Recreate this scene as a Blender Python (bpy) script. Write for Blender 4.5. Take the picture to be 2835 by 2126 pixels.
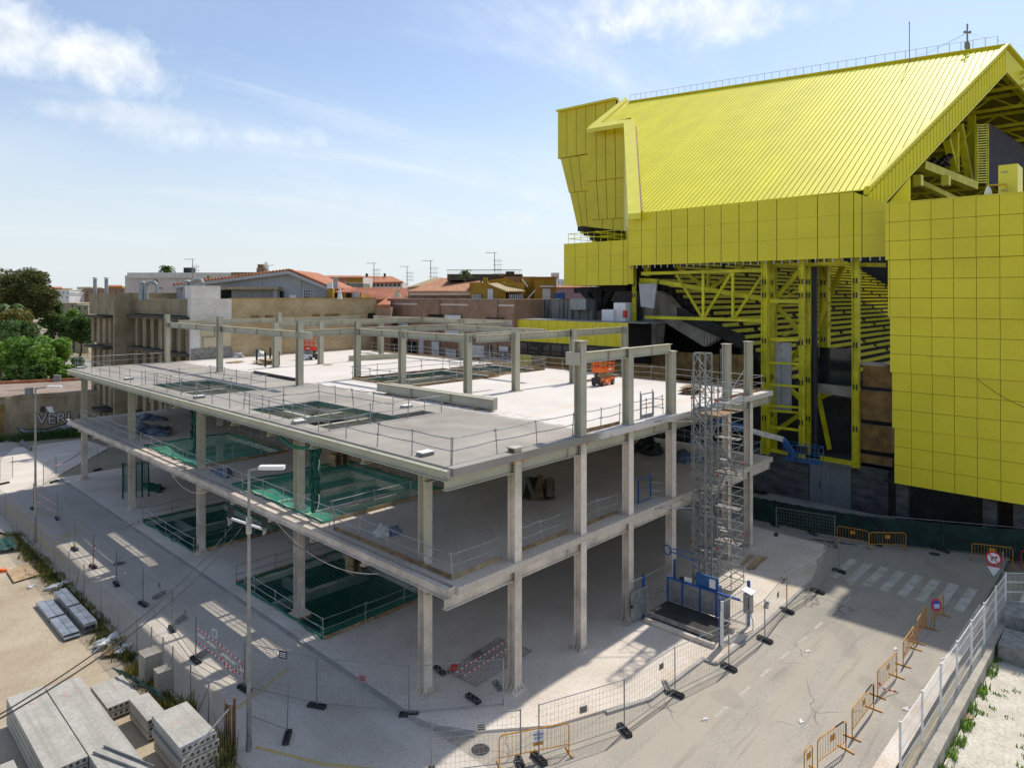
import bpy, bmesh, math, random
from mathutils import Vector, Matrix
random.seed(7)
for o in list(bpy.data.objects): bpy.data.objects.remove(o)
S = bpy.context.scene; COL = S.collection
R = math.radians

# ------------------------------------------------------------ camera, sky, sun, exposure
# world axes follow the steel frame: +X along its right-hand facade, +Y along its left-hand facade, Z up, camera above the origin
CAM_H = 16.6; FPX = 1897.0; CXP = 1417.5; HZP = 818.0
cd = bpy.data.cameras.new('camera'); cam = bpy.data.objects.new('camera', cd); COL.objects.link(cam)
cam.location = (0, 0, CAM_H); cam.rotation_euler = (R(90), 0, R(-46.5))
cd.sensor_width = 36; cd.lens = 36*FPX/2835; cd.shift_y = -(1063-HZP)/2835
cd.clip_start = .1; cd.clip_end = 20000
S.camera = cam
SUN = Vector((0.67, 0.06, 1.0)).normalized()
sl = bpy.data.lights.new('sun', 'SUN'); sl.energy = 2.65; sl.angle = R(1.0); sl.color = (1, .93, .82)
so = bpy.data.objects.new('sun', sl); COL.objects.link(so); so.location = (30, 0, 60)
so.rotation_euler = SUN.to_track_quat('Z', 'Y').to_euler()
W = bpy.data.worlds.new('World'); S.world = W; W.use_nodes = True
S.view_settings.view_transform = 'Standard'; S.view_settings.look = 'None'; S.view_settings.gamma = 1
S.view_settings.use_curve_mapping = False; S.view_settings.exposure = 0.64
S.cycles.diffuse_bounces = 6; S.cycles.max_bounces = 10; S.cycles.transparent_max_bounces = 16

FX, FY = math.cos(R(43.5)), math.sin(R(43.5)); RX, RY = math.sin(R(43.5)), -math.cos(R(43.5))
def ray(x, y):
    u = (x-CXP)/FPX; return Vector((FX+u*RX, FY+u*RY, -(y-HZP)/FPX))
def G(x, y, z=0.0):            # surveyed point of the photograph on the level z
    d = ray(x, y); t = (z-CAM_H)/d.z; return Vector((t*d.x, t*d.y, z))
def GX(x, y, X):               # ... on the vertical plane X
    d = ray(x, y); t = X/d.x; return Vector((X, t*d.y, CAM_H+t*d.z))
def GY(x, y, Y):
    d = ray(x, y); t = Y/d.y; return Vector((t*d.x, Y, CAM_H+t*d.z))
def GD(x, y, dep):             # ... at a distance
    d = ray(x, y); return Vector((d.x*dep, d.y*dep, CAM_H+d.z*dep))
def crop(ox, oy, k=.3207): return lambda x, y: (ox+x*k, oy+y*k)

# sky: physical sky with thin streaks and a few cumulus
nt = W.node_tree; N = nt.nodes; L = nt.links
for n in list(N): N.remove(n)
def nn(t, **kw):
    n = N.new(t)
    for k, v in kw.items(): setattr(n, k, v)
    return n
out = nn('ShaderNodeOutputWorld'); bg = nn('ShaderNodeBackground'); bg.inputs[1].default_value = .15
sky = nn('ShaderNodeTexSky', sky_type='NISHITA', sun_disc=False)
sky.sun_elevation = math.asin(SUN.z); sky.sun_rotation = math.atan2(SUN.x, SUN.y)
sky.altitude = 20; sky.air_density = 1.0; sky.dust_density = 1.0; sky.ozone_density = 1.6
tc = nn('ShaderNodeTexCoord')
def vm(op, a, b=None):
    n = nn('ShaderNodeVectorMath', operation=op)
    L.new(a, n.inputs[0])
    if b is not None:
        if hasattr(b, 'links') or hasattr(b, 'is_linked'): L.new(b, n.inputs[1])
        else: n.inputs[1].default_value = b
    return n
def mt(op, a, b=None, c=None, clamp=False):
    n = nn('ShaderNodeMath', operation=op); n.use_clamp = clamp
    for i, v in enumerate((a, b, c)):
        if v is None: continue
        if isinstance(v, (int, float)): n.inputs[i].default_value = v
        else: L.new(v, n.inputs[i])
    return n.outputs[0]
sep = nn('ShaderNodeSeparateXYZ'); L.new(tc.outputs['Generated'], sep.inputs[0])
zc = mt('ADD', mt('MAXIMUM', sep.outputs[2], 0.0), .09)
cmb = nn('ShaderNodeCombineXYZ'); L.new(mt('DIVIDE', sep.outputs[0], zc), cmb.inputs[0]); L.new(mt('DIVIDE', sep.outputs[1], zc), cmb.inputs[1])
def noise(vec, scale, detail, rough, dist=0.0):
    n = nn('ShaderNodeTexNoise'); L.new(vec, n.inputs['Vector']); n.inputs['Scale'].default_value = scale
    n.inputs['Detail'].default_value = detail; n.inputs['Roughness'].default_value = rough; n.inputs['Distortion'].default_value = dist
    return n.outputs['Fac']
def mrange(v, a, b, c, d):
    n = nn('ShaderNodeMapRange', interpolation_type='SMOOTHSTEP'); L.new(v, n.inputs[0])
    for i, x in enumerate((a, b, c, d)): n.inputs[i+1].default_value = x
    return n.outputs[0]
mp = nn('ShaderNodeMapping'); L.new(cmb.outputs[0], mp.inputs[0]); mp.inputs['Rotation'].default_value = (0, 0, R(-38)); mp.inputs['Scale'].default_value = (.42, 1.5, 1)
wisp = mrange(noise(mp.outputs[0], .62, 8, .62, .6), .45, .80, 0, .72)
veil = mrange(noise(cmb.outputs[0], .33, 4, .5, .3), .44, .78, 0, .45)
# cumulus: puffs around chosen directions, edges broken by noise
puff_n = noise(tc.outputs['Generated'], 9.0, 8, .62, .25)
puff_f = noise(tc.outputs['Generated'], 30.0, 5, .6, .2)
def puff(px, py, rx, ry, amp):
    d = ray(px, py).normalized(); side = Vector((d.y, -d.x, 0)).normalized(); up = side.cross(d)
    a = vm('DOT_PRODUCT', tc.outputs['Generated'], tuple(side)).outputs['Value']; b = vm('DOT_PRODUCT', tc.outputs['Generated'], tuple(up)).outputs['Value']
    f = vm('DOT_PRODUCT', tc.outputs['Generated'], tuple(d)).outputs['Value']
    a = mt('DIVIDE', mt('SUBTRACT', a, 0.0), rx); b = mt('DIVIDE', mt('SUBTRACT', b, 0.0), ry)
    r = mt('SQRT', mt('ADD', mt('MULTIPLY', a, a), mt('MULTIPLY', b, b)))
    r = mt('ADD', mt('SUBTRACT', 1.0, r), mt('MULTIPLY', mt('SUBTRACT', puff_n, .5), 2.3))
    r = mt('ADD', r, mt('MULTIPLY', mt('SUBTRACT', puff_f, .5), .8))
    r = mt('MULTIPLY', r, mt('GREATER_THAN', f, .4))
    return mrange(r, -.05, 1.05, 0, amp)
puffs = [puff(*p) for p in ((230, 150, .15, .045, .85), (60, 110, .10, .055, .8), (1830, 30, .15, .065, .85), (2000, 60, .12, .035, .7), (1440, 605, .035, .014, .7),
                            (1560, 570, .06, .016, .45), (420, 330, .20, .022, .5), (640, 380, .22, .030, .5), (1230, 480, .05, .012, .35), (30, 755, .05, .014, .8),
                            (-700, 200, .2, .06, 1), (3600, 100, .2, .07, 1), (4300, 420, .2, .05, .8))]
dens = mt('MAXIMUM', wisp, veil)
for p in puffs: dens = mt('MAXIMUM', dens, p)
# clouds thin out into the horizon air
dens = mt('MULTIPLY', dens, mrange(sep.outputs[2], 0.0, .10, .25, 1.0))
shade = mrange(puff_f, .3, .7, .86, 1.06)
cl = nn('ShaderNodeMix', data_type='RGBA', blend_type='MULTIPLY'); cl.inputs[0].default_value = 1; cl.inputs[6].default_value = (4.7, 4.8, 4.9, 1)
cc = nn('ShaderNodeCombineColor'); [L.new(shade, cc.inputs[i]) for i in range(3)]; L.new(cc.outputs[0], cl.inputs[7])
mx = nn('ShaderNodeMix', data_type='RGBA'); L.new(dens, mx.inputs[0]); dk = nn('ShaderNodeMix', data_type='RGBA', blend_type='MULTIPLY'); dk.inputs[0].default_value = 1; L.new(sky.outputs[0], dk.inputs[6]); dk.inputs[7].default_value = (.68, .68, .69, 1); L.new(dk.outputs[2], mx.inputs[6]); L.new(cl.outputs[2], mx.inputs[7])
hz = nn('ShaderNodeMix', data_type='RGBA'); L.new(mrange(sep.outputs[2], -.02, .32, .92, 0.06), hz.inputs[0]); L.new(mx.outputs[2], hz.inputs[6]); hz.inputs[7].default_value = (3.35, 3.65, 3.85, 1)
L.new(hz.outputs[2], bg.inputs[0]); L.new(bg.outputs[0], out.inputs[0])

# ------------------------------------------------------------ materials
MATS = {}
def mat(name, col, rough=.7, metal=0.0, var=.18, scale=1.5, col2=None, bump=0.0, bscale=40, alpha=None, stretch=None, fine=.10, spec=None, emit=None):
    """base colour mottled by two noises in world space; col2 = second colour reached in patches"""
    if name in MATS: return MATS[name]
    m = bpy.data.materials.new(name); m.use_nodes = True; MATS[name] = m
    t = m.node_tree; n = t.nodes; l = t.links; b = n['Principled BSDF']
    b.inputs['Roughness'].default_value = rough; b.inputs['Metallic'].default_value = metal
    if spec is not None: b.inputs['Specular IOR Level'].default_value = spec
    g = n.new('ShaderNodeNewGeometry'); v = g.outputs['Position']
    if stretch:
        mpn = n.new('ShaderNodeMapping'); l.new(v, mpn.inputs[0]); mpn.inputs['Scale'].default_value = stretch; v = mpn.outputs[0]
    def nz(sc, det=5, rg=.6):
        q = n.new('ShaderNodeTexNoise'); l.new(v, q.inputs['Vector']); q.inputs['Scale'].default_value = sc; q.inputs['Detail'].default_value = det; q.inputs['Roughness'].default_value = rg
        return q.outputs['Fac']
    c1 = col; c2 = col2 if col2 else tuple(max(0, min(1, x*(1-var*1.6))) for x in col)
    rp = n.new('ShaderNodeValToRGB'); rp.color_ramp.elements[0].position = .36; rp.color_ramp.elements[1].position = .66
    rp.color_ramp.elements[0].color = (*c2, 1); rp.color_ramp.elements[1].color = (*c1, 1); l.new(nz(scale), rp.inputs[0])
    hs = n.new('ShaderNodeHueSaturation'); l.new(rp.outputs[0], hs.inputs['Color'])
    mr = n.new('ShaderNodeMapRange'); l.new(nz(scale*14, 3), mr.inputs[0]); mr.inputs[1].default_value = .3; mr.inputs[2].default_value = .7; mr.inputs[3].default_value = 1-fine; mr.inputs[4].default_value = 1+fine
    oi = n.new('ShaderNodeObjectInfo'); mo = n.new('ShaderNodeMapRange'); l.new(oi.outputs['Random'], mo.inputs[0]); mo.inputs[3].default_value = 1-var*.35; mo.inputs[4].default_value = 1+var*.35
    ml = n.new('ShaderNodeMath'); ml.operation = 'MULTIPLY'; l.new(mr.outputs[0], ml.inputs[0]); l.new(mo.outputs[0], ml.inputs[1]); l.new(ml.outputs[0], hs.inputs['Value'])
    l.new(hs.outputs[0], b.inputs['Base Color'])
    if bump:
        bp = n.new('ShaderNodeBump'); bp.inputs['Strength'].default_value = bump; bp.inputs['Distance'].default_value = .02; l.new(nz(bscale, 4), bp.inputs['Height']); l.new(bp.outputs[0], b.inputs['Normal'])
    if alpha is not None: b.inputs['Alpha'].default_value = alpha
    if emit: b.inputs['Emission Color'].default_value = (*emit[:3], 1); b.inputs['Emission Strength'].default_value = emit[3]
    m['rp'] = 1
    return m
def nodes(m): return m.node_tree.nodes, m.node_tree.links, m.node_tree.nodes['Principled BSDF']

YEL = (.75, .645, .016)
mat('yellow_panel', YEL, .40, var=.07, scale=.25, fine=.03); mat('yellow_roof', (.84, .765, .012), .55, var=.07, scale=.3, fine=.03)
mat('yellow_trim', (.84, .76, .06), .42, var=.06, scale=.5, fine=.03); mat('yellow_steel', (.72, .67, .012), .5, var=.22, scale=.9)
mat('yellow_seat', (.72, .64, .03), .4, var=.1)
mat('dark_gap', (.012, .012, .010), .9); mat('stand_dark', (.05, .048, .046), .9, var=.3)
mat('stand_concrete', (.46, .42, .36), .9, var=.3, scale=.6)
mat('brick_tan', (.32, .19, .065), .9, var=.3, scale=1.2); mat('base_stone', (.12, .12, .122), .75, var=.4, scale=.8, stretch=(1, 1, 3))
mat('grey_door', (.20, .21, .22), .55, var=.1); mat('grey_sheet', (.42, .43, .45), .45, metal=.4, var=.15)
mat('steel_green', (.50, .475, .365), .55, var=.12, scale=.7, fine=.05); mat('steel_cream', (.50, .49, .37), .55, var=.12, scale=.7, fine=.05)
mat('spray_white', (.78, .69, .59), .95, var=.22, scale=.9, bump=.4, bscale=60)
mat('galv', (.52, .54, .56), .38, metal=.75, var=.25, scale=2.5); mat('galv_dull', (.33, .34, .34), .5, metal=.5, var=.2, scale=3)
mat('bolt', (.02, .02, .022), .6)
mat('timber', (.34, .22, .11), .85, var=.35, scale=2, stretch=(1, 1, 1)); mat('timber_pale', (.52, .38, .21), .85, var=.3, scale=2)
mat('ply', (.47, .33, .19), .85, var=.25, scale=1.5)
mat('rail_steel', (.40, .41, .41), .45, metal=.55, var=.2, scale=4)
mat('orange', (.62, .27, .015), .5, var=.2, scale=5); mat('orange_paint', (.85, .16, .015), .45, var=.1); mat('red_paint', (.62, .03, .02), .45, var=.1)
mat('white_paint', (.78, .78, .76), .5, var=.08); mat('blue_paint', (.02, .10, .36), .45, var=.2, scale=3); mat('blue_lift', (.02, .12, .32), .45, var=.2, scale=3)
mat('black_rubber', (.02, .02, .02), .8); mat('block_plastic', (.045, .045, .045), .85, var=.35, scale=6, bump=.3)
mat('block_concrete', (.34, .33, .31), .9, var=.3, scale=3, bump=.3)
mat('tape_red', (.72, .06, .04), .6, var=.05); mat('tape_white', (.82, .80, .78), .6, var=.05)
mat('sign_white', (.78, .79, .80), .5, var=.05); mat('sign_red', (.58, .02, .03), .5, var=.05); mat('sign_blue', (.02, .05, .33), .5, var=.05); mat('sign_black', (.015, .015, .015), .5)
mat('glass_dark', (.02, .025, .03), .08, var=.3, scale=.5); mat('black_panel', (.015, .016, .02), .5)
# ------------------------------------------------------------ builders
class B:
    def __init__(s): s.v = []; s.f = []
    def add(s, vs, fs):
        o = len(s.v); s.v += [tuple(p) for p in vs]; s.f += [tuple(o+i for i in f) for f in fs]; return s
    def box(s, x0, x1, y0, y1, z0, z1):
        return s.add([(x, y, z) for z in (z0, z1) for y in (y0, y1) for x in (x0, x1)], [(0, 2, 3, 1), (4, 5, 7, 6), (0, 1, 5, 4), (2, 6, 7, 3), (0, 4, 6, 2), (1, 3, 7, 5)])
    def bar(s, p, q, w, h=None, up=(0, 0, 1)):            # oriented box from p to q, w sideways, h along up
        h = h or w; p = Vector(p); q = Vector(q); d = (q-p).normalized(); up = Vector(up)
        if abs(d.dot(up)) > .99: up = Vector((0, 1, 0)) if abs(d.y) < .9 else Vector((1, 0, 0))
        a = d.cross(up).normalized()*(w/2); b = a.cross(d).normalized()*(h/2)
        vs = [c+e*a+g*b for c in (p, q) for g in (-1, 1) for e in (-1, 1)]
        return s.add(vs, [(0, 2, 3, 1), (4, 5, 7, 6), (0, 1, 5, 4), (2, 6, 7, 3), (0, 4, 6, 2), (1, 3, 7, 5)])
    def tube(s, p, q, r, n=6, r2=None, cap=True):
        p = Vector(p); q = Vector(q); d = (q-p).normalized(); u = Vector((0, 0, 1)) if abs(d.z) < .9 else Vector((1, 0, 0))
        a = d.cross(u).normalized(); b = a.cross(d); r2 = r if r2 is None else r2
        vs = [c+(a*math.cos(6.2832*i/n)+b*math.sin(6.2832*i/n))*rr for c, rr in ((p, r), (q, r2)) for i in range(n)]
        fs = [(i, (i+1) % n, n+(i+1) % n, n+i) for i in range(n)]
        if cap: fs += [tuple(range(n-1, -1, -1)), tuple(range(n, 2*n))]
        return s.add(vs, fs)
    def path(s, pts, r, n=5):
        for a, b in zip(pts, pts[1:]): s.tube(a, b, r, n)
        return s
    def isec(s, p, q, w, h, tf=.03, tw=.02, up=(0, 0, 1)):  # I profile, web along up
        p = Vector(p); q = Vector(q); d = (q-p).normalized(); up = Vector(up); a = d.cross(up).normalized(); b = a.cross(d).normalized()
        x, y, k, t = w/2, h/2, h/2-tf, tw/2
        pr = [(-x, -y), (x, -y), (x, -k), (t, -k), (t, k), (x, k), (x, y), (-x, y), (-x, k), (-t, k), (-t, -k), (-x, -k)]
        n = 12; vs = [c+a*u+b*v for c in (p, q) for u, v in pr]
        fs = [(i, (i+1) % n, n+(i+1) % n, n+i) for i in range(n)]
        for o in (0, n): fs += [(o, o+1, o+2, o+11), (o+3, o+4, o+9, o+10), (o+5, o+6, o+7, o+8)]
        return s.add(vs, fs)
    def prism(s, poly, vec):                               # polygon (list of points) extruded by vec
        n = len(poly); v = Vector(vec); vs = [Vector(p) for p in poly]; vs += [p+v for p in vs]
        return s.add(vs, [tuple(range(n-1, -1, -1)), tuple(range(n, 2*n))]+[(i, (i+1) % n, n+(i+1) % n, n+i) for i in range(n)])
    def quad(s, *p): return s.add(p, [tuple(range(len(p)))])
    def lathe(s, c, prof, n=12):                           # profile [(r,z)] about the vertical through c
        c = Vector(c); m = len(prof); vs = [c+Vector((r*math.cos(6.2832*i/n), r*math.sin(6.2832*i/n), z)) for r, z in prof for i in range(n)]
        fs = [(j*n+i, j*n+(i+1) % n, (j+1)*n+(i+1) % n, (j+1)*n+i) for j in range(m-1) for i in range(n)]
        return s.add(vs, fs+[tuple(range(n-1, -1, -1)), tuple(range((m-1)*n, m*n))])
    def mesh(s, name, origin=(0, 0, 0)):
        me = bpy.data.meshes.new(name); o = Vector(origin)
        me.from_pydata([tuple(Vector(p)-o) for p in s.v], [], s.f); me.validate(); me.update()
        bm = bmesh.new(); bm.from_mesh(me); bmesh.ops.recalc_face_normals(bm, faces=bm.faces); bm.to_mesh(me); bm.free()
        return me
    def build(s, name, m, parent=None, smooth=False):
        r = parent
        while r is not None and r.parent is not None: r = r.parent
        me = s.mesh(name, r.location if r is not None else (0, 0, 0))
        if m: me.materials.append(MATS[m] if isinstance(m, str) else m)
        if smooth: me.polygons.foreach_set('use_smooth', [True]*len(me.polygons))
        return link(name, me, parent)
def link(name, me, parent=None):
    o = bpy.data.objects.new(name, me); COL.objects.link(o)
    if parent is not None: o.parent = parent
    return o
def tag(o, label=None, cat=None, group=None, kind=None):
    for k, v in (('label', label), ('category', cat), ('group', group), ('kind', kind)):
        if v: o[k] = v
    return o
def thing(name, label, cat, loc=(0, 0, 0), group=None, rz=0):
    o = bpy.data.objects.new(name, None); COL.objects.link(o); o.empty_display_size = .3
    o.location = loc; o.rotation_euler = (0, 0, rz); return tag(o, label, cat, group)
KIDS = {}
def copy_tree(o, loc=None, rz=None, label=None, parent=None):
    c = o.copy(); COL.objects.link(c); c.parent = parent
    if loc is not None: c.location = loc
    if rz is not None: c.rotation_euler = (0, 0, rz)
    if label: c['label'] = label
    for k in [x for x in KIDS[o.name]] if o.name in KIDS else [x for x in bpy.data.objects if x.parent == o]: copy_tree(k, parent=c)
    return c
def part(name, m, parent, *ops, label=None, smooth=False):  # ops: ('box', args...) on one builder
    b = B()
    for op in ops: getattr(b, op[0])(*op[1:])
    o = b.build(name, m, parent, smooth)
    if label: o['label'] = label
    return o
def struct(name, b, m): return tag(b.build(name, m), kind='structure')
def slab(holes, x0, x1, y0, y1, z0, z1, cuts=()):
    xs = sorted({x0, x1, *[c for h in holes for c in h[:2]], *[c for h in cuts for c in h[:2]]}); ys = sorted({y0, y1, *[c for h in holes for c in h[2:]], *[c for h in cuts for c in h[2:]]})
    def solid(i, j):
        if i < 0 or j < 0 or i >= len(xs)-1 or j >= len(ys)-1: return False
        cx, cy = (xs[i]+xs[i+1])/2, (ys[j]+ys[j+1])/2
        return not any(h[0] < cx < h[1] and h[2] < cy < h[3] for h in holes)
    b = B()
    for i in range(len(xs)-1):
        for j in range(len(ys)-1):
            if not solid(i, j): continue
            a, c, e, f = xs[i], xs[i+1], ys[j], ys[j+1]
            b.quad((a, e, z1), (c, e, z1), (c, f, z1), (a, f, z1)); b.quad((a, e, z0), (a, f, z0), (c, f, z0), (c, e, z0))
            if not solid(i-1, j): b.quad((a, e, z0), (a, e, z1), (a, f, z1), (a, f, z0))
            if not solid(i+1, j): b.quad((c, e, z0), (c, f, z0), (c, f, z1), (c, e, z1))
            if not solid(i, j-1): b.quad((a, e, z0), (c, e, z0), (c, e, z1), (a, e, z1))
            if not solid(i, j+1): b.quad((a, f, z0), (a, f, z1), (c, f, z1), (c, f, z0))
    return b
def lerp(a, b, t): return Vector(a)*(1-t)+Vector(b)*t
rnd = random.uniform
# ------------------------------------------------------------ surface materials with marks of their own
def surf(name, cols, scale=.25, rough=.9, extra=None, bump=.25, speck=.0):
    """three-tone ground: broad patches, streaks and grit"""
    m = bpy.data.materials.new(name); m.use_nodes = True; MATS[name] = m
    n, l, b = nodes(m); b.inputs['Roughness'].default_value = rough
    g = n.new('ShaderNodeNewGeometry'); P = g.outputs['Position']
    def nz(sc, det=6, rg=.62, st=None, dist=0):
        v = P
        if st:
            q = n.new('ShaderNodeMapping'); l.new(v, q.inputs[0]); q.inputs['Scale'].default_value = st; v = q.outputs[0]
        q = n.new('ShaderNodeTexNoise'); l.new(v, q.inputs['Vector']); q.inputs['Scale'].default_value = sc; q.inputs['Detail'].default_value = det; q.inputs['Roughness'].default_value = rg; q.inputs['Distortion'].default_value = dist
        return q.outputs['Fac']
    def ramp(f, stops):
        r = n.new('ShaderNodeValToRGB'); e = r.color_ramp.elements
        while len(e) < len(stops): e.new(.5)
        for x, (p, c) in zip(e, stops): x.position = p; x.color = (*c, 1)
        l.new(f, r.inputs[0]); return r.outputs[0]
    def mix(f, a, c, bt='MIX'):
        q = n.new('ShaderNodeMix'); q.data_type = 'RGBA'; q.blend_type = bt
        for i, v in ((0, f), (6, a), (7, c)):
            if isinstance(v, (int, float)): q.inputs[i].default_value = v
            elif isinstance(v, tuple): q.inputs[i].default_value = (*v, 1)
            else: l.new(v, q.inputs[i])
        return q.outputs[2]
    def mth(op, a, c=0.0):
        q = n.new('ShaderNodeMath'); q.operation = op
        for i, v in enumerate((a, c)):
            if isinstance(v, (int, float)): q.inputs[i].default_value = v
            else: l.new(v, q.inputs[i])
        return q.outputs[0]
    def sm(f, a, c, lo=0, hi=1):
        q = n.new('ShaderNodeMapRange'); q.interpolation_type = 'SMOOTHSTEP'; l.new(f, q.inputs[0])
        for i, v in enumerate((a, c, lo, hi)): q.inputs[i+1].default_value = v
        return q.outputs[0]
    c = ramp(nz(scale, 8), [(.30, cols[0]), (.5, cols[1]), (.70, cols[2])])
    grit = sm(nz(9, 4), .3, .7, .88, 1.10)
    cg = n.new('ShaderNodeCombineColor'); [l.new(grit, cg.inputs[i]) for i in range(3)]
    c = mix(1.0, c, cg.outputs[0], 'MULTIPLY')
    if speck:
        v = n.new('ShaderNodeTexVoronoi'); l.new(P, v.inputs['Vector']); v.inputs['Scale'].default_value = 3.2
        c = mix(mth('MULTIPLY', mth('LESS_THAN', v.outputs['Distance'], .09), speck), c, (.10, .09, .08))
    if extra: c = extra(c, n, l, P, nz, ramp, mix, mth, sm)
    l.new(c, b.inputs['Base Color'])
    if bump:
        bp = n.new('ShaderNodeBump'); bp.inputs['Strength'].default_value = bump; bp.inputs['Distance'].default_value = .02; l.new(nz(14, 5), bp.inputs['Height']); l.new(bp.outputs[0], b.inputs['Normal'])
    return m
def sepxyz(n, l, P):
    s = n.new('ShaderNodeSeparateXYZ'); l.new(P, s.inputs[0]); return s.outputs
def slab_marks(c, n, l, P, nz, ramp, mix, mth, sm):       # fresh grey pour up to about X = 26.8, dry white beyond
    x, y, z = sepxyz(n, l, P)
    e = mth('ADD', x, mth('MULTIPLY', mth('SUBTRACT', nz(.55, 5), .5), 2.4))
    f = sm(e, 26.2, 27.0)
    wet = ramp(nz(.35, 7, .6, None, .6), [(.3, (.235, .215, .185)), (.52, (.31, .285, .25)), (.72, (.38, .345, .30))])
    dry = ramp(nz(.25, 6), [(.3, (.56, .515, .475)), (.6, (.64, .60, .56))])
    dry = mix(sm(nz(.16, 3, .5, (1, 2.2, 1)), .60, .72, 0, .45), dry, (.60, .45, .28))
    edge = sm(mth('ABSOLUTE', mth('SUBTRACT', e, 26.9)), 1.6, .0, 0, .8)
    dry = mix(mth('MULTIPLY', edge, sm(nz(2.2, 5), .5, .62)), dry, (.30, .25, .20))
    return mix(f, wet, dry)
surf('slab_top', [(.3,)*3]*3, .3, .85, slab_marks, .15)
surf('slab_mid', [(.45, .39, .325), (.55, .485, .41), (.63, .565, .485)], .22, .9, None, .15, .5)
def apron_marks(c, n, l, P, nz, ramp, mix, mth, sm):
    x, y, z = sepxyz(n, l, P)
    stain = mth('MULTIPLY', sm(y, 18.6, 15.0), sm(nz(.5, 4), .45, .65, 0, .55))
    c = mix(stain, c, (.50, .37, .25))
    inside = mth('MULTIPLY', sm(x, 24, 30), sm(y, 20, 23)); c = mix(mth('MULTIPLY', inside, .6), c, (.47, .43, .39))  # floor colour itself darkened under the decks
    return c
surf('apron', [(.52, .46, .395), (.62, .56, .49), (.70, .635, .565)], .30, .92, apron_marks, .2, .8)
def road_marks(c, n, l, P, nz, ramp, mix, mth, sm):       # tyre-swept dust along the lane
    x, y, z = sepxyz(n, l, P)
    st = nz(1.0, 6, .6, (.10, 1.1, 1)); c = mix(sm(st, .42, .62, 0, .7), c, (.385, .34, .275))
    st2 = nz(1.7, 5, .6, (.08, 1.3, 1), .4); c = mix(sm(st2, .56, .70, 0, .55), c, (.215, .198, .175))
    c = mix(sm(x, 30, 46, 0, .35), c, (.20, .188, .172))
    w = n.new('ShaderNodeTexNoise'); l.new(P, w.inputs['Vector']); w.inputs['Scale'].default_value = .8; ad = n.new('ShaderNodeVectorMath'); ad.operation = 'ADD'; l.new(P, ad.inputs[0]); l.new(w.outputs['Color'], ad.inputs[1])
    v = n.new('ShaderNodeTexVoronoi'); v.feature = 'DISTANCE_TO_EDGE'; l.new(ad.outputs[0], v.inputs['Vector']); v.inputs['Scale'].default_value = .21
    crack = mth('MULTIPLY', mth('LESS_THAN', v.outputs['Distance'], .0045), sm(nz(.3, 2), .48, .6, 0, .6))
    c = mix(crack, c, (.10, .093, .085))
    return mix(sm(nz(.18, 2, .4, None, 1.2), .60, .63, 0, .25), c, (.19, .178, .16))
surf('road_right', [(.30, .275, .235), (.345, .315, .27), (.39, .355, .30)], .35, .88, road_marks, .12, .5)
def street_marks(c, n, l, P, nz, ramp, mix, mth, sm):
    x, y, z = sepxyz(n, l, P)
    c = mix(sm(nz(.45, 5, .6, (1.6, .45, 1), .5), .5, .66, 0, .6), c, (.58, .53, .47))
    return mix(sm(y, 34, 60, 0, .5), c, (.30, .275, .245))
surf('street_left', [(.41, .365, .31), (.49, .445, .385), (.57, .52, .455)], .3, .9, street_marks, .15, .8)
surf('dirt', [(.31, .245, .165), (.39, .32, .225), (.46, .395, .30)], .28, .97, lambda c, n, l, P, nz, ramp, mix, mth, sm: mix(sm(nz(.09, 3), .55, .66, 0, .55), c, (.40, .375, .34)), .7, .8)
surf('gravel', [(.44, .40, .32), (.55, .51, .43), (.63, .595, .52)], 1.1, .97, lambda c, n, l, P, nz, ramp, mix, mth, sm: mix(sm(nz(7.0, 4), .52, .64, 0, .55), c, (.34, .31, .24)), .9, .5)
surf('scrub_ground', [(.20, .165, .10), (.29, .25, .165), (.36, .32, .22)], .06, .97)
surf('kerb_stone', [(.25, .24, .225), (.33, .315, .295), (.40, .38, .36)], .8, .9)
surf('road_paint', [(.28, .265, .235), (.42, .405, .37), (.52, .505, .47)], 1.6, .85)
surf('yellow_mark', [(.46, .36, .16), (.50, .38, .14), (.52, .42, .22)], 1.6, .85)
surf('concrete_old', [(.20, .155, .095), (.29, .235, .15), (.36, .30, .20)], .45, .92, lambda c, n, l, P, nz, ramp, mix, mth, sm: mix(sm(nz(1.0, 6, .6, (1.5, 1.5, .18)), .52, .68, 0, .5), c, (.12, .10, .075)))
surf('wall_tan', [(.36, .265, .14), (.46, .35, .20), (.53, .42, .265)], .55, .92, lambda c, n, l, P, nz, ramp, mix, mth, sm: mix(sm(nz(1.0, 6, .65, (.6, .6, 2.4)), .52, .66, 0, .45), c, (.25, .19, .11)))
surf('wall_white_old', [(.55, .52, .46), (.66, .63, .57), (.72, .70, .65)], .6, .92, lambda c, n, l, P, nz, ramp, mix, mth, sm: mix(sm(nz(1.2, 6, .65, (1, 1, .3)), .60, .74, 0, .6), c, (.22, .20, .17)))
surf('hollow_slab', [(.32, .305, .27), (.38, .365, .325), (.43, .415, .375)], .9, .9, lambda c, n, l, P, nz, ramp, mix, mth, sm: mix(sm(nz(1.0, 4, .5, (4.5, .12, 1)), .5, .64, 0, .45), c, (.26, .245, .21)), .1)
surf('sea_water', [(.10, .20, .27), (.12, .23, .30), (.14, .25, .32)], .002, .35, None, 0)
surf('tarp_blue', [(.05, .07, .12), (.10, .14, .21), (.20, .26, .34)], 3, .6, None, .5)
surf('plastic_white', [(.45, .45, .44), (.62, .62, .61), (.75, .75, .74)], 4, .4, None, .6)

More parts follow.
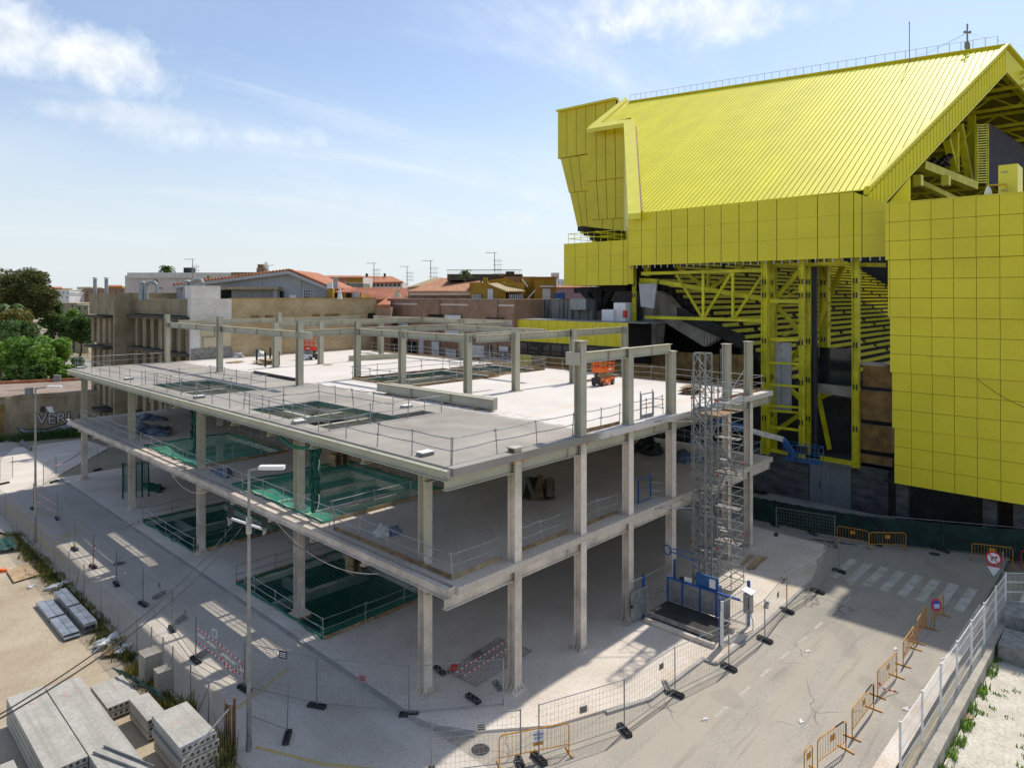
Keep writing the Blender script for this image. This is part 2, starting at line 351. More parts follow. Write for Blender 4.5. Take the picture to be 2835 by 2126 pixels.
def net_mat(name, col, cover, scale, axis='xy'):
    m = bpy.data.materials.new(name); m.use_nodes = True; MATS[name] = m
    n, l, b = nodes(m); b.inputs['Base Color'].default_value = (*col, 1); b.inputs['Roughness'].default_value = .8
    g = n.new('ShaderNodeNewGeometry'); s = n.new('ShaderNodeSeparateXYZ'); l.new(g.outputs['Position'], s.inputs[0])
    w = []
    for i in ({'xy': (0, 1), 'xz': (0, 2), 'yz': (1, 2)}[axis]):
        q = n.new('ShaderNodeMath'); q.operation = 'MULTIPLY'; q.inputs[1].default_value = scale; l.new(s.outputs[i], q.inputs[0])
        f = n.new('ShaderNodeMath'); f.operation = 'FRACT'; l.new(q.outputs[0], f.inputs[0])
        c = n.new('ShaderNodeMath'); c.operation = 'LESS_THAN'; c.inputs[1].default_value = cover; l.new(f.outputs[0], c.inputs[0]); w.append(c.outputs[0])
    mx = n.new('ShaderNodeMath'); mx.operation = 'MAXIMUM'; l.new(w[0], mx.inputs[0]); l.new(w[1], mx.inputs[1])
    l.new(mx.outputs[0], b.inputs['Alpha']); return m
net_mat('net_green', (.03, .45, .30), .22, 4.6)
net_mat('net_dark', (.02, .27, .18), .13, 4.2)
mat('net_rope', (.015, .20, .13), .85, var=.3, scale=6); mat('net_hang', (.008, .12, .085), .9, var=.4, scale=5)

# ------------------------------------------------------------ the ground
def sheet(name, poly, z, m):
    b = B(); b.quad(*[(p[0], p[1], z) for p in poly]); return struct(name, b, m)
struct('ground', slab([(17.2, 47, 23, 72)], -3000, 6000, -3000, 6000, -.4, -.30), 'scrub_ground')
# the dirt lot and the streets are cut round the shafts that go below the ground floor
sheet('dirt_lot', [(-30, -20), (10.95, -20), (10.95, 56), (9, 62), (-30, 70)], -.02, 'dirt')
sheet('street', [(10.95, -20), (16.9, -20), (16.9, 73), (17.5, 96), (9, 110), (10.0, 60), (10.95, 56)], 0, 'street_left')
sheet('road', [(16.9, -20), (16.9, 7.0), (60, 7.0), (60, 14.0), (57, 24), (47, 24), (47, 16.4), (41.4, 15.2), (24, 16), (16.9, 22)][1:], .004, 'road_right')
sheet('gravel_lot', [(16.9, -30), (70, -30), (70, 5.62), (16.9, 5.62)], .0, 'gravel')
sheet('far_yard', [(16.9, 72.6), (60, 72.6), (60, 130), (17.5, 130)], -.05, 'scrub_ground')
PIT_A = (17.8, 24.4, 29.4, 38.2); PIT_B = (17.95, 23.5, 45.2, 53.7)
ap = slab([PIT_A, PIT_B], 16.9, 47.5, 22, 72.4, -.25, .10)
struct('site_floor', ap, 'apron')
fr = B(); fr.prism([(16.9, 22, -.25), (16.9, 20.9, -.25), (17.15, 20.2, -.25), (17.9, 18.9, -.25), (20.2, 17.0, -.25), (24.3, 15.32, -.25), (28.66, 15.24, -.25), (28.72, 14.62, -.25), (33.4, 14.58, -.25), (41.4, 14.86, -.25), (47.2, 16.2, -.25), (47.5, 22, -.25)], (0, 0, .352))
struct('pavement', fr, 'apron')
def kerb(pts, w=.16, z=.11):
    b = B()
    for p, q in zip(pts, pts[1:]): b.bar((*p, z/2), (*q, z/2), w, z)
    return struct('kerb', b, 'kerb_stone')
kerb([(16.82, 72), (16.82, 20.9), (17.07, 20.15), (17.8, 18.8)])
kerb([(22.3, 16.0), (24.3, 15.24), (28.58, 15.16)]); kerb([(28.64, 15.2), (28.64, 14.54), (33.4, 14.5), (41.4, 14.78), (47.2, 16.1)])
mk = B()
for i in range(-1, 7):
    x = 27.1+2.02*i; y = 12.74-.043*(i)
    mk.quad((x, y-.06, .009), (x+.98, y-.10, .009), (x+.98, y+.03, .009), (x, y+.06, .009))
surf('road_paint_faint', [(.36, .335, .29), (.42, .395, .345), (.48, .455, .40)], 2.2, .85); struct('lane_marking', mk, 'road_paint_faint')
zb = B()
for i in range(8):
    y = 7.55+.90*i; zb.quad((42.3, y, .009), (46.1, y-.02, .009), (46.1, y+.46, .009), (42.3, y+.48, .009))
for i in range(4):
    y = 19.2-.95*i; zb.quad((46.9+.35*i, y, .009), (48.2+.3*i, y-2.6, .009), (48.45+.3*i, y-2.5, .009), (47.2+.35*i, y+.1, .009))
struct('zebra_crossing', zb, 'road_paint')
ey = B()
for a, c in (((11.75, 66), (11.75, 50)), ((11.8, 24.2), (13.0, 21.6)), ((13.0, 21.6), (14.2, 19.9)), ((12.1, 56), (14.6, 53.8)), ((12.1, 53.8), (14.6, 56.2)), ((12.0, 58.6), (14.8, 58.6)), ((12.0, 52.4), (14.6, 52.6)), ((12.0, 63), (14.4, 60.4)), ((12.3, 27), (15.2, 28.2))):
    ey.bar((*a, .006), (*c, .006), .14, .004)
struct('yellow_marking', ey, 'yellow_mark')
wm = B()
wm.quad((14.2, 47.2, .007), (15.6, 47.0, .007), (15.6, 48.2, .007), (14.2, 48.4, .007))
struct('worn_marking', wm, 'road_paint')
# gutter strip along the right-hand road
gb = B(); gb.quad((15, 6.95, .012), (44, 6.60, .012), (44, 7.15, .012), (15, 7.55, .012)); struct('gutter', gb, 'apron')
for pit, n in ((PIT_A, 'front'), (PIT_B, 'rear')):
    x0, x1, y0, y1 = pit; p = B()
    p.quad((x0, y0, -4), (x1, y0, -4), (x1, y1, -4), (x0, y1, -4))
    for a, c in (((x0, y0), (x1, y0)), ((x1, y0), (x1, y1)), ((x1, y1), (x0, y1)), ((x0, y1), (x0, y0))): p.quad((*a, -4), (*c, -4), (*c, -.25), (*a, -.25))
    q = struct('shaft', p, mat('shaft_wall', (.085, .085, .08), .95, var=.3))
    m = (x0+x1)/2; ym = y0+(y1-y0)*.68
    part('cross_beam', 'kerb_stone', q, ('box', x0+.02, x1-.02, ym-.2, ym+.2, -.75, -.27)); part('cross_beam', 'kerb_stone', q, ('box', m-.9, m-.5, ym+.21, y1-.02, -.75, -.28))
# ------------------------------------------------------------ the steel frame building
def sprayed(name, z0, z1, flip=False):                      # green primer, sprayed white from below up to a ragged line
    m = bpy.data.materials.new(name); m.use_nodes = True; MATS[name] = m
    n, l, b = nodes(m); b.inputs['Roughness'].default_value = .8
    g = n.new('ShaderNodeNewGeometry'); s = n.new('ShaderNodeSeparateXYZ'); l.new(g.outputs['Position'], s.inputs[0])
    t = n.new('ShaderNodeTexNoise'); l.new(g.outputs['Position'], t.inputs['Vector']); t.inputs['Scale'].default_value = 1.6; t.inputs['Detail'].default_value = 8; t.inputs['Roughness'].default_value = .7
    a = n.new('ShaderNodeMath'); a.operation = 'MULTIPLY_ADD'; l.new(t.outputs['Fac'], a.inputs[0]); a.inputs[1].default_value = 2.2; l.new(s.outputs[2], a.inputs[2])
    r = n.new('ShaderNodeMapRange'); l.new(a.outputs[0], r.inputs[0]); r.inputs[1].default_value = z0+1.1; r.inputs[2].default_value = z1+1.1
    x = n.new('ShaderNodeMix'); x.data_type = 'RGBA'; l.new(r.outputs[0], x.inputs[0]); x.inputs[6].default_value = (.76, .67, .575, 1); x.inputs[7].default_value = (.50, .475, .365, 1)
    t2 = n.new('ShaderNodeTexNoise'); l.new(g.outputs['Position'], t2.inputs['Vector']); t2.inputs['Scale'].default_value = 5; t2.inputs['Detail'].default_value = 5
    r2 = n.new('ShaderNodeMapRange'); l.new(t2.outputs['Fac'], r2.inputs[0]); r2.inputs[1].default_value = .3; r2.inputs[2].default_value = .7; r2.inputs[3].default_value = .88; r2.inputs[4].default_value = 1.08
    h = n.new('ShaderNodeHueSaturation'); l.new(x.outputs[2], h.inputs['Color']); l.new(r2.outputs[0], h.inputs['Value']); l.new(h.outputs[0], b.inputs['Base Color'])
    bp = n.new('ShaderNodeBump'); bp.inputs['Strength'].default_value = .25; bp.inputs['Distance'].default_value = .02; l.new(t2.outputs['Fac'], bp.inputs['Height']); l.new(bp.outputs[0], b.inputs['Normal'])
sprayed('column_low', 5.4, 6.1); sprayed('column_right', 9.05, 9.55); sprayed('column_corner', 7.9, 8.7)
ZU, ZL = 10.05, 5.5
FB = thing('steel_frame_building', 'unfinished three level steel frame building with concrete decks and green grey columns', 'building', (17, 19.4, 0))
def column(x, y, z0, z1, m, w=.42, cap=False, base=True, splice=None, name='column'):
    c = B().isec((x, y, z0), (x, y, z1), w, w, .03, .022, (0, 1, 0)).build(name, m, FB)
    if base and z0 < .5:
        b = B(); b.box(x-.42, x+.42, y-.42, y+.42, z0-.06, z0+.04)
        for s in (-1, 1):
            for o in (-.2, 0, .2):
                b.prism([(x+s*.21, y+o-.012, z0+.04), (x+s*.36, y+o-.012, z0+.04), (x+s*.21, y+o-.012, z0+.30)], (0, .024, 0))
                b.prism([(x+o-.012, y+s*.22, z0+.04), (x+o-.012, y+s*.36, z0+.04), (x+o-.012, y+s*.22, z0+.30)], (.024, 0, 0))
        b.build('base_plate', m, c)
        part('grout_pad', 'brick_tan', c, ('box', x-.47, x+.47, y-.47, y+.47, z0-.2, z0-.05))
    elif base:
        part('base_plate', m, c, ('box', x-.33, x+.33, y-.33, y+.33, z0, z0+.05)); part('grout_pad', 'block_concrete', c, ('box', x-.36, x+.36, y-.36, y+.36, z0-.02, z0+.004))
    if cap: part('cap_plate', m, c, ('box', x-.27, x+.27, y-.27, y+.27, z1, z1+.04))
    if splice:
        for z in splice: part('splice_plate', m, c, ('box', x-.25, x+.25, y-.25, y+.25, z-.02, z+.02))
    return c
def beam(p, q, w, h, m, up=(0, 0, 1), stiff=0, name='beam'):
    p = Vector(p); q = Vector(q); d = (q-p).normalized(); side = d.cross(Vector((0, 0, 1)))
    o = B().isec(p, q, w, h, .03, .018, up).build(name, m, FB)
    n = int((q-p).length/stiff) if stiff else 0
    for i in range(1, n+1):
        c = lerp(p, q, i/(n+1))
        B().bar(c-side*(w/2-.01), c+side*(w/2-.01), .02, h-.05).build('stiffener', m, o)
    return o
HA = (18.2, 22.6, 29.45, 38.1); HA2 = (22.6, 24.85, 29.45, 30.55); HB = (18.3, 22.4, 45.45, 53.9); HC = (30.6, 39.1, 39.1, 45.5); HD = (40.4, 45.4, 39.7, 45.3)
b = slab([HA, HA2, HB, HC, HD, (46.5, 47.6, 19.4, 31.4)], 17.25, 47.6, 19.52, 71.0, 9.74, ZU); b.build('upper_deck', 'slab_top', FB)
HA1 = (18.1, 25.3, 29.9, 39.3); HB1 = (18.2, 24.0, 45.3, 54.2)
b = slab([HA1, HB1, (46.5, 47.6, 19.4, 31.4)], 17.5, 47.6, 19.62, 70.6, 5.2, ZL); b.build('lower_deck', 'slab_mid', FB)
# shaft trimmers inside the upper openings
for (x0, x1, y0, y1), zt in ((HA, ZU), (HB, ZU), (HC, ZU), (HD, ZU), (HA1, ZL)):
    m = 'steel_green' if zt > 6 else 'spray_white'
    for a, c in (((x0-.1, y0-.12), (x1+.1, y0-.12)), ((x0-.1, y1+.12), (x1+.1, y1+.12)), ((x0-.12, y0), (x0-.12, y1)), ((x1+.12, y0), (x1+.12, y1))):
        beam((*a, zt-.57), (*c, zt-.57), .2, .5, m, name='trimmer_beam')
    part('opening_edge', mat('edge_net_reflect', (.14, .23, .19), .5, var=.3, scale=2), FB, ('box', x0-.008, x0+.004, y0, y1, zt-.31, zt-.004), ('box', x1-.004, x1+.008, y0, y1, zt-.31, zt-.004), ('box', x0, x1, y0-.008, y0+.004, zt-.31, zt-.004), ('box', x0, x1, y1-.004, y1+.008, zt-.31, zt-.004))  # green reflected from the nets below is put into the edge colour
beam((18.3, 35.1, 9.55), (22.5, 35.1, 9.55), .2, .36, 'steel_cream', name='shaft_beam'); beam((20.3, 35.2, 9.55), (20.3, 38.0, 9.55), .2, .36, 'steel_cream', name='shaft_beam')
beam((18.4, 50.3, 9.55), (22.3, 50.3, 9.55), .2, .36, 'steel_cream', name='shaft_beam'); beam((18.4, 47.6, 9.55), (22.3, 47.6, 9.55), .2, .36, 'steel_cream', name='shaft_beam')
beam((20.8, 45.5, 9.55), (20.8, 47.5, 9.55), .2, .36, 'steel_cream', name='shaft_beam')
beam((18.2, 35.6, 5.0), (25.2, 35.6, 5.0), .2, .36, 'spray_white', name='shaft_beam')
beam((30.7, 42.3, 9.5), (39, 42.3, 9.5), .2, .36, 'steel_green', name='shaft_beam')
# columns of the left-hand facade
LY = (70.2, 57.85, 44.85, 32.5, 22.25)
for y in LY:
    column(18.2, y, .1, 4.72, 'spray_white'); column(18.2, y, ZL, 9.2, 'column_low' if y != 22.25 else 'column_low', base=False)
RXS = (20.95, 25.42, 29.35, 33.55, 40.25, 43.35)
tops = (10.22, 14.45, 13.9, 13.5, 13.55, 13.55)
for x, t in zip(RXS, tops):
    column(x, 19.72, .1, 5.16, 'spray_white'); column(x, 19.72, 5.16, 9.72, 'column_corner' if x < 22 else 'column_right', base=False)
    column(x, 19.72, 9.72, t, 'steel_green', base=False, cap=True, splice=None if x < 22 else (10.10,), name='upper_column')
# inner columns, carried from the ground
IN = [(25.42, 45.35), (25.25, 58.35), (25.25, 70.2), (30.8, 46.05), (30.8, 40.3), (30.65, 33.1), (34.25, 32.15), (40.2, 31.85), (47.3, 32.1), (30.45, 58.6), (34.85, 58.25), (43.1, 60.0), (36.9, 70.2), (47.3, 66.0), (47.3, 52.0)]
for x, y in IN:
    column(x, y, .1, 5.1, 'spray_white', base=False); column(x, y, ZL, 9.3, 'column_low', base=False)
    column(x, y, ZU, {45.35: 14.75, 58.35: 14.8, 70.2: 14.75, 46.05: 14.6}.get(y, 14.1), 'steel_green', name='upper_column')
# edge beams and deck beams
for zt, m, zb in ((9.74, 'steel_cream', 9.2), (5.3, 'spray_white', 4.7)):
    beam((17.1, 19.5, zt+.04), (17.1, 71.0, zt+.04), .26, .40, m, name='edge_beam')
    beam((18.2, 20, zb+.26), (18.2, 70.9, zb+.26), .28, .50, m, stiff=2.15, name='main_beam')
    for i in range(24):
        y = 21.0+2.13*i
        if i % 2 == 0: beam((17.12, y, zt-.32), (18.06, y, zt-.32), .3, .30, m, name='bracket_beam')
    beam((17.05, 19.72, zb+.26), (46.5, 19.72, zb+.26), .26, .52, m if zt < 6 else 'steel_green', stiff=9.0, name='facade_beam')
    for y in (22.3, 29.2, 32.4, 38.6, 45.0, 54.4, 57.9, 64, 70.3):
        beam((18.4, y, zb+.28), (47.2, y, zb+.28), .26, .46, 'steel_green' if zt > 6 else 'spray_white', name='deck_beam')
    for x in (25.3, 30.7, 40.2, 47.2):
        beam((x, 20, zb+.26), (x, 70.8, zb+.26), .28, .5, 'steel_green' if zt > 6 else 'spray_white', name='deck_beam')
# bolted end plates at the facade columns
for x in RXS:
    for s in (-1, 1):
        p = part('end_plate', 'steel_green', FB, ('box', x+s*.225-.012, x+s*.225+.012, 19.56, 19.9, 9.2, 9.74))
        for i in range(4):
            for y in (19.60, 19.86): part('bolt', 'bolt', p, ('box', x+s*.27-.03, x+s*.27+.03, y-.03, y+.03, 9.28+.13*i-.03, 9.28+.13*i+.03))
# galvanised edge flashing between the columns
xs = [17.03]+[x for x in RXS]+[46.5]
for i in range(len(xs)-1):
    a = xs[i]+(.24 if i else 0); c = xs[i+1]-(.24 if i < len(xs)-2 else 0)
    part('edge_flashing', 'galv', FB, ('box', a, c, 19.505, 19.517, 9.73, ZU+.004)); part('edge_flashing', 'spray_white', FB, ('box', a, c, 19.602, 19.616, 5.22, ZL+.004))
part('edge_flashing', 'galv', FB, ('box', 46.502, 46.516, 19.52, 31.4, 9.3, ZU+.004)); part('edge_flashing', 'spray_white', FB, ('box', 46.502, 46.516, 19.62, 31.4, 4.8, ZL+.004))
beam((46.35, 19.9, 9.46), (46.35, 31.3, 9.46), .26, .52, 'steel_green', name='edge_beam'); beam((46.35, 19.9, 4.96), (46.35, 31.3, 4.96), .26, .52, 'spray_white', name='edge_beam')
# roof level beams
def roofbeam(a, c, zt=14.0, h=.5, stiff=4.2, m='steel_green'): return beam((*a, zt-h/2), (*c, zt-h/2), .27, h, m, stiff=stiff, name='roof_beam')
roofbeam((25.3, 71.0), (25.3, 43.9)); roofbeam((25.5, 46.0), (40.1, 46.0), 14.05); roofbeam((30.75, 45.9), (30.75, 33.2)); roofbeam((30.85, 32.5), (47.3, 32.3))
roofbeam((30.5, 58.5), (47.6, 58.5), 14.2); roofbeam((47.4, 67.5), (47.4, 45), 14.2); roofbeam((26.4, 70.4), (47.3, 70.4), 14.15); roofbeam((40.2, 45.9), (40.2, 34.6), 14.0)
roofbeam((31.0, 34.0), (36, 34.0), 14.02, .3, 0); roofbeam((40.3, 46.1), (47.2, 46.1), 14.05)
o = part('beam_stub', 'steel_cream', FB, ('box', 25.15, 25.45, 43.55, 43.9, 13.5, 14.0))
roofbeam((25.66, 19.72), (33.5, 19.72), 13.93, .5, 2.6)
part('beam_stub', 'steel_green', FB, ('box', 25.05, 25.2, 19.55, 20.3, 13.35, 13.95))
for x, y in ((25.3, 69.9), (25.3, 58.2), (30.8, 45.9), (30.7, 33.1), (34.2, 32.3), (40.2, 32.3), (47.2, 32.2)):
    p = part('end_plate', 'steel_green', FB, ('box', x-.16, x+.16, y-.27, y-.25, 13.5, 14.0))
    for i in range(3):
        for s in (-1, 1): part('bolt', 'bolt', p, ('box', x+s*.1-.03, x+s*.1+.03, y-.32, y-.27, 13.58+.15*i-.03, 13.58+.15*i+.03))
for i in range(14):                                          # studs on the roof beams
    x = 31.8+1.15*i; part('beam_stud', 'bolt', FB, ('tube', (x, 32.4, 14.0), (x, 32.4, 14.22), .012, 4))
for i in range(7):
    x = 26.4+1.05*i; part('beam_stud', 'bolt', FB, ('tube', (x, 19.72, 13.93), (x, 19.72, 14.13), .012, 4))
for x in RXS[:4]:                                            # orange foam at the beam joints
    for s in (-1, 1): part('foam_patch', 'orange_paint', FB, ('box', x+s*.26-.035, x+s*.26+.035, 19.46, 19.55, 9.66+rnd(-.03, .03), 9.84))
part('roof_deck_strip', 'slab_top', FB, ('box', 41, 47.5, 31.5, 31.9, ZU+.003, ZU+.03))
# ------------------------------------------------------------ the stadium
ST = thing('stadium', 'tall yellow clad stadium with ribbed sloping roof rising behind the steel frame', 'stadium', (56, 14, 0))
XF, XT = 55.4, 52.5
q4 = crop(1500, 200); q5 = crop(2126, 50); q6 = crop(1700, 680, .3617); qt = crop(2380, 480, .3134); qt2 = crop(2380, 950, .3134); qg = crop(2500, 150, 335/1356)
ROOF_M = .657
def RP(px, py, lift=0):                                     # on the main roof slope
    d = ray(px, py); t = (24.4-ROOF_M*XF-CAM_H+lift)/(d.z-ROOF_M*d.x); return Vector((t*d.x, t*d.y, CAM_H+t*d.z))
def panel(m, parent, poly, vec, name='cladding_panel'): return B().prism(poly, vec).build(name, m, parent)
# fascia: vertical strips, each of three panels
zb, zt = 19.45, 24.42
seams = [GX(*q4(x, 1300), XF).y for x in (745, 860, 988, 1120, 1258, 1402, 1548, 1702, 1862, 2028, 2200)]+[GX(*q5(x, 1600), XF).y for x in (247, 428, 615, 740, 812)]+[14.72]
part('backing', 'dark_gap', ST, ('box', XF+.07, XF+.4, 14.75, seams[0]-.02, zb+.05, 23.2), ('box', XF+.07, XF+.38, 17.0, seams[0]-.02, 23.2, 24.3))
for i in range(len(seams)-1):
    y1, y0 = seams[i], seams[i+1]; g = .028
    def top(y): return zt if y > 16.95 else 23.34+(y-14.72)/(16.95-14.72)*(zt-23.34)
    for r in range(3):
        a, c = zb+(zt-zb)*r/3, zb+(zt-zb)*(r+1)/3; h = .006
        ta, tc_ = (min(c, top(y0)), min(c, top(y1)))
        if r == 2: ta, tc_ = top(y0), top(y1)
        if seams[i] == seams[-2] or y1 < 16.96: pass
        panel('yellow_panel', ST, [(XF, y0+g, a+h), (XF, y1-g, a+h), (XF, y1-g, tc_-h), (XF, y0+g, ta-h)], (.06, 0, 0))
for i in range(34):
    y = 15.1+.66*i; part('fascia_clip', 'galv', ST, ('box', XF+.03, XF+.12, y, y+.07, zb-.28, zb+.02))
# roof: trays between recessed seams, on a base sheet
def clipY(poly, y0, y1):
    def half(ps, f):
        o = []
        for a, b in zip(ps, ps[1:]+ps[:1]):
            fa, fb = f(a), f(b)
            if fa >= 0: o.append(a)
            if fa*fb < 0: t = fa/(fa-fb); o.append((a[0]+(b[0]-a[0])*t, a[1]+(b[1]-a[1])*t))
        return o
    return half(half(poly, lambda p: p[1]-y0), lambda p: y1-p[1])
PK = RP(2786, 128); RL = RP(1742, 284); VB = (55.7, 16.1); P0 = (55.4, 36.6); P1 = (81.7, 54.4); P2 = (81.6, 61.9); P3 = (91.2, 61.9)
RPOLY = [P0, VB, (PK.x, PK.y), (RL.x, RL.y), P3, P2, P1]
def rz(x, o=0): return 24.4+ROOF_M*(x-XF)+o
B().quad(*[(x, y, rz(x, -.10)) for x, y in RPOLY]).build('roof_base', mat('roof_groove', (.50, .43, .006), .7, var=.05), ST)
y = 10.6
while y < 62:
    ps = clipY(RPOLY, y+.085, y+.50)
    if len(ps) > 2:
        xs_ = [p[0] for p in ps]
        if max(xs_)-min(xs_) > .2: B().prism([(px, py, rz(px, -.09)) for px, py in ps], (0, 0, .09)).build('roof_tray', 'yellow_roof', ST)
    y += .50
# verge drop along the gable, with ribs
a0, a1 = Vector((*VB, rz(VB[0])+.12)), Vector((PK.x, PK.y, rz(PK.x)+.12)); drop = Vector((0, 0, -2.55)); nv = Vector((-.21, -.98, 0))
B().prism([a0, a1, a1+drop, a0+drop], nv*-.25).build('verge_band', 'yellow_roof', ST)
for i in range(44):
    p = lerp(a0, a1, (i+.5)/44); B().bar(p+Vector((0, 0, -.06))+nv*.03, p+drop+Vector((0, 0, .05))+nv*.03, .07, .06, nv).build('verge_rib', 'yellow_roof', ST)
w = (a1-a0).normalized(); B().bar(a0+nv*.05, a1+nv*.05, .42, .16).build('verge_cap', 'yellow_trim', ST)
B().bar(a0+drop+nv*.02, a1+drop+nv*.02, .14, .12).build('verge_edge', 'yellow_trim', ST)
# far slope
fs1 = Vector((124, PK.y-9, rz(PK.x)-.26*44)); fs2 = Vector((133, RL.y, rz(RL.x)-.26*44)); ar = Vector((PK.x, PK.y, rz(PK.x)+.1)); al = Vector((RL.x, RL.y, rz(RL.x)+.1))
B().prism([ar, fs1, fs2, al], (0, 0, -.25)).build('far_slope', 'yellow_roof', ST)
B().prism([ar, fs1, fs1+drop, ar+drop], (0.05, .25, 0)).build('verge_band', 'yellow_roof', ST)
B().bar(ar+Vector((0, -.05, .02)), fs1+Vector((0, -.05, .02)), .42, .16).build('verge_cap', 'yellow_trim', ST); B().bar(ar+drop, fs1+drop, .14, .12).build('verge_edge', 'yellow_trim', ST)
B().bar(ar+Vector((0, 0, .02)), al+Vector((0, 0, .02)), .5, .10).build('ridge_cap', 'yellow_trim', ST)
rr = B()
n = 46
for i in range(n+1):
    p = lerp(al, ar, i/n*.985)+Vector((.3, 0, 0)); part('ridge_post', 'galv_dull', ST, ('tube', p, p+Vector((0, 0, 1.05)), .025, 4))
part('ridge_rail', 'galv_dull', ST, ('tube', al+Vector((.3, 0, 1.05)), lerp(al, ar, .985)+Vector((.3, 0, 1.05)), .025, 4))
p = RP(*q5(1222, 385)); part('lightning_rod', 'galv_dull', ST, ('tube', p, p+Vector((0, 0, 4.0)), .045, 5), ('tube', p+Vector((0, 0, 4.0)), p+Vector((0, 0, 4.3)), .08, 5, .01))
p = RP(*q5(1705, 312)); p.x += .9; t = part('antenna_mast', 'galv_dull', ST, ('tube', p-Vector((0, 0, .6)), p+Vector((0, 0, 3.2)), .08, 6), ('box', p.x-.25, p.x+.25, p.y-.35, p.y+.35, p.z-.6, p.z+.25))
for zz, s in ((1.0, .3),): part('antenna_box', 'block_concrete', t, ('box', p.x-s, p.x-.08, p.y-.2, p.y+.2, p.z+zz-.25, p.z+zz+.35), ('box', p.x+.08, p.x+s, p.y-.2, p.y+.2, p.z+zz-.35, p.z+zz+.25))
for s in (-1, 1): part('loudspeaker', 'block_concrete', t, ('tube', p+Vector((s*.05, -s*.05, 2.35)), p+Vector((s*.22, -s*.22, 2.4)), .07, 8, .15))
for e in ((-5, 6), (-6, 4.5), (4, -5)): part('guy_wire', 'galv_dull', t, ('tube', p+Vector((0, 0, 2.3)), p+Vector((e[0]*.35, e[1], -.1)), .012, 3))
# stepped verge at the left end of the roof
def rpoly(pts, lift=.35): return [RP(*q4(*p), lift) for p in pts]
for pts in ([(745, 1222), (855, 1215), (805, 455), (780, 405), (707, 440)], [(707, 440), (780, 405), (510, 435), (385, 495)], [(385, 495), (510, 435), (742, 238), (725, 215)]):
    B().prism(rpoly(pts), (0, 0, -.55)).build('verge_trim', 'yellow_trim', ST)
part('gutter_strip', mat('rust_brown', (.17, .08, .03), .7), ST, ('bar', RP(*q4(806, 470), .12), RP(*q4(856, 1205), .12), .28, .08))
B().prism([RP(*q4(510, 435), .2), RP(*q4(742, 238), .2), RP(*q4(757, 262), -.05), RP(*q4(600, 422), -.05)], (.05, .05, 0)).build('verge_upstand', 'yellow_panel', ST)
def tiers(X, rows, nseam, thick=3.0):
    for k, (xl_t, xr_t, yt_l, yt_r, xl_b, xr_b, yb_l, yb_r) in enumerate(rows):
        Xk = X+.18*k
        n = nseam[k]; tl, tr, bl, br = [GX(*q4(*c), Xk) for c in ((xl_t, yt_l), (xr_t, yt_r), (xl_b, yb_l), (xr_b, yb_r))]
        B().prism([v+Vector((.10, 0, 0)) for v in (tl, tr, br, bl)], (.3, 0, 0)).build('backing', 'dark_gap', ST)
        for i in range(n):
            for r in range(2):
                a, c, d, e = [lerp(lerp(tl, tr, u), lerp(bl, br, u), v_) for u, v_ in ((i/n, r/2), ((i+1)/n, r/2), ((i+1)/n, (r+1)/2), (i/n, (r+1)/2))]
                g = Vector((0, .05, 0)); z = Vector((0, 0, .008))
                panel('yellow_panel', ST, [a-g-z, c+g-z, d+g+z, e-g+z], (.12, 0, 0))
        B().prism([v+Vector((.42, 0, 0)) for v in (tl, tr, br, bl)], (thick, 0, 0)).build('end_wall', 'yellow_panel', ST)
tiers(81.5, [(390, 712, 495, 442, 390, 725, 945, 905), (390, 725, 945, 905, 425, 712, 1276, 1255), (430, 712, 1276, 1255, 430, 712, 1480, 1458)], (4, 4, 3))
tiers(92.0, [(137, 640, 345, 238, 137, 640, 748, 660), (160, 400, 748, 710, 232, 400, 1042, 1022), (240, 440, 1042, 1020, 305, 440, 1333, 1322), (315, 440, 1333, 1320, 332, 440, 1395, 1390)], (6, 3, 3, 2), 6.0)
part('parapet_trim', 'yellow_trim', ST, ('bar', GX(*q4(137, 340), 91.9), GX(*q4(650, 230), 91.9), 1.0, .3))
# slanting end wall under the stepped verge
e0 = RP(*q4(745, 1222)); e1 = RP(*q4(707, 440))
B().prism([Vector((e0.x, e0.y, 17.7)), Vector((e1.x, e1.y, 17.7)), e1, e0], (.3, -.4, 0)).build('slanting_wall', 'yellow_panel', ST)
# cantilevered box at the left of the fascia
XB = 56.7; by = [GX(s, 700, XB).y for s in (1561-.2, 1592, 1624.5, 1657, 1691, 1726, 1738)]; bz0, bz1 = GX(1561, 791.5, XB).z, GX(1561, 675.6, XB).z
part('box_core', 'dark_gap', ST, ('box', XB+.07, XB+9, by[-1]+.05, by[0]-.05, bz0+.05, bz1-.08))
for i in range(6):
    for r in range(3):
        a, c = bz0+(bz1-bz0)*r/3, bz0+(bz1-bz0)*(r+1)/3
        part('cladding_panel', 'yellow_panel', ST, ('box', XB, XB+.06, by[i+1]+.025, by[i]-.025, a+.006, c-.006))
part('terrace_floor', 'yellow_panel', ST, ('box', XB+.1, XB+9, by[-1], by[0], bz1-.08, bz1))
part('end_panel', 'yellow_panel', ST, ('box', XB+.07, XB+9, by[0]-.04, by[0], bz0, bz1))
tr = B()
for i in range(9):
    y = by[0]-.3-i*.85; tr.tube((XB+.4, y, bz1), (XB+.4, y, bz1+1.05), .03, 4)
for zz in (.55, 1.05): tr.tube((XB+.4, by[0]-.3, bz1+zz), (XB+.4, by[0]-7.1, bz1+zz), .03, 4); tr.tube((XB+.4, by[0]-.3, bz1+zz), (XB+8, by[0]-.3, bz1+zz), .03, 4)
tr.build('terrace_rail', 'yellow_steel', ST)
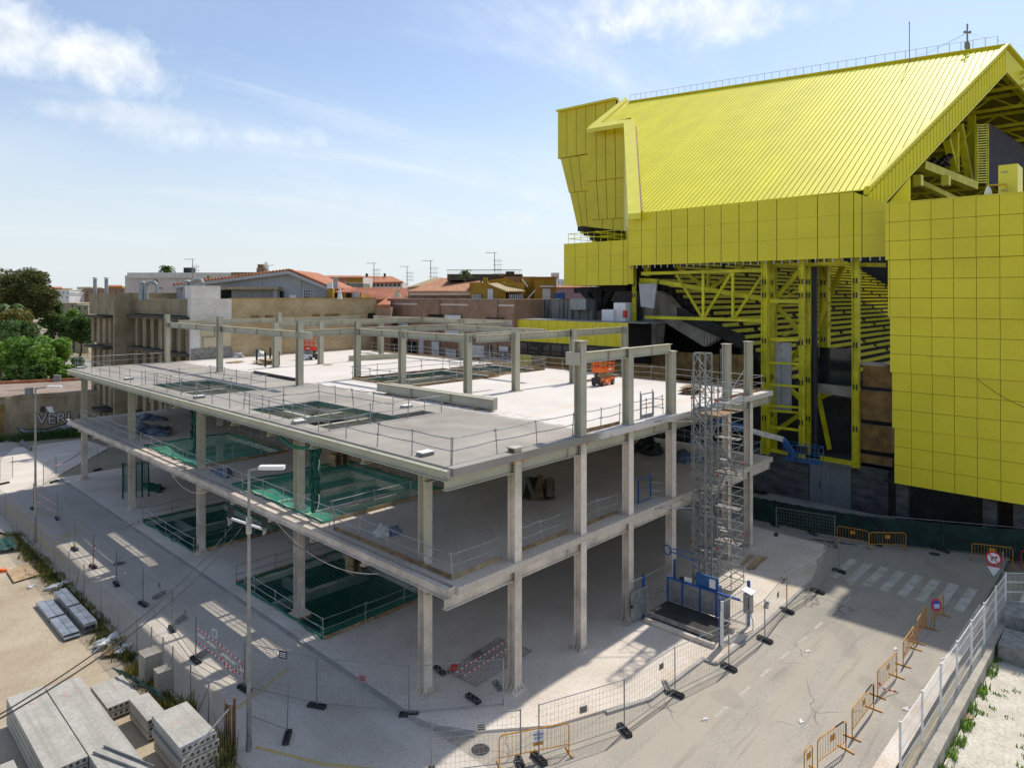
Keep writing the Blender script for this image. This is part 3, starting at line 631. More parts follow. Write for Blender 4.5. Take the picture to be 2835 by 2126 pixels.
w0 = GX(*crop(1520, 560, 300/1659)(865, 460), 81.3); part('terrace_window', 'glass_dark', ST, ('box', 81.2, 81.45, w0.y-3.2, w0.y, w0.z-4.0, w0.z)); part('air_unit', 'white_paint', ST, ('box', 80.6, 81.3, w0.y-6.8, w0.y-5.6, w0.z-3.6, w0.z-.3))
st = B()
for a, c in (((1560, 870), (1800, 1300)),): pass
qb = crop(1520, 560, 300/1659)
def strut(a, c, X, wpx, m='stand_dark', name='strut'):
    p, q = GX(*qb(*a), X), GX(*qb(*c), X); return B().bar(p, q, wpx, wpx*1.2).build(name, m, ST)
strut((775, 1300), (775, 1659), 61, .9); strut((500, 1330), (770, 1630), 61, .55); strut((960, 1330), (810, 1640), 61, .55); strut((560, 1320), (800, 1540), 63, .4); strut((400, 1352), (1200, 1310), 61, .5); strut((1195, 1440), (1020, 1620), 63, .3)
# tower with overlapping tiers of cladding
xs_ = (262, 443, 630, 826, 1028, 1236, 1452); ty = [GX(*qt(x, 600), XT).y for x in xs_]; dy = ty[-2]-ty[-1]
ty += [ty[-1]-dy*(i+1) for i in range(4)]
tz = [GX(*qt(225, 270), XT).z, GX(*qt(243, 768), XT).z, GX(*qt(258, 1268), XT).z, GX(*qt2(272, 260), XT).z, GX(*qt2(288, 755), XT).z, GX(*qt2(288, 1248), XT).z]
tl = [GX(*qt(x, 500), XT).y for x in (225, 243, 258, 272, 288)]
mat('joint_olive', (.10, .085, .008), .8)
part('tower_core', 'joint_olive', ST, ('box', XT+.75, XT+3.8, ty[-1], tl[4]-.1, tz[5]+.03, tz[0]-.4))
for k in range(5):
    X = XT+.12*k; cols = [tl[k]]+[yy for yy in ty if yy < tl[k]-.12]
    for i in range(len(cols)-1):
        for r in range(3):
            a, c = tz[k]+(tz[k+1]-tz[k])*r/3, tz[k]+(tz[k+1]-tz[k])*(r+1)/3
            part('cladding_panel', 'yellow_panel', ST, ('box', X, X+.10, cols[i+1]+.014, cols[i]-.014, c+.014, a-.014))
    part('tier_backing', 'joint_olive', ST, ('box', X+.09, XT+.8, ty[-1], tl[k]-.03, tz[k+1]+.02, tz[k]-.02))
part('parapet', 'yellow_trim', ST, ('box', XT-.02, XT+.35, ty[-1], tl[0], tz[0], tz[0]+.05))
part('tower_roof', 'yellow_panel', ST, ('box', XT+.2, XT+4.2, ty[-1], tl[0], tz[0]-.5, tz[0]-.3))
part('tower_flank', 'yellow_panel', ST, ('box', XT+.7, XF+.3, tl[4]-.12, tl[4]-.05, tz[5], tz[0]-.3))
bx = GX(*qg(1068, 1250), XT+1.2); by_ = GX(*qg(1285, 1230), XT+1.2)
t = part('roof_cabinet', 'yellow_trim', ST, ('box', XT+1.2, XT+3.4, by_.y, bx.y, tz[0]-.3, bx.z))
for zz in (.35, 1.5): part('cabinet_hinge', 'galv_dull', t, ('box', XT+1.15, XT+1.2, (bx.y+by_.y)/2, (bx.y+by_.y)/2+.35, tz[0]+zz, tz[0]+zz+.06))
c_ = GX(*qg(955, 1550), XT+.9); t = part('camera_arm', mat('arm_yellow', (.75, .50, .02), .5), ST, ('tube', c_+Vector((0, 0, .45)), c_+Vector((0, -1.0, .42)), .05, 6), ('tube', c_+Vector((0, -1.0, .42)), c_+Vector((0, -1.0, -.6)), .05, 6))
part('camera_dome', 'white_paint', t, ('lathe', c_, [(.02, -.3), (.19, -.2), (.22, 0), (.16, .15), (.05, .4)], 10), smooth=True)
# base of dark stone, pillars, recess under the tower
stone = [(14.9, 17.5), (20.75, 30.5)]
for y0, y1 in stone:
    r = 0
    for r in range(4):
        z0_ = r*.86; y = y0-(.6 if r % 2 else 0)
        while y < y1-.05:
            a, c = max(y, y0), min(y+1.45, y1); y += 1.45
            if c-a > .1: part('stone_block', 'base_stone', ST, ('box', 56.7+rnd(-.012, .012), 57.1, a+.008, c-.008, z0_+.006, z0_+.852))
part('door_frame', 'galv_dull', ST, ('box', 56.72, 57.0, 17.5, 20.75, 3.25, 3.44))
for a, c in ((17.55, 19.1), (19.12, 19.75), (19.77, 20.7)): t = part('metal_door', 'grey_door', ST, ('box', 56.78, 56.95, a, c, .02, 3.24))
part('door_handle', 'bolt', t, ('box', 56.70, 56.78, 19.85, 19.9, 1.2, 1.75))
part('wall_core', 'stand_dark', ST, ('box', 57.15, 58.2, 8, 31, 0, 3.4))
for px in (1270, 1950, 2190): p = G(*crop(2050, 1200, .3549)(px, 760)); p.x = 54.6; yy = GX(*crop(2050, 1200, .3549)(px, 600), 54.6).y; part('pillar', 'base_stone', ST, ('box', 54.3, 54.9, yy-.38, yy+.38, 0, tz[5]+.1))
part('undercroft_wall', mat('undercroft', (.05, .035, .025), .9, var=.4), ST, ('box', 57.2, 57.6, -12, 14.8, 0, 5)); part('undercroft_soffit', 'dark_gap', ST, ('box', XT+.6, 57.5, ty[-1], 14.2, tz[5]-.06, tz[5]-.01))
# brick remnants of the old stand
def brick(a, c, X=56.6, th=.5, m='brick_tan'):
    b_ = B(); p = GX(*q6(*a), X); q = GX(*q6(*c), X); return B().box(X, X+th, q.y, p.y, q.z, p.z).build('brick_wall', m, ST)
for y0_, y1_ in ((905, 1095), (1106, 1355), (1366, 1590), (1598, 1690)):
    brick((1882 if y0_ > 910 else 1905, y0_), (2128, y1_), 56.6)
part('wall_cap', 'stand_concrete', ST, ('box', 56.55, 57.1, 15.0, 17.4, 11.25, 11.5))
brick((186, 590), (205, 770), 57.2); brick((120, 590), (207, 770), 57.4)
for a, c in (((245, 800), (330, 1035)), ((332, 806), (805, 1040)), ((815, 830), (940, 1060)), ((944, 836), (1048, 1070))): brick(a, c, 58.4)
part('grey_post', 'galv_dull', ST, ('box', 58.2, 58.35, GX(*q6(815, 900), 58.2).y-.06, GX(*q6(815, 900), 58.2).y+.06, 5, GX(*q6(815, 790), 58.2).z))
# exposed yellow steelwork
def member(a, c, X, w, h=None, m='yellow_steel', name='steel_member'):
    p, q = GX(*q6(*a), X), GX(*q6(*c), X); return B().isec(p, q, w, h or w, .04, .03, (1, 0, 0) if abs((q-p).normalized().z) > .9 else (0, 0, 1)).build(name, m, ST)
zf = 19.5
def post(x, X, w, ytop=130, ybot=1590, m='yellow_steel'):
    p = GX(*q6(x, ytop), X); q = GX(*q6(x, ybot), X); b_ = B().isec(Vector((X, p.y, 3.4)), Vector((X, p.y, 19.9)), w, w, .05, .04, (0, 1, 0)).build('steel_post', m, ST)
    for zz in (6.2, 9.4, 12.6, 16.4, 17.5):
        for s in (-1, 1): part('splice_plate', 'bolt', b_, ('box', X-w/2-.02, X-w/2, p.y+s*.12-.05, p.y+s*.12+.05, zz, zz+.42))
    return p.y
for x, X, w in ((1158, 56.0, .52), (1212, 58.2, .6), (1437, 56.0, .36), (1492, 58.2, .42), (1612, 62, .75), (1853, 56.2, .48), (155, 57.0, .3)): post(x, X, w)
part('black_pipe', 'black_panel', ST, ('tube', Vector((58.0, GX(*q6(1535, 500), 58).y, 3.4)), Vector((58.0, GX(*q6(1535, 500), 58).y, 19.9)), .24, 10))
for a, c, X, w, h in (((210, 215), (1130, 190), 56.1, .2, .28), ((235, 548), (1130, 573), 56.1, .2, .28), ((683, 215), (683, 548), 56.1, .2, .2), ((910, 208), (910, 560), 56.1, .2, .2), ((480, 225), (672, 545), 56.1, .2, .2), ((895, 215), (692, 545), 56.1, .2, .2), ((1130, 235), (926, 550), 56.1, .2, .2),
        ((335, 275), (1130, 405), 57.0, .3, .42), ((195, 268), (345, 275), 57.0, .3, .46), ((470, 150), (690, 315), 59, .3, .36), ((990, 150), (740, 328), 59, .3, .36), ((722, 150), (722, 320), 59, .3, .3), ((255, 150), (255, 235), 57.5, .5, .5),
        ((1180, 425), (1430, 425), 56.2, .25, .32), ((1180, 718), (1430, 718), 56.2, .25, .32), ((1165, 893), (1430, 908), 56.0, .15, .18), ((1165, 1060), (1430, 1080), 56.0, .15, .18), ((1165, 1222), (1430, 1240), 56.0, .15, .18), ((1165, 1258), (1430, 1280), 56.0, .15, .18), ((1165, 1380), (1430, 1415), 56.0, .15, .18), ((1165, 1555), (1330, 1590), 56.0, .2, .25),
        ((1240, 405), (1425, 185), 58.5, .3, .34), ((1240, 455), (1430, 665), 58.5, .3, .34), ((1345, 880), (1425, 790), 58.5, .3, .34), ((1235, 1420), (1425, 1290), 58.5, .3, .34), ((1350, 1100), (1425, 1170), 58.5, .3, .34),
        ((1560, 130), (1640, 350), 62, .4, .4), ((1560, 640), (1640, 430), 62, .4, .4), ((1760, 130), (1650, 380), 64, .4, .4), ((1560, 1130), (1650, 1560), 60, .3, .3), ((1650, 1130), (1560, 1180), 60, .3, .3), ((1560, 140), (2080, 150), 57, .3, .3), ((1130, 150), (1560, 145), 57, .3, .3), ((1580, 1625), (1880, 1675), 56.2, .3, .3), ((1560, 610), (1660, 600), 62, .5, .4)):
    member(a, c, X, w, h)
for a, c in (((1252, 398), (1410, 300)), ((1252, 690), (1410, 590))):       # access stairs in the steel tower
    for o in (0, 42): member((a[0]+60, a[1]-o+10), (c[0], c[1]-o+30), 57.2, .05, .05, name='stair_rail')
    p, q = GX(*q6(a[0]+60, a[1]), 57.4), GX(*q6(c[0], c[1]+40), 57.4)
    for i in range(9): m_ = lerp(p, q, i/8); part('stair_tread', 'yellow_steel', ST, ('box', 57.0, 57.9, m_.y-.15, m_.y+.12, m_.z-.03, m_.z))
for x0_, x1_ in ((1232, 1276), (1281, 1358)): p, q = GX(*q6(x0_, 738), 57.0), GX(*q6(x1_, 1266), 57.0); part('grey_sheet', 'grey_sheet', ST, ('box', 57.0, 57.04, q.y, p.y, q.z, p.z))
for x in (1500, 1500): pass
B().prism([GX(*q6(*c), 56.0) for c in ((190, 292), (325, 292), (303, 480), (205, 468))], (.2, 0, 0)).build('gusset_plate', 'grey_sheet', ST)
# raking concrete of the old stair, glass balustrade
B().prism([GX(*q6(*c), 60.0) for c in ((215, 345), (325, 345), (395, 385), (470, 475), (550, 522), (700, 605), (850, 672), (690, 775), (350, 565), (330, 760), (210, 760))], (1.2, 0, 0)).build('raking_wall', 'stand_concrete', ST)
B().prism([GX(*q6(*c), 59.6) for c in ((480, 470), (1000, 690), (1000, 790), (480, 560))], (.1, 0, 0)).build('mesh_screen', 'stand_dark', ST)
for i in range(9): p = GX(*q6(690+24*i, 775-10*i), 59.2); part('stair_baluster', 'bolt', ST, ('tube', p, p+Vector((0, 0, 1.0)), .03, 4))
part('concrete_beam', 'stand_concrete', ST, ('bar', GX(*q6(1545, 1085), 59), GX(*q6(1830, 1125), 59), .5, .75))
part('balustrade', 'glass_dark', ST, ('box', 58.9, 58.95, GX(*q6(1830, 900), 59).y, GX(*q6(1560, 900), 59).y, 9.3, 12.3))
part('tan_infill', 'wall_tan', ST, ('box', 59.2, 59.4, GX(*q6(1830, 1030), 59).y, GX(*q6(1575, 1030), 59).y, 8.6, 9.3))
# inside: terraces and seats
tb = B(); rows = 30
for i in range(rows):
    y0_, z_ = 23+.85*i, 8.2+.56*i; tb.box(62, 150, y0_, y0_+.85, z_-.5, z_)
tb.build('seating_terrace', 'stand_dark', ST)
sb = B().box(-.21, .21, .12, .18, .30, .60).box(-.21, .21, -.16, .12, .27, .33); sm_ = sb.mesh('seat'); sm_.materials.append(MATS['yellow_seat'])
rest = B(); cnt = 0
for i in range(rows-2):
    y0_, z_ = 23+.85*i, 8.2+.56*i
    for j in range(160):
        x = 63+.52*j
        if (j+3*i) % 34 in (0, 1): continue
        if cnt < 300 and i in (3, 4, 5, 6, 7, 8, 9) and 30 < j < 80:
            o = link('seat', sm_, ST); o.location = Vector((x, y0_+.5, z_))-ST.location; cnt += 1
        else: rest.box(x-.21, x+.21, y0_+.55, y0_+.61, z_+.30, z_+.60); rest.box(x-.21, x+.21, y0_+.34, y0_+.56, z_+.27, z_+.33)
o = rest.build('seats', 'yellow_seat', ST); o['kind'] = 'stuff'
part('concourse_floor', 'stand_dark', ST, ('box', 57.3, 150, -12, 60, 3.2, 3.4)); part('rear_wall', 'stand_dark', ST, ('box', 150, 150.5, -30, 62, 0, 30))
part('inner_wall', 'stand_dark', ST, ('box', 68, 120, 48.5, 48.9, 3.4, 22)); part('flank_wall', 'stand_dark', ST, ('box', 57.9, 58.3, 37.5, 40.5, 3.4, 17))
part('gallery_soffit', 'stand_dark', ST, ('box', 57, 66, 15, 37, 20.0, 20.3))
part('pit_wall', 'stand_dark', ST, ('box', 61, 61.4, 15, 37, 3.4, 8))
# under the gable: beam, columns, ladder frame, screen, purlins
vd = (a1-a0); vd.z = 0; vn = Vector((-vd.y, vd.x, 0)).normalized()
def GV(px, py, off): d = ray(px, py); t = (vn.dot(Vector((a0.x, a0.y, 0)))+off)/(vn.x*d.x+vn.y*d.y); return Vector((t*d.x, t*d.y, CAM_H+t*d.z))
mat('soffit_shade', (.20, .18, .012), .8); B().prism([v-Vector((0, 0, .3)) for v in (ar, fs1, fs2, al)], (0, 0, -.12)).build('far_soffit', 'soffit_shade', ST); B().prism([(x, y_, rz(x, -.45)) for x, y_ in RPOLY], (0, 0, -.1)).build('roof_soffit', 'soffit_shade', ST)  # darker undersides: shade below the roofs is put into their yellow
def gy(a, c, Y, w, m='yellow_steel', name='roof_member'):
    p, q = GV(*qg(*a), Y-14), GV(*qg(*c), Y-14); return B().bar(p, q, w*.8, w*.85, (0, 1, 0)).build(name, m, ST)
gy((200, 1250), (790, 1480), 15.6, .9); gy((578, 880), (578, 1330), 17, .8); gy((490, 960), (570, 1280), 17, .7); gy((630, 790), (745, 1420), 17, .7); gy((770, 690), (770, 1440), 19, .8); gy((740, 860), (600, 1060), 19, .4); gy((90, 1400), (600, 1640), 18, .6)
for x in (822, 945): gy((x, 785), (x, 1475), 16, .28, name='ladder_side')
for i in range(24): gy((822, 800+28*i), (945, 792+28*i), 16, .13, name='ladder_rung')
B().prism([GV(*qg(*c), 2.9) for c in ((968, 778), (1420, 1075), (1420, 1560), (945, 1460))], (0, .4, 0)).build('screen_back', mat('screen_back', (.055, .05, .065), .8), ST)
for X in (83, 87, 91, 95, 100, 105, 111, 118):
    z_ = rz(PK.x)-.26*(X-PK.x)-1.0
    for dz in (0, -1.3): part('purlin_chord', 'yellow_steel', ST, ('bar', (X, 9, z_+dz), (X, 48, z_+dz), .3, .3))
    for j in range(9): part('purlin_web', 'yellow_steel', ST, ('bar', (X, 9+4*j, z_), (X, 11+4*j, z_-1.3), .16), ('bar', (X, 11+4*j, z_-1.3), (X, 13+4*j, z_), .16))
for k in range(2): a = lerp(ar, fs1, .0)+Vector((0, 1.2+k*9, -1.2)); part('rafter', 'yellow_steel', ST, ('bar', a, a+(fs1-ar), .5, .6))
fl = B()
for i in range(14): p = GV(*qg(300+rnd(0, 220), 1120+rnd(0, 130)), 1.6); fl.tube(p, p+Vector((-.3, -.35, -.15)), .22, 7, .12)
fl.build('floodlights', 'black_panel', ST)['kind'] = 'stuff'
for x in (130, 440): p = GV(*qg(x+40, 1400), 1.2); part('loudspeaker', 'yellow_trim', ST, ('box', p.x-.4, p.x+.4, p.y-.3, p.y+.3, p.z-.6, p.z+.3))
pv = [GX(*q5(*c), 57.5) for c in ((1040, 1600), (1225, 1380), (1225, 1590))]; B().prism(pv, (.2, 0, 0)).build('gable_infill', 'yellow_roof', ST)
# low yellow wing beside the steel frame
q3 = crop(1200, 700); XW = 53.5
wy = [GX(*q3(x, 700), XW).y for x in (722, 845, 918, 992, 1070, 1150, 1232, 1318, 1403, 1490, 1576, 1680)]
wz1, wzm, wz0 = GX(*q3(722, 575), XW).z, GX(*q3(760, 760), XW).z, GX(*q3(760, 875), XW).z
WG = thing('low_wing', 'low yellow panelled wing with strip window behind the orange scissor lift', 'building', (XW, 30, 0))
for i in range(11):
    part('cladding_panel', 'yellow_panel', WG, ('box', XW, XW+.08, wy[i+1]+.02, wy[i]-.02, wzm, wz1-.01))
part('wing_core', 'dark_gap', WG, ('box', XW+.09, XW+4, wy[-1], wy[0]-.02, 4, wz1-.05)); part('wing_roof', 'galv_dull', WG, ('box', XW, XW+4.2, wy[-1]-2, wy[0], wz1, wz1+.06))
part('window_band', 'black_panel', WG, ('box', XW+.02, XW+.085, wy[-1], wy[0], wz0, wzm-.002))
for i in range(9): a = lerp((XW, wy[0], 0), (XW, wy[-1], 0), i/9+.01).y; c = lerp((XW, wy[0], 0), (XW, wy[-1], 0), i/9+.1).y; part('pane', 'glass_dark', WG, ('box', XW-.01, XW+.02, c, a, wz0+.15, wzm-.2))
part('brick_infill', 'brick_tan', WG, ('box', XW+.01, XW+.08, wy[-1]-4.5, wy[1], 6, wz0)); part('cladding_panel', 'yellow_panel', WG, ('box', XW, XW+.08, wy[1]+.02, wy[0], 6, wz0-.01))
# ------------------------------------------------------------ guard rails, toe boards, nets
def rail_run(pts, z, label, closed=False, m='rail_steel', toe=None, sp=2.2, sag=.03, hts=(.55, 1.0), lean=.03):
    P_ = [Vector((*p, z)) for p in pts]; t = thing('guardrail', label, 'guardrail', P_[0], 'scaffold tube guardrails on the steel frame')
    segs = list(zip(P_, P_[1:]+(P_[:1] if closed else [])))[:len(P_) if closed else len(P_)-1]
    for si, (a, c) in enumerate(segs):
        n = max(1, round((c-a).length/sp)); tops = []
        for i in range(n+1):
            p = lerp(a, c, i/n)
            o = Vector((rnd(-lean, lean), rnd(-lean, lean), 0)); tops.append((p, o))
            if i < n or (si == len(segs)-1 and not closed): B().tube(p, p+o*3+Vector((0, 0, 1.08)), .024, 5).build('post', m, t)
        for h in hts:
            for i in range(n):
                p, q = tops[i][0]+tops[i][1]*3*h+Vector((0, 0, h+rnd(-.03, .03))), tops[i+1][0]+tops[i+1][1]*3*h+Vector((0, 0, h+rnd(-.03, .03)))
                mid = lerp(p, q, .5)-Vector((0, 0, sag)); e = (q-p).normalized()*.12
                B().path([p-e, mid, q+e], .021, 5).build('rail', m, t)
        if toe and si in toe:
            d = (c-a).normalized(); L_ = (c-a).length; k = 0
            while k < L_-.2:
                e = min(L_, k+2.9); B().bar(a+d*k+Vector((0, 0, .09)), a+d*(e-.03)+Vector((0, 0, .09+rnd(-.015, .015))), .04, .17).build('toe_board', 'timber' if rnd(0, 1) < .6 else 'timber_pale', t); k = e
    return t
rail_run([(17.55, 70.4), (17.5, 19.85)], ZU, 'long guardrail along the left edge of the upper deck', sp=2.45)
rail_run([(17.6, 19.9), (25.1, 19.95)], ZU, 'guardrail on the grey corner of the upper deck beside the tall splice column', sp=2.55)
rail_run([(25.8, 20.0), (29.0, 20.0)], ZU, 'short guardrail between the two tall columns on the upper deck edge', toe=(0,), sp=1.8)
rail_run([(29.8, 20.0), (33.2, 20.0)], ZU, 'guardrail with gate frame on the upper deck beside the hoist', sp=1.6)
rail_run([(39.2, 20.0), (46.2, 20.0), (46.2, 31.2)], ZU, 'guardrail round the far right corner of the upper deck', toe=(0, 1), sp=2.4)
rail_run([(41.2, 31.6), (46.3, 31.65)], ZU, 'guardrail behind the orange scissor lift on the upper deck', toe=(0,), sp=2.2)
rail_run([(47.0, 34), (47.2, 67.6)], ZU, 'guardrail along the deck edge facing the brick apartment block', toe=(0,), sp=2.3)
rail_run([(17.8, 70.6), (24.8, 70.6)], ZU, 'guardrail on the far left end of the upper deck before the old building', sp=2.6)
rail_run([(25.05, 30.7), (25.05, 29.2), (17.95, 29.2), (17.95, 38.3), (22.85, 38.35), (22.85, 30.75)], ZU, 'guardrail round the larger stair opening in the grey upper deck', sp=2.1)
rail_run([(22.75, 45.2), (18.0, 45.2), (18.0, 54.2), (22.75, 54.2)], ZU, 'guardrail round the far stair opening in the grey upper deck', closed=True, sp=2.2)
rail_run([(30.2, 38.8), (39.4, 38.8), (39.4, 45.8), (30.2, 45.8)], ZU, 'guardrail with timber toe boards round the opening in the white upper deck', closed=True, toe=(0, 1, 2, 3), sp=2.3)
rail_run([(40.1, 39.4), (45.7, 39.4), (45.7, 45.6), (40.1, 45.6)], ZU, 'guardrail round the small far opening in the white upper deck', closed=True, toe=(0, 1, 2, 3), sp=2.0)
rail_run([(17.85, 70.0), (17.85, 55.5)], ZL, 'guardrail on the far third of the lower deck left edge', sp=2.1)
rail_run([(17.75, 54.4), (17.75, 40.4)], ZL, 'guardrail on the lower deck left edge beside the far green net', sp=2.1, toe=())
rail_run([(17.75, 40.2), (17.75, 28.9)], ZL, 'guardrail on the lower deck left edge beside the near green net', sp=2.1)
rail_run([(17.75, 28.5), (17.8, 20.1), (20.6, 20.15)], ZL, 'guardrail round the near corner of the lower deck with timber toe boards', toe=(0, 1), sp=2.2)
rail_run([(21.3, 20.15), (25.05, 20.15)], ZL, 'guardrail between the first and second columns of the lower deck right edge', toe=(0,), sp=1.9)
rail_run([(25.8, 20.15), (29.0, 20.15)], ZL, 'guardrail between the second and third columns of the lower deck right edge', toe=(0,), sp=1.6)
rail_run([(43.8, 20.15), (46.2, 20.15), (46.2, 28)], ZL, 'guardrail at the far right end of the lower deck', sp=2.2)
rail_run([(25.6, 39.6), (25.6, 29.6), (18.4, 29.6)], ZL, 'guardrail round the near green net on the lower deck with toe boards', toe=(0, 1), sp=2.1)
rail_run([(24.3, 54.5), (24.3, 45.0), (18.4, 45.0)], ZL, 'guardrail round the far green net on the lower deck with toe boards', toe=(0, 1), sp=2.1)
rail_run([(17.6, 29.15), (24.7, 29.15), (24.7, 38.5), (17.6, 38.5)], .1, 'guardrail round the near netted shaft in the ground floor', closed=True, toe=(0, 1, 2), sp=2.3)
rail_run([(17.75, 44.9), (23.8, 44.9), (23.8, 54.0), (17.75, 54.0)], .1, 'guardrail round the far netted shaft in the ground floor', closed=True, toe=(0, 1, 2), sp=2.3)
# gates in the facade rails
def gate(x0, x1, y, z, m, label):
    t = thing('edge_gate', label, 'gate', (x0, y, z), 'steel gates in the deck rails')
    part('gate_frame', m, t, ('path', [(x0, y, z+.1), (x0, y, z+1.3), (x1, y, z+1.3), (x1, y, z+.1), (x0, y, z+.1)], .03, 6)); part('mid_rail', m, t, ('tube', (x0, y, z+.75), (x1, y, z+.75), .025, 5)); part('kick_plate', 'galv_dull', t, ('box', x0, x1, y-.01, y+.02, z+.02, z+.2))
    for x in (x0, x1): part('hinge_post', m, t, ('tube', (x, y+.06, z), (x, y+.06, z+1.45), .035, 6))
    for h in (.5, .95): part('spreader_tube', 'rail_steel', t, ('tube', (x1, y-.02, z+h), (x1+.35, y-.45, z+h-.05), .024, 5))
gate(31.1, 32.3, 20.05, ZU, 'galv_dull', 'grey edge gate in the upper deck rail by the hoist'); gate(31.1, 32.3, 20.2, ZL, 'blue_lift', 'faded blue edge gate in the lower deck rail by the hoist')
def net(x0, x1, y0, y1, z, sag, label, m='net_green', seed=1, skirt=None):
    t = thing('safety_net', label, 'net', (x0, y0, z), 'green safety nets over the shafts'); n = 18; b_ = B(); vs = []
    for i in range(n+1):
        for j in range(n+1):
            u, v = i/n, j/n; vs.append((x0+(x1-x0)*u, y0+(y1-y0)*v, z-sag*16*u*(1-u)*v*(1-v)+.06*math.sin(9*u+seed)*math.sin(7*v+u*3)+.025*math.sin(31*u+seed)*math.sin(27*v)))
    b_.add(vs, [(i*(n+1)+j, (i+1)*(n+1)+j, (i+1)*(n+1)+j+1, i*(n+1)+j+1) for i in range(n) for j in range(n)]); b_.build('mesh_sheet', m, t, True)
    random.seed(seed)
    for a, c in (((x0, y0), (x1, y0)), ((x1, y0), (x1, y1)), ((x1, y1), (x0, y1)), ((x0, y1), (x0, y0))):
        pts = [lerp((*a, z+.04), (*c, z+.04), i/14)+Vector((rnd(-.09, .09), rnd(-.09, .09), rnd(-.04, .08))) for i in range(15)]; B().path(pts, .055, 5).build('border_rope', 'net_rope', t)
    if skirt:
        a, c, h = skirt; b_ = B(); k = 16
        vs = [lerp((*a, 0), (*c, 0), i/k)+Vector((.04*math.sin(i*1.7), .05*math.sin(i*2.3), z+h*j)) for j in (0, 1) for i in range(k+1)]
        b_.add(vs, [(i, i+1, k+2+i, k+1+i) for i in range(k)]); b_.build('skirt', 'net_skirt', t)
net_mat('net_skirt', (.012, .13, .09), .34, 9, 'xz')
net(HA1[0]-.25, HA1[1]+.2, HA1[2]-.2, HA1[3]+.2, ZL+.02, .55, 'large green safety net over the near opening of the lower deck', seed=3)
net(HB1[0]-.25, HB1[1]+.2, HB1[2]-.2, HB1[3]+.2, ZL+.02, .5, 'green safety net over the far opening of the lower deck', seed=5)
net(PIT_A[0]-.2, PIT_A[1]+.2, PIT_A[2]-.15, PIT_A[3]+.15, .13, .5, 'green safety net over the near shaft in the ground floor', 'net_dark', 8, ((17.7, 29.2), (24.6, 29.2), .5))
net(PIT_B[0]-.2, PIT_B[1]+.2, PIT_B[2]-.15, PIT_B[3]+.15, .13, .5, 'green safety net over the far shaft in the ground floor', 'net_dark', 11, ((17.9, 45.0), (23.6, 45.0), .4))
def hanging(x, y, z1, z0, w, label, seed):
    random.seed(seed); t = thing('hanging_net', label, 'net', (x, y, z0), 'bundled green nets hanging from the upper deck'); b_ = B(); n = 12
    for s in range(7):
        px, py = x+rnd(-w, w)*.5, y+rnd(-w, w)
        zl = z0+rnd(0, .5)*(z1-z0)*(.7 if s else 0); pts = [Vector((px+rnd(-.05, .05), py+.08*math.sin(i*.9+s)+(.25*(1-i/n) if s == 0 else 0), zl+(z1-zl)*i/n)) for i in range(n+1)]
        for a, c in zip(pts, pts[1:]): b_.tube(a, c, rnd(.07, .13), 6, cap=False)
    b_.build('net_bundle', 'net_hang', t); B().path([(x+.05*math.sin(i), y+.1*math.cos(i*1.3)-.15, z1-.2-(z1-z0)*.9*i/9) for i in range(10)], .02, 5).build('tie_rope', 'tape_white', t)
hanging(17.9, 30.35, 9.3, 5.9, .28, 'long green net bundle hanging from the upper deck in front of the near lower net', 4); hanging(18.3, 45.9, 9.4, 6.1, .35, 'green net bundle hanging from the upper deck above the far lower net', 6)
t = thing('net_swag', 'thin green net swag slung under the upper deck edge', 'net', (17.8, 31.5, 9)); B().path([(17.5, 33.2-.4*i, 9.25-.28*math.sin(math.pi*i/8)) for i in range(9)], .09, 6).build('swag', 'net_rope', t)
# folded nets standing at the far end
t = thing('net_curtain', 'dark green net curtain hung on poles under the lower deck', 'net', (19, 60, 0))
for i in range(5): part('net_pole', 'net_hang', t, ('tube', (18.6+.42*i, 61.2-.2*i, .1), (18.6+.42*i, 61.2-.2*i, 3.0), .06, 6))
b_ = B(); b_.quad((18.6, 61.2, .6), (20.3, 60.4, .6), (20.3, 60.4, 3), (18.6, 61.2, 3)); b_.build('net_sheet', 'net_skirt', t)

# ------------------------------------------------------------ hoist and stair scaffold
HO = thing('platform_hoist', 'blue framed goods hoist platform standing at the foot of its lattice mast', 'hoist', (31, 17, .1))
part('platform_floor', 'stand_dark', HO, ('box', 30.05, 31.8, 15.35, 18.9, .48, .56)); part('floor_edge', 'block_concrete', HO, ('box', 29.98, 30.05, 15.35, 18.9, .36, .57)); part('base_beam', 'spray_white', HO, ('box', 29.7, 29.9, 15.2, 19.0, .12, .32), ('box', 31.7, 31.9, 15.2, 19.0, .12, .32))
for y in (15.6, 17.2, 18.7): part('support_block', 'block_concrete', HO, ('box', 29.75, 31.9, y-.15, y+.15, .1, .13), ('box', 30.1, 31.6, y-.12, y+.12, .13, .48))
for i, (a, c) in enumerate(((18.85, 18.05), (18.0, 17.05), (17.0, 16.15), (16.1, 15.4))):
    part('back_panel', 'galv_dull', HO, ('box', 31.8, 31.83, c, a, .6, 1.75)); part('panel_post', 'blue_paint', HO, ('box', 31.76, 31.86, a-.02, a+.06, .56, 1.82))
part('panel_rail', 'blue_paint', HO, ('box', 31.76, 31.86, 14.9, 18.95, 1.75, 1.84))
part('drive_guard', 'blue_lift', HO, ('box', 31.9, 32.0, 16.1, 17.3, 1.2, 2.45)); part('notice_plate', 'sign_white', HO, ('box', 31.87, 31.895, 16.22, 16.55, 1.9, 2.35)); part('drive_housing', 'blue_lift', HO, ('box', 32.0, 32.5, 16.2, 17.2, .9, 1.9)); part('motor', 'stand_dark', HO, ('tube', (32.1, 17.7, 1.5), (32.1, 17.3, 1.5), .2, 10), ('box', 31.95, 32.2, 17.8, 18.3, 1.5, 1.9))
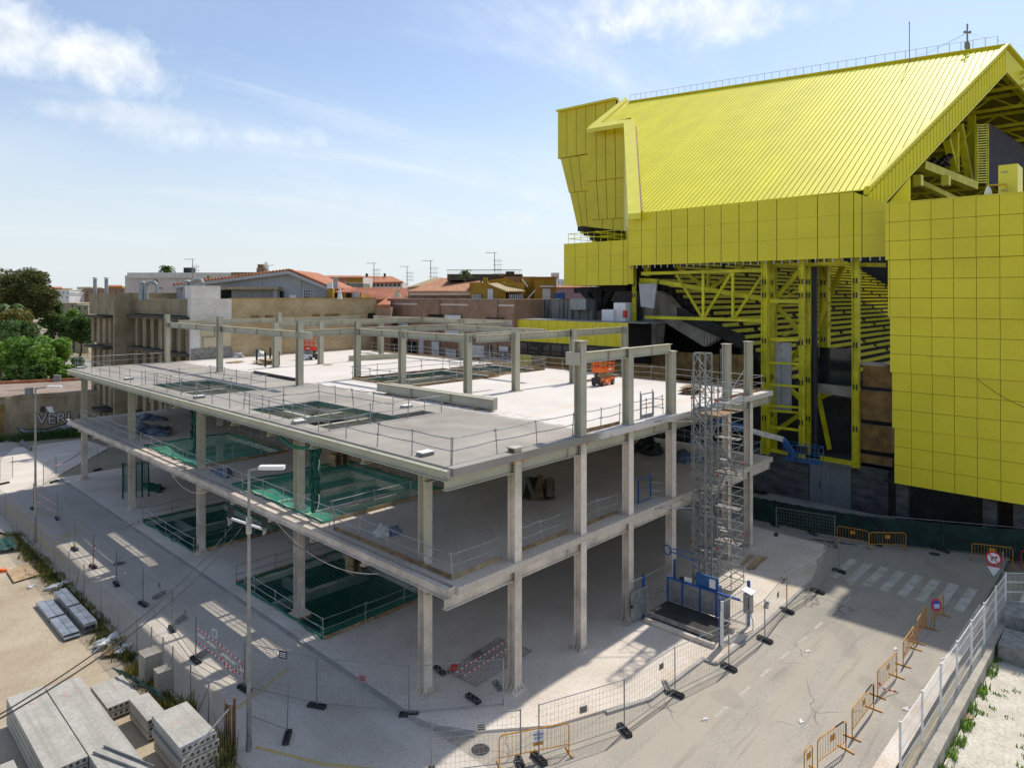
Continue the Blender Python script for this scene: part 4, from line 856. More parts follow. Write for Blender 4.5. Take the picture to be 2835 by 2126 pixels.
part('socket_plate', 'white_paint', HO, ('box', 31.87, 31.93, 17.55, 17.95, 1.7, 2.05))
# landing enclosure: mesh sides, posts, gate, control cabinet
def mesh_panel(p, q, z0, z1, parent, name='mesh_panel', m='galv', step=.09):
    b_ = B(); p = Vector(p); q = Vector(q); n = int((q-p).length/step)
    for i in range(n+1): c = lerp(p, q, i/n); b_.bar(Vector((c.x, c.y, z0)), Vector((c.x, c.y, z1)), .007)
    for zz in (z0, (z0+z1)/2, z1): b_.tube((p.x, p.y, zz), (q.x, q.y, zz), .022, 5)
    b_.tube((p.x, p.y, z0), (p.x, p.y, z1), .022, 5); b_.tube((q.x, q.y, z0), (q.x, q.y, z1), .022, 5)
    return b_.build(name, m, parent)
mesh_panel((28.7, 19.35), (30.0, 19.2), .15, 2.25, HO); mesh_panel((30.0, 19.2), (32.9, 19.1), .15, 2.25, HO); mesh_panel((32.9, 19.1), (33.0, 15.0), .15, 2.25, HO, step=.14); mesh_panel((30.25, 15.1), (32.6, 14.95), .15, 2.1, HO)
for x, y in ((30.0, 19.22), (32.9, 19.1), (33.0, 15.0), (30.2, 15.12)): part('corner_post', 'blue_paint', HO, ('box', x-.06, x+.06, y-.06, y+.06, .1, 2.35))
t = part('swing_gate', 'galv_dull', HO, ('box', 28.78, 30.0, 19.08, 19.11, .55, 1.75), ('path', [(28.75, 19.1, .5), (30.02, 19.06, .5), (30.02, 19.06, 1.8), (28.75, 19.1, 1.8), (28.75, 19.1, .5)], .035, 6), ('tube', (29.4, 19.06, .5), (29.4, 19.06, 1.8), .025, 5), ('tube', (28.75, 19.06, 1.15), (30.0, 19.04, 1.15), .025, 5))
part('gate_latch', 'bolt', t, ('box', 28.62, 28.75, 19.0, 19.1, 1.15, 1.25))
t = part('front_gate', 'white_paint', HO, ('box', 30.0, 30.06, 14.88, 15.0, .1, 2.3), ('box', 29.86, 29.92, 14.86, 14.95, .3, 1.9)); part('gate_spring', 'blue_lift', t, ('tube', (30.12, 15.02, .2), (30.12, 15.02, 2.2), .06, 8))
t = part('control_cabinet', 'galv', HO, ('box', 32.3, 32.65, 14.6, 14.95, 1.0, 1.95)); part('rain_hood', 'sign_white', t, ('prism', [(32.2, 14.5, 2.0), (32.75, 14.5, 2.0), (32.75, 15.0, 2.12), (32.2, 15.0, 2.12)], (0, 0, .03))); part('button_strip', 'bolt', t, ('box', 32.29, 32.299, 14.66, 14.7, 1.1, 1.85))
part('cable', 'black_rubber', t, ('path', [(32.5, 14.7, 1.0), (32.6, 14.6, .6), (32.5, 14.55, .2), (32.1, 14.7, .14), (31.9, 15.1, .14)], .02, 5))
part('cable_arm', 'blue_lift', HO, ('bar', (33.1, 17.9, 2.5), (32.0, 18.9, 3.1), .06), ('bar', (33.1, 18.0, 2.9), (32.0, 18.95, 3.25), .05)); rg = [(31.95+.02*math.cos(a), 19.0+.25*math.cos(a), 3.15+.25*math.sin(a)) for a in [6.2832*i/14 for i in range(15)]]; part('cable_ring', 'blue_lift', HO, ('path', rg, .04, 5))
MX, MY, MW = 33.45, 17.75, .34
t = B()
for sx in (-1, 1):
    for sy in (-1, 1): part('mast_leg', 'galv_dull', HO, ('bar', (MX+sx*MW, MY+sy*MW, .1), (MX+sx*MW, MY+sy*MW, 13.5), .075))
for i in range(9):
    z0_ = .15+1.49*i; b_ = B()
    for zz in (z0_, z0_+1.46):
        for a, c in (((-1, -1), (1, -1)), ((1, -1), (1, 1)), ((1, 1), (-1, 1)), ((-1, 1), (-1, -1))): b_.bar((MX+a[0]*MW, MY+a[1]*MW, zz), (MX+c[0]*MW, MY+c[1]*MW, zz), .05)
    for a, c in (((-1, -1), (1, -1)), ((1, -1), (1, 1)), ((1, 1), (-1, 1)), ((-1, 1), (-1, -1))):
        b_.bar((MX+a[0]*MW, MY+a[1]*MW, z0_), (MX+c[0]*MW, MY+c[1]*MW, z0_+.73), .035); b_.bar((MX+c[0]*MW, MY+c[1]*MW, z0_+.73), (MX+a[0]*MW, MY+a[1]*MW, z0_+1.46), .035)
    b_.build('mast_section', 'galv_dull', HO)
for z in (9.9, 5.3):
    part('mast_tie', 'rail_steel', HO, ('tube', (MX-.3, MY+.3, z), (31.6, 19.6, z), .03, 6), ('tube', (MX+.3, MY+.3, z), (34.1, 20.1, z), .03, 6), ('tube', (31.3, 19.4, z+.05), (33.6, 19.45, z+.05), .03, 6))
SC = thing('stair_scaffold', 'galvanised scaffold stair tower with red couplers beside the hoist mast', 'scaffold', (36, 18.3, .1))
sx = (34.55, 37.75); sy = (17.45, 19.0); ZS = 11.95
for x in (34.55, 36.15, 37.75):
    for y in sy:
        s_ = part('standard', 'galv_dull', SC, ('tube', (x, y, .1), (x, y, ZS+rnd(-.4, .3)), .026, 6))
        for k in range(6): part('coupler', 'red_paint' if k % 2 else 'galv', s_, ('box', x-.045, x+.045, y-.045, y+.045, .9+2*k-.05, .9+2*k+.05))
for k in range(23):
    z = .5+.5*k; b_ = B()
    for y in sy: b_.tube((sx[0], y, z), (sx[1], y, z), .022, 5)
    for x in (34.55, 37.75): b_.tube((x, sy[0], z), (x, sy[1], z), .022, 5)
    b_.build('ledger', 'galv_dull', SC)
for k in range(6):
    z = .4+2*k; a, c = ((34.6, z), (37.7, z+1.9)) if k % 2 else ((37.7, z), (34.6, z+1.9))
    part('brace', 'galv_dull', SC, ('tube', (a[0], sy[0]-.03, a[1]), (c[0], sy[0]-.03, c[1]), .022, 5)); part('brace', 'galv_dull', SC, ('tube', (34.53, sy[0], z), (34.53, sy[1], z+1.9), .022, 5))
    y0_ = 17.55 if k % 2 else 18.3
    part('deck_plate', 'block_concrete', SC, ('box', 34.6, 35.2, 17.5, 18.95, z+1.92, z+1.97), ('box', 37.1, 37.7, 17.5, 18.95, z+1.92, z+1.97)) if k < 5 else part('deck_plate', 'timber', SC, ('box', 34.6, 37.7, 17.5, 18.95, 9.95, 10.0))
    if k < 5:
        xa, xb = (35.2, 37.1) if k % 2 == 0 else (37.1, 35.2); f = B()
        for o in (0, .6): f.bar((xa, y0_+o, z), (xb, y0_+o, z+1.92), .04, .16)
        f.build('stair_stringer', 'galv_dull', SC)
        for i in range(9): m_ = lerp((xa, y0_+.3, z), (xb, y0_+.3, z+1.92), (i+.5)/9); part('stair_tread', 'galv', SC, ('box', m_.x-.11, m_.x+.11, y0_+.02, y0_+.58, m_.z, m_.z+.03))
        for o in (0, .6): part('handrail', 'galv_dull', SC, ('tube', (xa, y0_+o, z+.95), (xb, y0_+o, z+2.87), .02, 5))

# ------------------------------------------------------------ lifts
def scissor_lift(name, loc, rz_, label, body, deck, stack, h=2.0):
    t = thing(name, label, 'scissor lift', (0, 0, 0)); L_, Wd = .92, .38
    part('chassis', body, t, ('box', -L_, L_, -Wd, Wd, .22, .55), ('box', -L_*.5, L_*.45, -Wd-.03, Wd+.03, .14, .5)); part('ladder_tray', 'black_panel', t, ('box', -L_-.06, -L_, -Wd, Wd, .15, .6), ('box', L_, L_+.06, -Wd, Wd, .2, .62))
    for x in (-.66, .66):
        for y in (-Wd, Wd): w_ = part('wheel', 'black_rubber', t, ('tube', (x, y-.08, .19), (x, y+.08, .19), .19, 14)); part('hub', 'galv_dull', w_, ('tube', (x, y-.10, .19), (x, y+.10, .19), .10, 10))
    b_ = B()
    for i in range(3):
        z = .58+.12*i
        for y in (-.26, .26): b_.bar((-.85, y, z), (.85, y, z+.1), .05, .06); b_.bar((-.85, y*.8, z+.1), (.85, y*.8, z), .05, .06)
    b_.build('scissor_arms', stack, t); part('platform', deck, t, ('box', -L_, L_, -Wd, Wd, .98, 1.05), ('box', -L_, L_, -Wd-.02, -Wd, .98, 1.28), ('box', -L_, L_, Wd, Wd+.02, .98, 1.28), ('box', -L_-.02, -L_, -Wd, Wd, .98, 1.28), ('box', L_, L_+.02, -Wd, Wd, .98, 1.28))
    for x in (-.9, -.3, .3, .9):
        for y in (-Wd, Wd): part('rail_post', deck, t, ('box', x-.022, x+.022, y-.022, y+.022, 1.05, h))
    for z in (h-.02, 1.05+(h-1.05)*.5): part('top_rail', deck, t, ('bar', (-.9, -Wd, z), (.9, -Wd, z), .045), ('bar', (-.9, Wd, z), (.9, Wd, z), .045), ('bar', (-.9, -Wd, z), (-.9, Wd, z), .045), ('bar', (.9, -Wd, z), (.9, Wd, z), .045))
    part('control_box', deck, t, ('box', .45, .75, -Wd-.06, -Wd+.12, h-.32, h-.02)); part('entry_frame', deck, t, ('bar', (-.92, -.3, 1.05), (-.92, -.3, h-.3), .05), ('bar', (-.92, .2, 1.05), (-.92, .2, h-.3), .05), ('bar', (-.92, -.3, h-.3), (-.92, .2, h-.3), .05))
    part('side_badge', 'sign_white', t, ('box', .1, .5, -Wd-.025, -Wd-.02, 1.12, 1.22), ('box', -.2, -.05, -Wd-.036, -Wd-.03, .3, .38))
    t.location = loc; t.rotation_euler = (0, 0, rz_); return t
scissor_lift('scissor_lift', (41.0, 29.7, ZU), R(4), 'orange scissor lift parked on the white upper deck', 'orange_paint', 'orange_paint', 'timber_pale', 2.1)
o = scissor_lift('scissor_lift', (36.6, 63.4, ZU), R(-78), 'red and white scissor lift parked near the tan wall', 'white_paint', 'red_paint', 'galv_dull', 2.35)
BL = thing('boom_lift', 'blue boom lift with basket reaching in front of the dark stone base wall', 'boom lift', (47.6, 23, 0))
cb = [GX(*q6(x, y), 52.0) for x, y in ((1315, 1620), (1580, 1640))]
part('basket_floor', 'blue_lift', BL, ('box', 51.6, 52.6, cb[1].y, cb[0].y, cb[0].z-.1, cb[0].z)); 
for yv in [lerp(cb[0], cb[1], i/4).y for i in range(5)]:
    for x in (51.6, 52.6): part('basket_post', 'blue_lift', BL, ('tube', (x, yv, cb[0].z), (x, yv, cb[0].z+1.1), .03, 5))
for z in (.55, 1.1): part('basket_rail', 'blue_lift', BL, ('path', [(51.6, cb[0].y, cb[0].z+z), (52.6, cb[0].y, cb[0].z+z), (52.6, cb[1].y, cb[0].z+z), (51.6, cb[1].y, cb[0].z+z), (51.6, cb[0].y, cb[0].z+z)], .03, 5))
j1 = GX(*q6(1290, 1480), 51.8); j2 = GX(*q6(1390, 1620), 51.9); j0 = Vector((47.8, 24.5, 7.2)); jb = Vector((46.0, 28.5, 2.0))
part('jib', 'blue_lift', BL, ('bar', j1, j2, .28, .36)); part('upper_boom', 'galv', BL, ('bar', j0, j1, .30, .38)); part('boom_sleeve', 'blue_lift', BL, ('bar', j0, lerp(j0, j1, .45), .42, .5)); part('lower_boom', 'blue_lift', BL, ('bar', jb, j0, .5, .55)); part('control_console', 'stand_dark', BL, ('box', 51.7, 52.1, cb[0].y-1.6, cb[0].y-1.0, cb[0].z+.5, cb[0].z+1.05)); part('turntable', 'blue_lift', BL, ('box', 44.6, 47.2, 27.5, 30.0, .8, 2.2)); part('under_frame', 'stand_dark', BL, ('box', 44.4, 47.4, 27.2, 30.4, .4, .8))
for x in (44.7, 47.1):
    for y in (27.4, 30.0): part('wheel', 'black_rubber', BL, ('tube', (x, y-.18, .55), (x, y+.18, .55), .45, 14))

# ------------------------------------------------------------ materials lying on the decks
def lying_beam(a, c, z, h, w, label, m='steel_green', plates=0):
    t = thing('steel_beam', label, 'steel beam', (*a, z), 'steel beams waiting on the upper deck'); B().isec(Vector((*a, z+h/2)), Vector((*c, z+h/2)), w, h, .03, .03).build('profile', m, t)
    d = Vector((*c, 0))-Vector((*a, 0)); n = d.normalized()
    p = Vector((*c, z+h/2)); B().bar(p-n.cross(Vector((0, 0, 1)))*w*.55, p+n.cross(Vector((0, 0, 1)))*w*.55, .03, h+.06).build('end_plate', m, t)
    for i in range(plates): q = lerp((*a, z+h/2), (*c, z+h/2), (i+1)/(plates+1)); B().bar(q-n.cross(Vector((0, 0, 1)))*w*.48, q+n.cross(Vector((0, 0, 1)))*w*.48, .03, h-.06).build('stiffener', m, t)
    return t
lying_beam((27.25, 38.4), (27.4, 27.3), ZU+.12, .55, .3, 'near long steel beam lying on the line where grey and white concrete meet', plates=2)
lying_beam((27.75, 37.6), (27.8, 27.7), ZU+.12, .55, .3, 'far long steel beam lying beside its twin on the white deck', plates=0)
lying_beam(G(965, 1000, ZU)[:2], G(1107, 993, ZU)[:2], ZU+.05, .5, .3, 'pale steel beam lying beyond the opening with timber toe boards', 'steel_cream')
sl_ = B()
for i, y in enumerate((28.5, 31.5, 34.5, 37)): tag(part('timber_bearer', 'timber', None, ('box', 26.9, 28.1, y-.08, y+.08, ZU+.004, ZU+.12)), ('timber bearer under the near end of the long steel beams', 'second timber bearer under the long steel beams', 'third timber bearer under the long steel beams', 'timber bearer under the far end of the long steel beams')[i], 'timber', 'bearers under the long beams')
kf = crop(600, 1050); k1 = crop(0, 700); k2 = crop(600, 700)
lb = ('beside the near column head by the deck corner', 'on the deck edge by the large stair opening', 'near the long steel beams', 'at the far left end of the deck', 'by the far left rail', 'on the edge of the far stair opening')
for (x, y), l_ in zip((kf(1800, 655), kf(708, 380), kf(1640, 245), k1(700, 998), k1(1112, 1095), k1(1720, 1253)), lb):
    p = G(x, y, ZU); t = thing('recess_box', 'small formwork recess box with pale lid '+l_, 'box', p, 'recess boxes cast into the upper deck'); part('box_body', 'block_concrete', t, ('box', p.x-.3, p.x+.3, p.y-.22, p.y+.22, ZU, ZU+.14)); part('lid', 'white_paint', t, ('box', p.x-.32, p.x+.32, p.y-.24, p.y+.24, ZU+.14, ZU+.17))
def timber_stack(name, px, z, n, L_, label, ang, cat='timber', m=('timber_pale', 'ply'), seed=2, wide=1.2, ht=.05):
    random.seed(seed); p = G(*px, z); t = thing(name, label, cat, p)
    for i in range(n):
        a = ang+rnd(-.12, .12); d = Vector((math.cos(a), math.sin(a), 0)); o = Vector((-d.y, d.x, 0))*rnd(-wide/2, wide/2); l_ = L_*rnd(.7, 1); zz = z+.03+ht*(i//3); c = p+o
        B().bar(Vector((c.x, c.y, zz))-d*l_/2, Vector((c.x, c.y, zz+rnd(0, .04)))+d*l_/2, rnd(.15, .4), .03).build('board', random.choice(m), t)
    return t
timber_stack('timber_pile', k2(430, 960), ZU, 22, 2.6, 'pile of pale planks stacked between dark posts on the white deck', 1.6, seed=4, wide=1.6, ht=.06)
t = thing('stack_posts', 'dark stanchion rack holding the pile of pale planks', 'rack', G(*k2(430, 960), ZU))
for x, y in ((345, 950), (420, 985), (462, 930), (535, 975)): p = G(*k2(x, y), ZU); part('stanchion', 'stand_dark', t, ('box', p.x-.07, p.x+.07, p.y-.07, p.y+.07, ZU, ZU+1.3))
timber_stack('formwork_boards', (1915, 1088), ZU, 16, 2.2, 'stack of formwork boards on the right end of the upper deck behind the mast', .2, seed=7, m=('ply', 'timber'), ht=.09)
timber_stack('loose_planks', k2(165, 948), ZU, 6, 1.5, 'small heap of planks beside the plastic wrapped material', .4, seed=9)
timber_stack('loose_planks', k2(945, 968), ZU, 2, 1.1, 'two short planks lying beside a column foot on the white deck', .5, seed=10)
timber_stack('plank_pile', (2075, 1555), .1, 5, 2.6, 'weathered planks lying beside the last facade column on the ground', .12, seed=12, wide=1.2)
t = thing('steel_pipe', 'dark steel pipe lying across the white deck', 'pipe', G(704, 1032, ZU)); B().tube(G(704, 1034, ZU)+Vector((0, 0, .12)), G(818, 1055, ZU)+Vector((0, 0, .12)), .12, 10).build('pipe', 'stand_dark', t)
timber_stack('scrap_stack', crop(1200, 1050)(900, 950), ZL, 12, 5.0, 'pile of dark profiles and planks on the lower deck floor', .75, m=('stand_dark', 'timber', 'galv_dull'), seed=14, wide=1.8)
def blob(name, c, sx_, sy_, sz, m, label, cat, seed, group=None, rough=.35):
    random.seed(seed); bm = bmesh.new(); bmesh.ops.create_icosphere(bm, subdivisions=4, radius=1)
    ph = [rnd(0, 6.28) for _ in range(9)]
    for v in bm.verts:
        q = v.co.copy(); f = 1+rough*(math.sin(3*q.x+ph[0])*math.sin(4*q.y+ph[1])+.6*math.sin(7*q.x+ph[2])*math.sin(6*q.y+5*q.z+ph[3])+.35*math.sin(13*q.y+ph[4]+6*q.z)*math.sin(12*q.x+ph[5]))
        v.co = Vector((q.x*sx_*f, q.y*sy_*f, max(-.02, q.z*sz*f)))
    me = bpy.data.meshes.new(name); bm.to_mesh(me); bm.free(); me.materials.append(MATS[m]); me.polygons.foreach_set('use_smooth', [True]*len(me.polygons))
    o = link(name, me); o.location = c; return tag(o, label, cat, group)
for i, (px, z, sx_, sy_, sz, m, name, l_, cat) in enumerate((
    (k1(1280, 1425), ZL, .9, 2.2, .28, 'tarp_blue', 'tarpaulin', 'far crumpled blue grey tarpaulin on the lower deck', 'tarpaulin'), (k1(1290, 1540), ZL, 1.2, 2.6, .35, 'tarp_blue', 'tarpaulin', 'near crumpled blue grey tarpaulin on the lower deck by a column', 'tarpaulin'),
    (crop(0, 1200)(1930, 350), ZL, .45, 1.1, .22, 'tarp_blue', 'tarpaulin', 'blue tarpaulin heap beside the lower deck toe board', 'tarpaulin'), (kf(1420, 1340), ZL, .38, .36, .42, 'plastic_white', 'plastic_bag', 'white plastic bag on the lower deck near the corner column', 'bag'), (kf(1530, 1330), ZL, .4, .34, .28, 'tarp_blue', 'cloth_bag', 'blue and white cloth heap beside the plastic bag', 'bag'),
    (crop(0, 1200)(1320, 470), .1, .5, 1.6, .3, 'net_hang', 'net_heap', 'dark green net heap on the ground floor edge', 'net'), (k2(130, 895), ZU, 1.0, 1.8, .55, 'plastic_white', 'wrapped_material', 'plastic wrapped material heap against the white wall', 'wrapped heap'), (k2(370, 890), ZU, .5, 1.0, .5, 'plastic_white', 'wrapped_material', 'smaller plastic wrapped heap in front of the tan wall', 'wrapped heap'),
    (q6(270, 1580), ZL, .9, 1.0, .9, 'black_panel', 'black_sheeting', 'black sheeting draped over a trestle on the lower deck', 'sheeting'), (q6(560, 1640), ZL, 1.0, .9, .5, 'tarp_blue', 'covered_material', 'dark blue covered material behind the scaffold on the lower deck', 'covered heap'))):
    blob(name, G(*px, z), sx_, sy_, sz, m, l_, cat, 20+i)
def pallets(p, n, label, rz_=0, seed=1):
    t = thing('pallet_stack', label, 'pallets', p, rz=0)
    for k in range(n):
        z = p.z+.15*k; q = part('pallet', 'timber', t, *[('box', p.x-.6, p.x+.6, p.y-.4+.135*i, p.y-.4+.135*i+.1, z+.125, z+.147) for i in range(6)])
        part('pallet_block', 'timber_pale', q, *[('box', p.x-.6+.5*i, p.x-.5+.5*i, p.y-.4, p.y+.4, z+.02, z+.124) for i in range(3)])
pallets(G(*crop(600, 1500)(1215, 250), .1), 7, 'tall stack of timber pallets on the ground floor beyond the near shaft'); pallets(G(*kf(1060, 735), ZL), 5, 'stack of timber pallets on the lower deck beyond the near net')
# fence panel lying on the ground floor, with tape
# ------------------------------------------------------------ temporary fences, barriers, signs, lamps
ORD = ('first', 'second', 'third', 'fourth', 'fifth', 'sixth', 'seventh', 'eighth', 'ninth', 'tenth', 'eleventh', 'twelfth', 'thirteenth')
def fence_panel(p, q, label, group, h=2.0, lean=0.0, fabric=False, step=.16):
    p = Vector(p); q = Vector(q); t = thing('mesh_barrier', label, 'mesh fence', p, group); up = Vector((0, 0, 1)); d = (q-p).normalized(); e = Vector((-d.y, d.x, 0))*lean
    a, b_ = p+up*.12, q+up*.12; T = lambda v, z: v+up*z+e*z
    fr_ = B()
    for v in (a, b_): fr_.tube(T(v, 0), T(v, h-.1), .027, 6)
    fr_.tube(T(a, .06), T(b_, .06), .016, 5); fr_.tube(T(a, h-.14), T(b_, h-.14), .016, 5); fr_.build('frame', 'galv_dull', t)
    if fabric:
        n = 14; vs = []
        for j in range(5):
            for i in range(n+1): c = lerp(a, b_, i/n); vs.append(T(c, .05+(h-.30)*j/4)+Vector((-d.y, d.x, 0))*(-.035+.03*math.sin(i*1.9+j))-up*(.06*abs(math.sin(i*.7)) if j == 4 else 0))
        f_ = B(); f_.add(vs, [(j*(n+1)+i, j*(n+1)+i+1, (j+1)*(n+1)+i+1, (j+1)*(n+1)+i) for j in range(4) for i in range(n)]); f_.build('fabric', 'hoarding_green', t, True)
    else:
        m_ = B(); L_ = (b_-a).length; n = int(L_/step)
        for i in range(1, n): c = lerp(a, b_, i/n); m_.bar(T(c, .06), T(c, h-.14), .0055)
        for k in range(1, 8): m_.bar(T(a, .06+(h-.2)*k/8), T(b_, .06+(h-.2)*k/8), .0055)
        m_.build('wire_mesh', 'galv', t)
    return t
mat('hoarding_green', (.008, .035, .028), .9, var=.4, scale=1.5)
def block_mesh(m):
    b_ = B(); L_, w, h = .38, .12, .10                        # moulded foot with holes along the top
    b_.prism([(-L_, -w, .0), (-L_+.05, -w, .0), (-L_+.12, -w, .03), (L_-.12, -w, .03), (L_-.05, -w, 0), (L_, -w, 0), (L_, -w, h), (-L_, -w, h)], (0, 2*w, 0))
    for i in range(5):
        x = -.28+.14*i; b_.box(x-.05, x+.05, -w, -.055, h, h+.05); b_.box(x-.05, x+.05, .055, w, h, h+.05)
        b_.box(x-.07, x-.045, -w+.001, w-.001, h, h+.049); 
    b_.box(.33, .38, -w+.001, w-.001, h, h+.049)
    me = b_.mesh('fence_block'); me.materials.append(MATS[m]); return me
BM = {m: block_mesh(m) for m in ('block_plastic', 'block_concrete')}
def fence_block(p, ang, label, m='block_plastic', z=None):
    o = link('fence_block', BM[m]); o.location = (p.x, p.y, p.z if z is None else z); o.rotation_euler = (0, 0, ang); return tag(o, label, 'fence foot', 'moulded feet of the mesh fences')
def run(px, lab, group, flab, z=0.0, m='block_plastic', last=True, turn=R(90)):
    P_ = [G(x, y, z) for x, y in px]
    for i, (a, c) in enumerate(zip(P_, P_[1:])):
        fence_panel(a, c, lab % ORD[i], group, lean=rnd(-.015, .015))
    for i, a in enumerate(P_):
        if i == len(P_)-1 and not last: break
        d = (P_[min(i+1, len(P_)-1)]-P_[max(i-1, 0)]); fence_block(a, math.atan2(d.y, d.x)+turn+rnd(-.25, .25), flab % ORD[i], m)
LEFT = [(93, 1410), (159, 1437), (207, 1522), (258, 1570), (322, 1618.5), (396, 1674.6), (477, 1743), (542, 1829.7), (676.7, 1910), (877, 1957), (1132, 1981)]
run(LEFT, '%s mesh fence panel from the far end along the left hand street', 'mesh panels along the left street', '%s fence foot from the far end along the left hand street', turn=0)
run([(1492, 2104), (1728.6, 2025), (1869, 1924), (2018, 1850.6), (2117.5, 1773.6), (2178.4, 1693.4), (2263.4, 1639), (2323, 1583)], '%s mesh fence panel from the orange barrier along the right hand road', 'mesh panels along the right road', '%s fence foot from the orange barrier along the right hand road', .01)
run([(1195, 2150), (1441, 2120)], '%s mesh fence panel at the bottom edge left of the orange barrier', 'mesh panels along the right road', '%s fence foot left of the near orange barrier')
run([(2311, 1512), (2149, 1484)], '%s mesh fence panel closing the site near the green hoarding', 'mesh panels along the right road', '%s fence foot near the green hoarding')
fence_panel(G(1132, 1983), G(1393, 1960), 'mesh fence panel strung between two columns at the near corner', 'mesh panels along the left street')
fence_panel(G(690, 1992), G(795, 2031), 'short mesh fence panel swung open beside the near street lamp', 'mesh panels along the left street', lean=.04); fence_block(G(795, 2045), .9, 'fence foot under the swung open panel beside the near street lamp')
fence_panel(G(120, 1345), G(155, 1322), 'mesh fence panel at the far left by the sunlit paving', 'mesh panels along the left street'); fence_panel(G(0, 1335), G(35, 1325), 'mesh fence panel at the left picture edge', 'mesh panels along the left street'); fence_block(G(12, 1340), .3, 'fence foot at the left picture edge'); fence_block(G(150, 1335), .6, 'fence foot on the sunlit paving beyond the far lamp'); fence_panel(G(155, 1322), G(270, 1298), 'mesh fence panel crossing the far end of the street', 'mesh panels along the left street'); fence_block(G(270, 1302), .4, 'fence foot under the far end of the lower deck')
for (x, y), a, m, l_ in (((1217, 1860), 1.4, 'block_plastic', 'loose black fence foot beside the fallen mesh panel'), ((1310, 1938), 1.5, 'block_plastic', 'loose dark fence foot lying between the two nearest columns'), ((440, 1650), .5, 'block_concrete', 'pale concrete foot stacked by the sixth street panel'), ((500, 1718), .6, 'block_concrete', 'pale concrete foot leaning at the seventh street panel'), ((560, 1812), .5, 'block_concrete', 'pale concrete foot at the panel with striped tape'),
        ((1846, 1905), .8, 'block_concrete', 'concrete foot tipped against the right hand kerb'), ((2122, 1680), .3, 'block_concrete', 'concrete foot standing behind the right hand kerb'), ((2168, 1612), .3, 'block_concrete', 'concrete foot in the shade behind the right hand fence'), ((1378, 1905), 1.1, 'block_concrete', 'concrete foot leaning behind the second near column')):
    fence_block(G(x, y, .1 if x in (1217, 1310) else .02), a, l_, m)
# tape, notices
def tape(pts, label, w=.08, seg=.14, group='red and white barrier tapes'):
    t = thing('barrier_tape', label, 'barrier tape', pts[0], group); bs = (B(), B()); k = 0
    for a, c in zip(pts, pts[1:]):
        a = Vector(a); c = Vector(c); n = max(1, int((c-a).length/seg))
        for i in range(n): bs[k % 2].bar(lerp(a, c, i/n), lerp(a, c, (i+1)/n), .004, w); k += 1
    bs[0].build('red_stripes', 'tape_red', t)['kind'] = 'stuff'; bs[1].build('white_stripes', 'tape_white', t)['kind'] = 'stuff'
def at(p, z): return Vector((p.x, p.y, z))
A = [G(*p) for p in LEFT]
tape([at(A[7], 1.55), at(lerp(A[7], A[8], .5), 1.35), at(A[8], 1.05)], 'upper striped tape across the fence panel beside the near lamp'); tape([at(A[7], .95), at(lerp(A[7], A[8], .55), .7), at(A[8], .55)], 'lower striped tape across the fence panel beside the near lamp')
tape([at(lerp(A[7], A[8], .5), 1.1), at(lerp(A[7], A[8], .62), .55), at(lerp(A[7], A[8], .8), .5), at(A[8], 1.15)], 'loose striped tape loop on the fence panel beside the near lamp')
tape([at(A[0], 1.4), at(A[1], 1.0)], 'upper striped tape between the far left fence posts'); tape([at(A[0], .8), at(A[1], .45)], 'lower striped tape between the far left fence posts'); tape([at(A[3], 1.7), at(A[3], 1.2)+Vector((.12, 0, 0)), at(A[3], .5), at(A[3], .1)+Vector((-.2, -.3, 0))], 'striped tape hanging on the fourth street fence post')
g1, g2 = G(150, 1318), G(245, 1265); tape([at(g1, .9), at(lerp(g1, g2, .4), .75), at(g2, .9), at(G(320, 1258), .95), at(G(410, 1275), 1.0)], 'long striped tape stretched across the far end of the site'); tape([G(350, 1460, .14), G(372, 1447, .14), G(395, 1443, .14)], 'short striped tape lying on the kerb by the far shaft')
def lying_panel():
    kq = crop(1100, 1594); c = [G(*kq(*p), .16) for p in ((430, 825), (880, 535), (1160, 645), (680, 945))]; t = thing('mesh_barrier', 'mesh fence panel with striped tapes fallen flat on the ground floor', 'mesh fence', c[0])
    f_ = B(); f_.path(c+[c[0]], .025, 6); f_.build('frame', 'galv_dull', t); m_ = B()
    for i in range(1, 20): m_.bar(lerp(c[0], c[1], i/20), lerp(c[3], c[2], i/20), .012)
    for i in range(1, 8): m_.bar(lerp(c[0], c[3], i/8), lerp(c[1], c[2], i/8), .012)
    m_.build('wire_mesh', 'galv_dull', t); part('notice', 'tape_red', t, ('bar', lerp(c[0], c[3], .12)+Vector((.15, .1, .03)), lerp(c[0], c[3], .12)+Vector((.6, .35, .03)), .3, .01)); part('notice', 'galv_dull', t, ('bar', lerp(c[0], c[1], .45)+Vector((0, -.1, .03)), lerp(c[0], c[1], .6)+Vector((0, -.1, .03)), .3, .01))
    tape([lerp(lerp(c[0], c[3], .22), lerp(c[1], c[2], .25), s/4)+Vector((0, 0, .02+.02*(s % 2))) for s in range(5)], 'orange striped tape along the middle of the fallen mesh panel'); tape([lerp(lerp(c[0], c[3], .5), lerp(c[1], c[2], .5), s/4)+Vector((0, 0, .02+.02*(s % 2))) for s in range(5)], 'striped tape along the lower half of the fallen mesh panel')
lying_panel()
def notice(p, q, u, z, w, h, label, m='sign_white', ink='stand_dark'):
    d = (q-p).normalized(); c = at(lerp(p, q, u), z); n = Vector((d.y, -d.x, 0)); n = n if n.dot(-c) > 0 else -n
    t = thing('notice_plate', label, 'notice', c, 'small plates wired to the mesh fences'); c = c+n*.03; B().bar(c-d*w/2, c+d*w/2, .008, h).build('plate', m, t)
    for k in range(3): B().bar(c-d*w*.38+n*.006+Vector((0, 0, h*(.25-.25*k))), c+d*w*.38+n*.006+Vector((0, 0, h*(.25-.25*k))), .004, h*.12).build('print_line', ink, t)
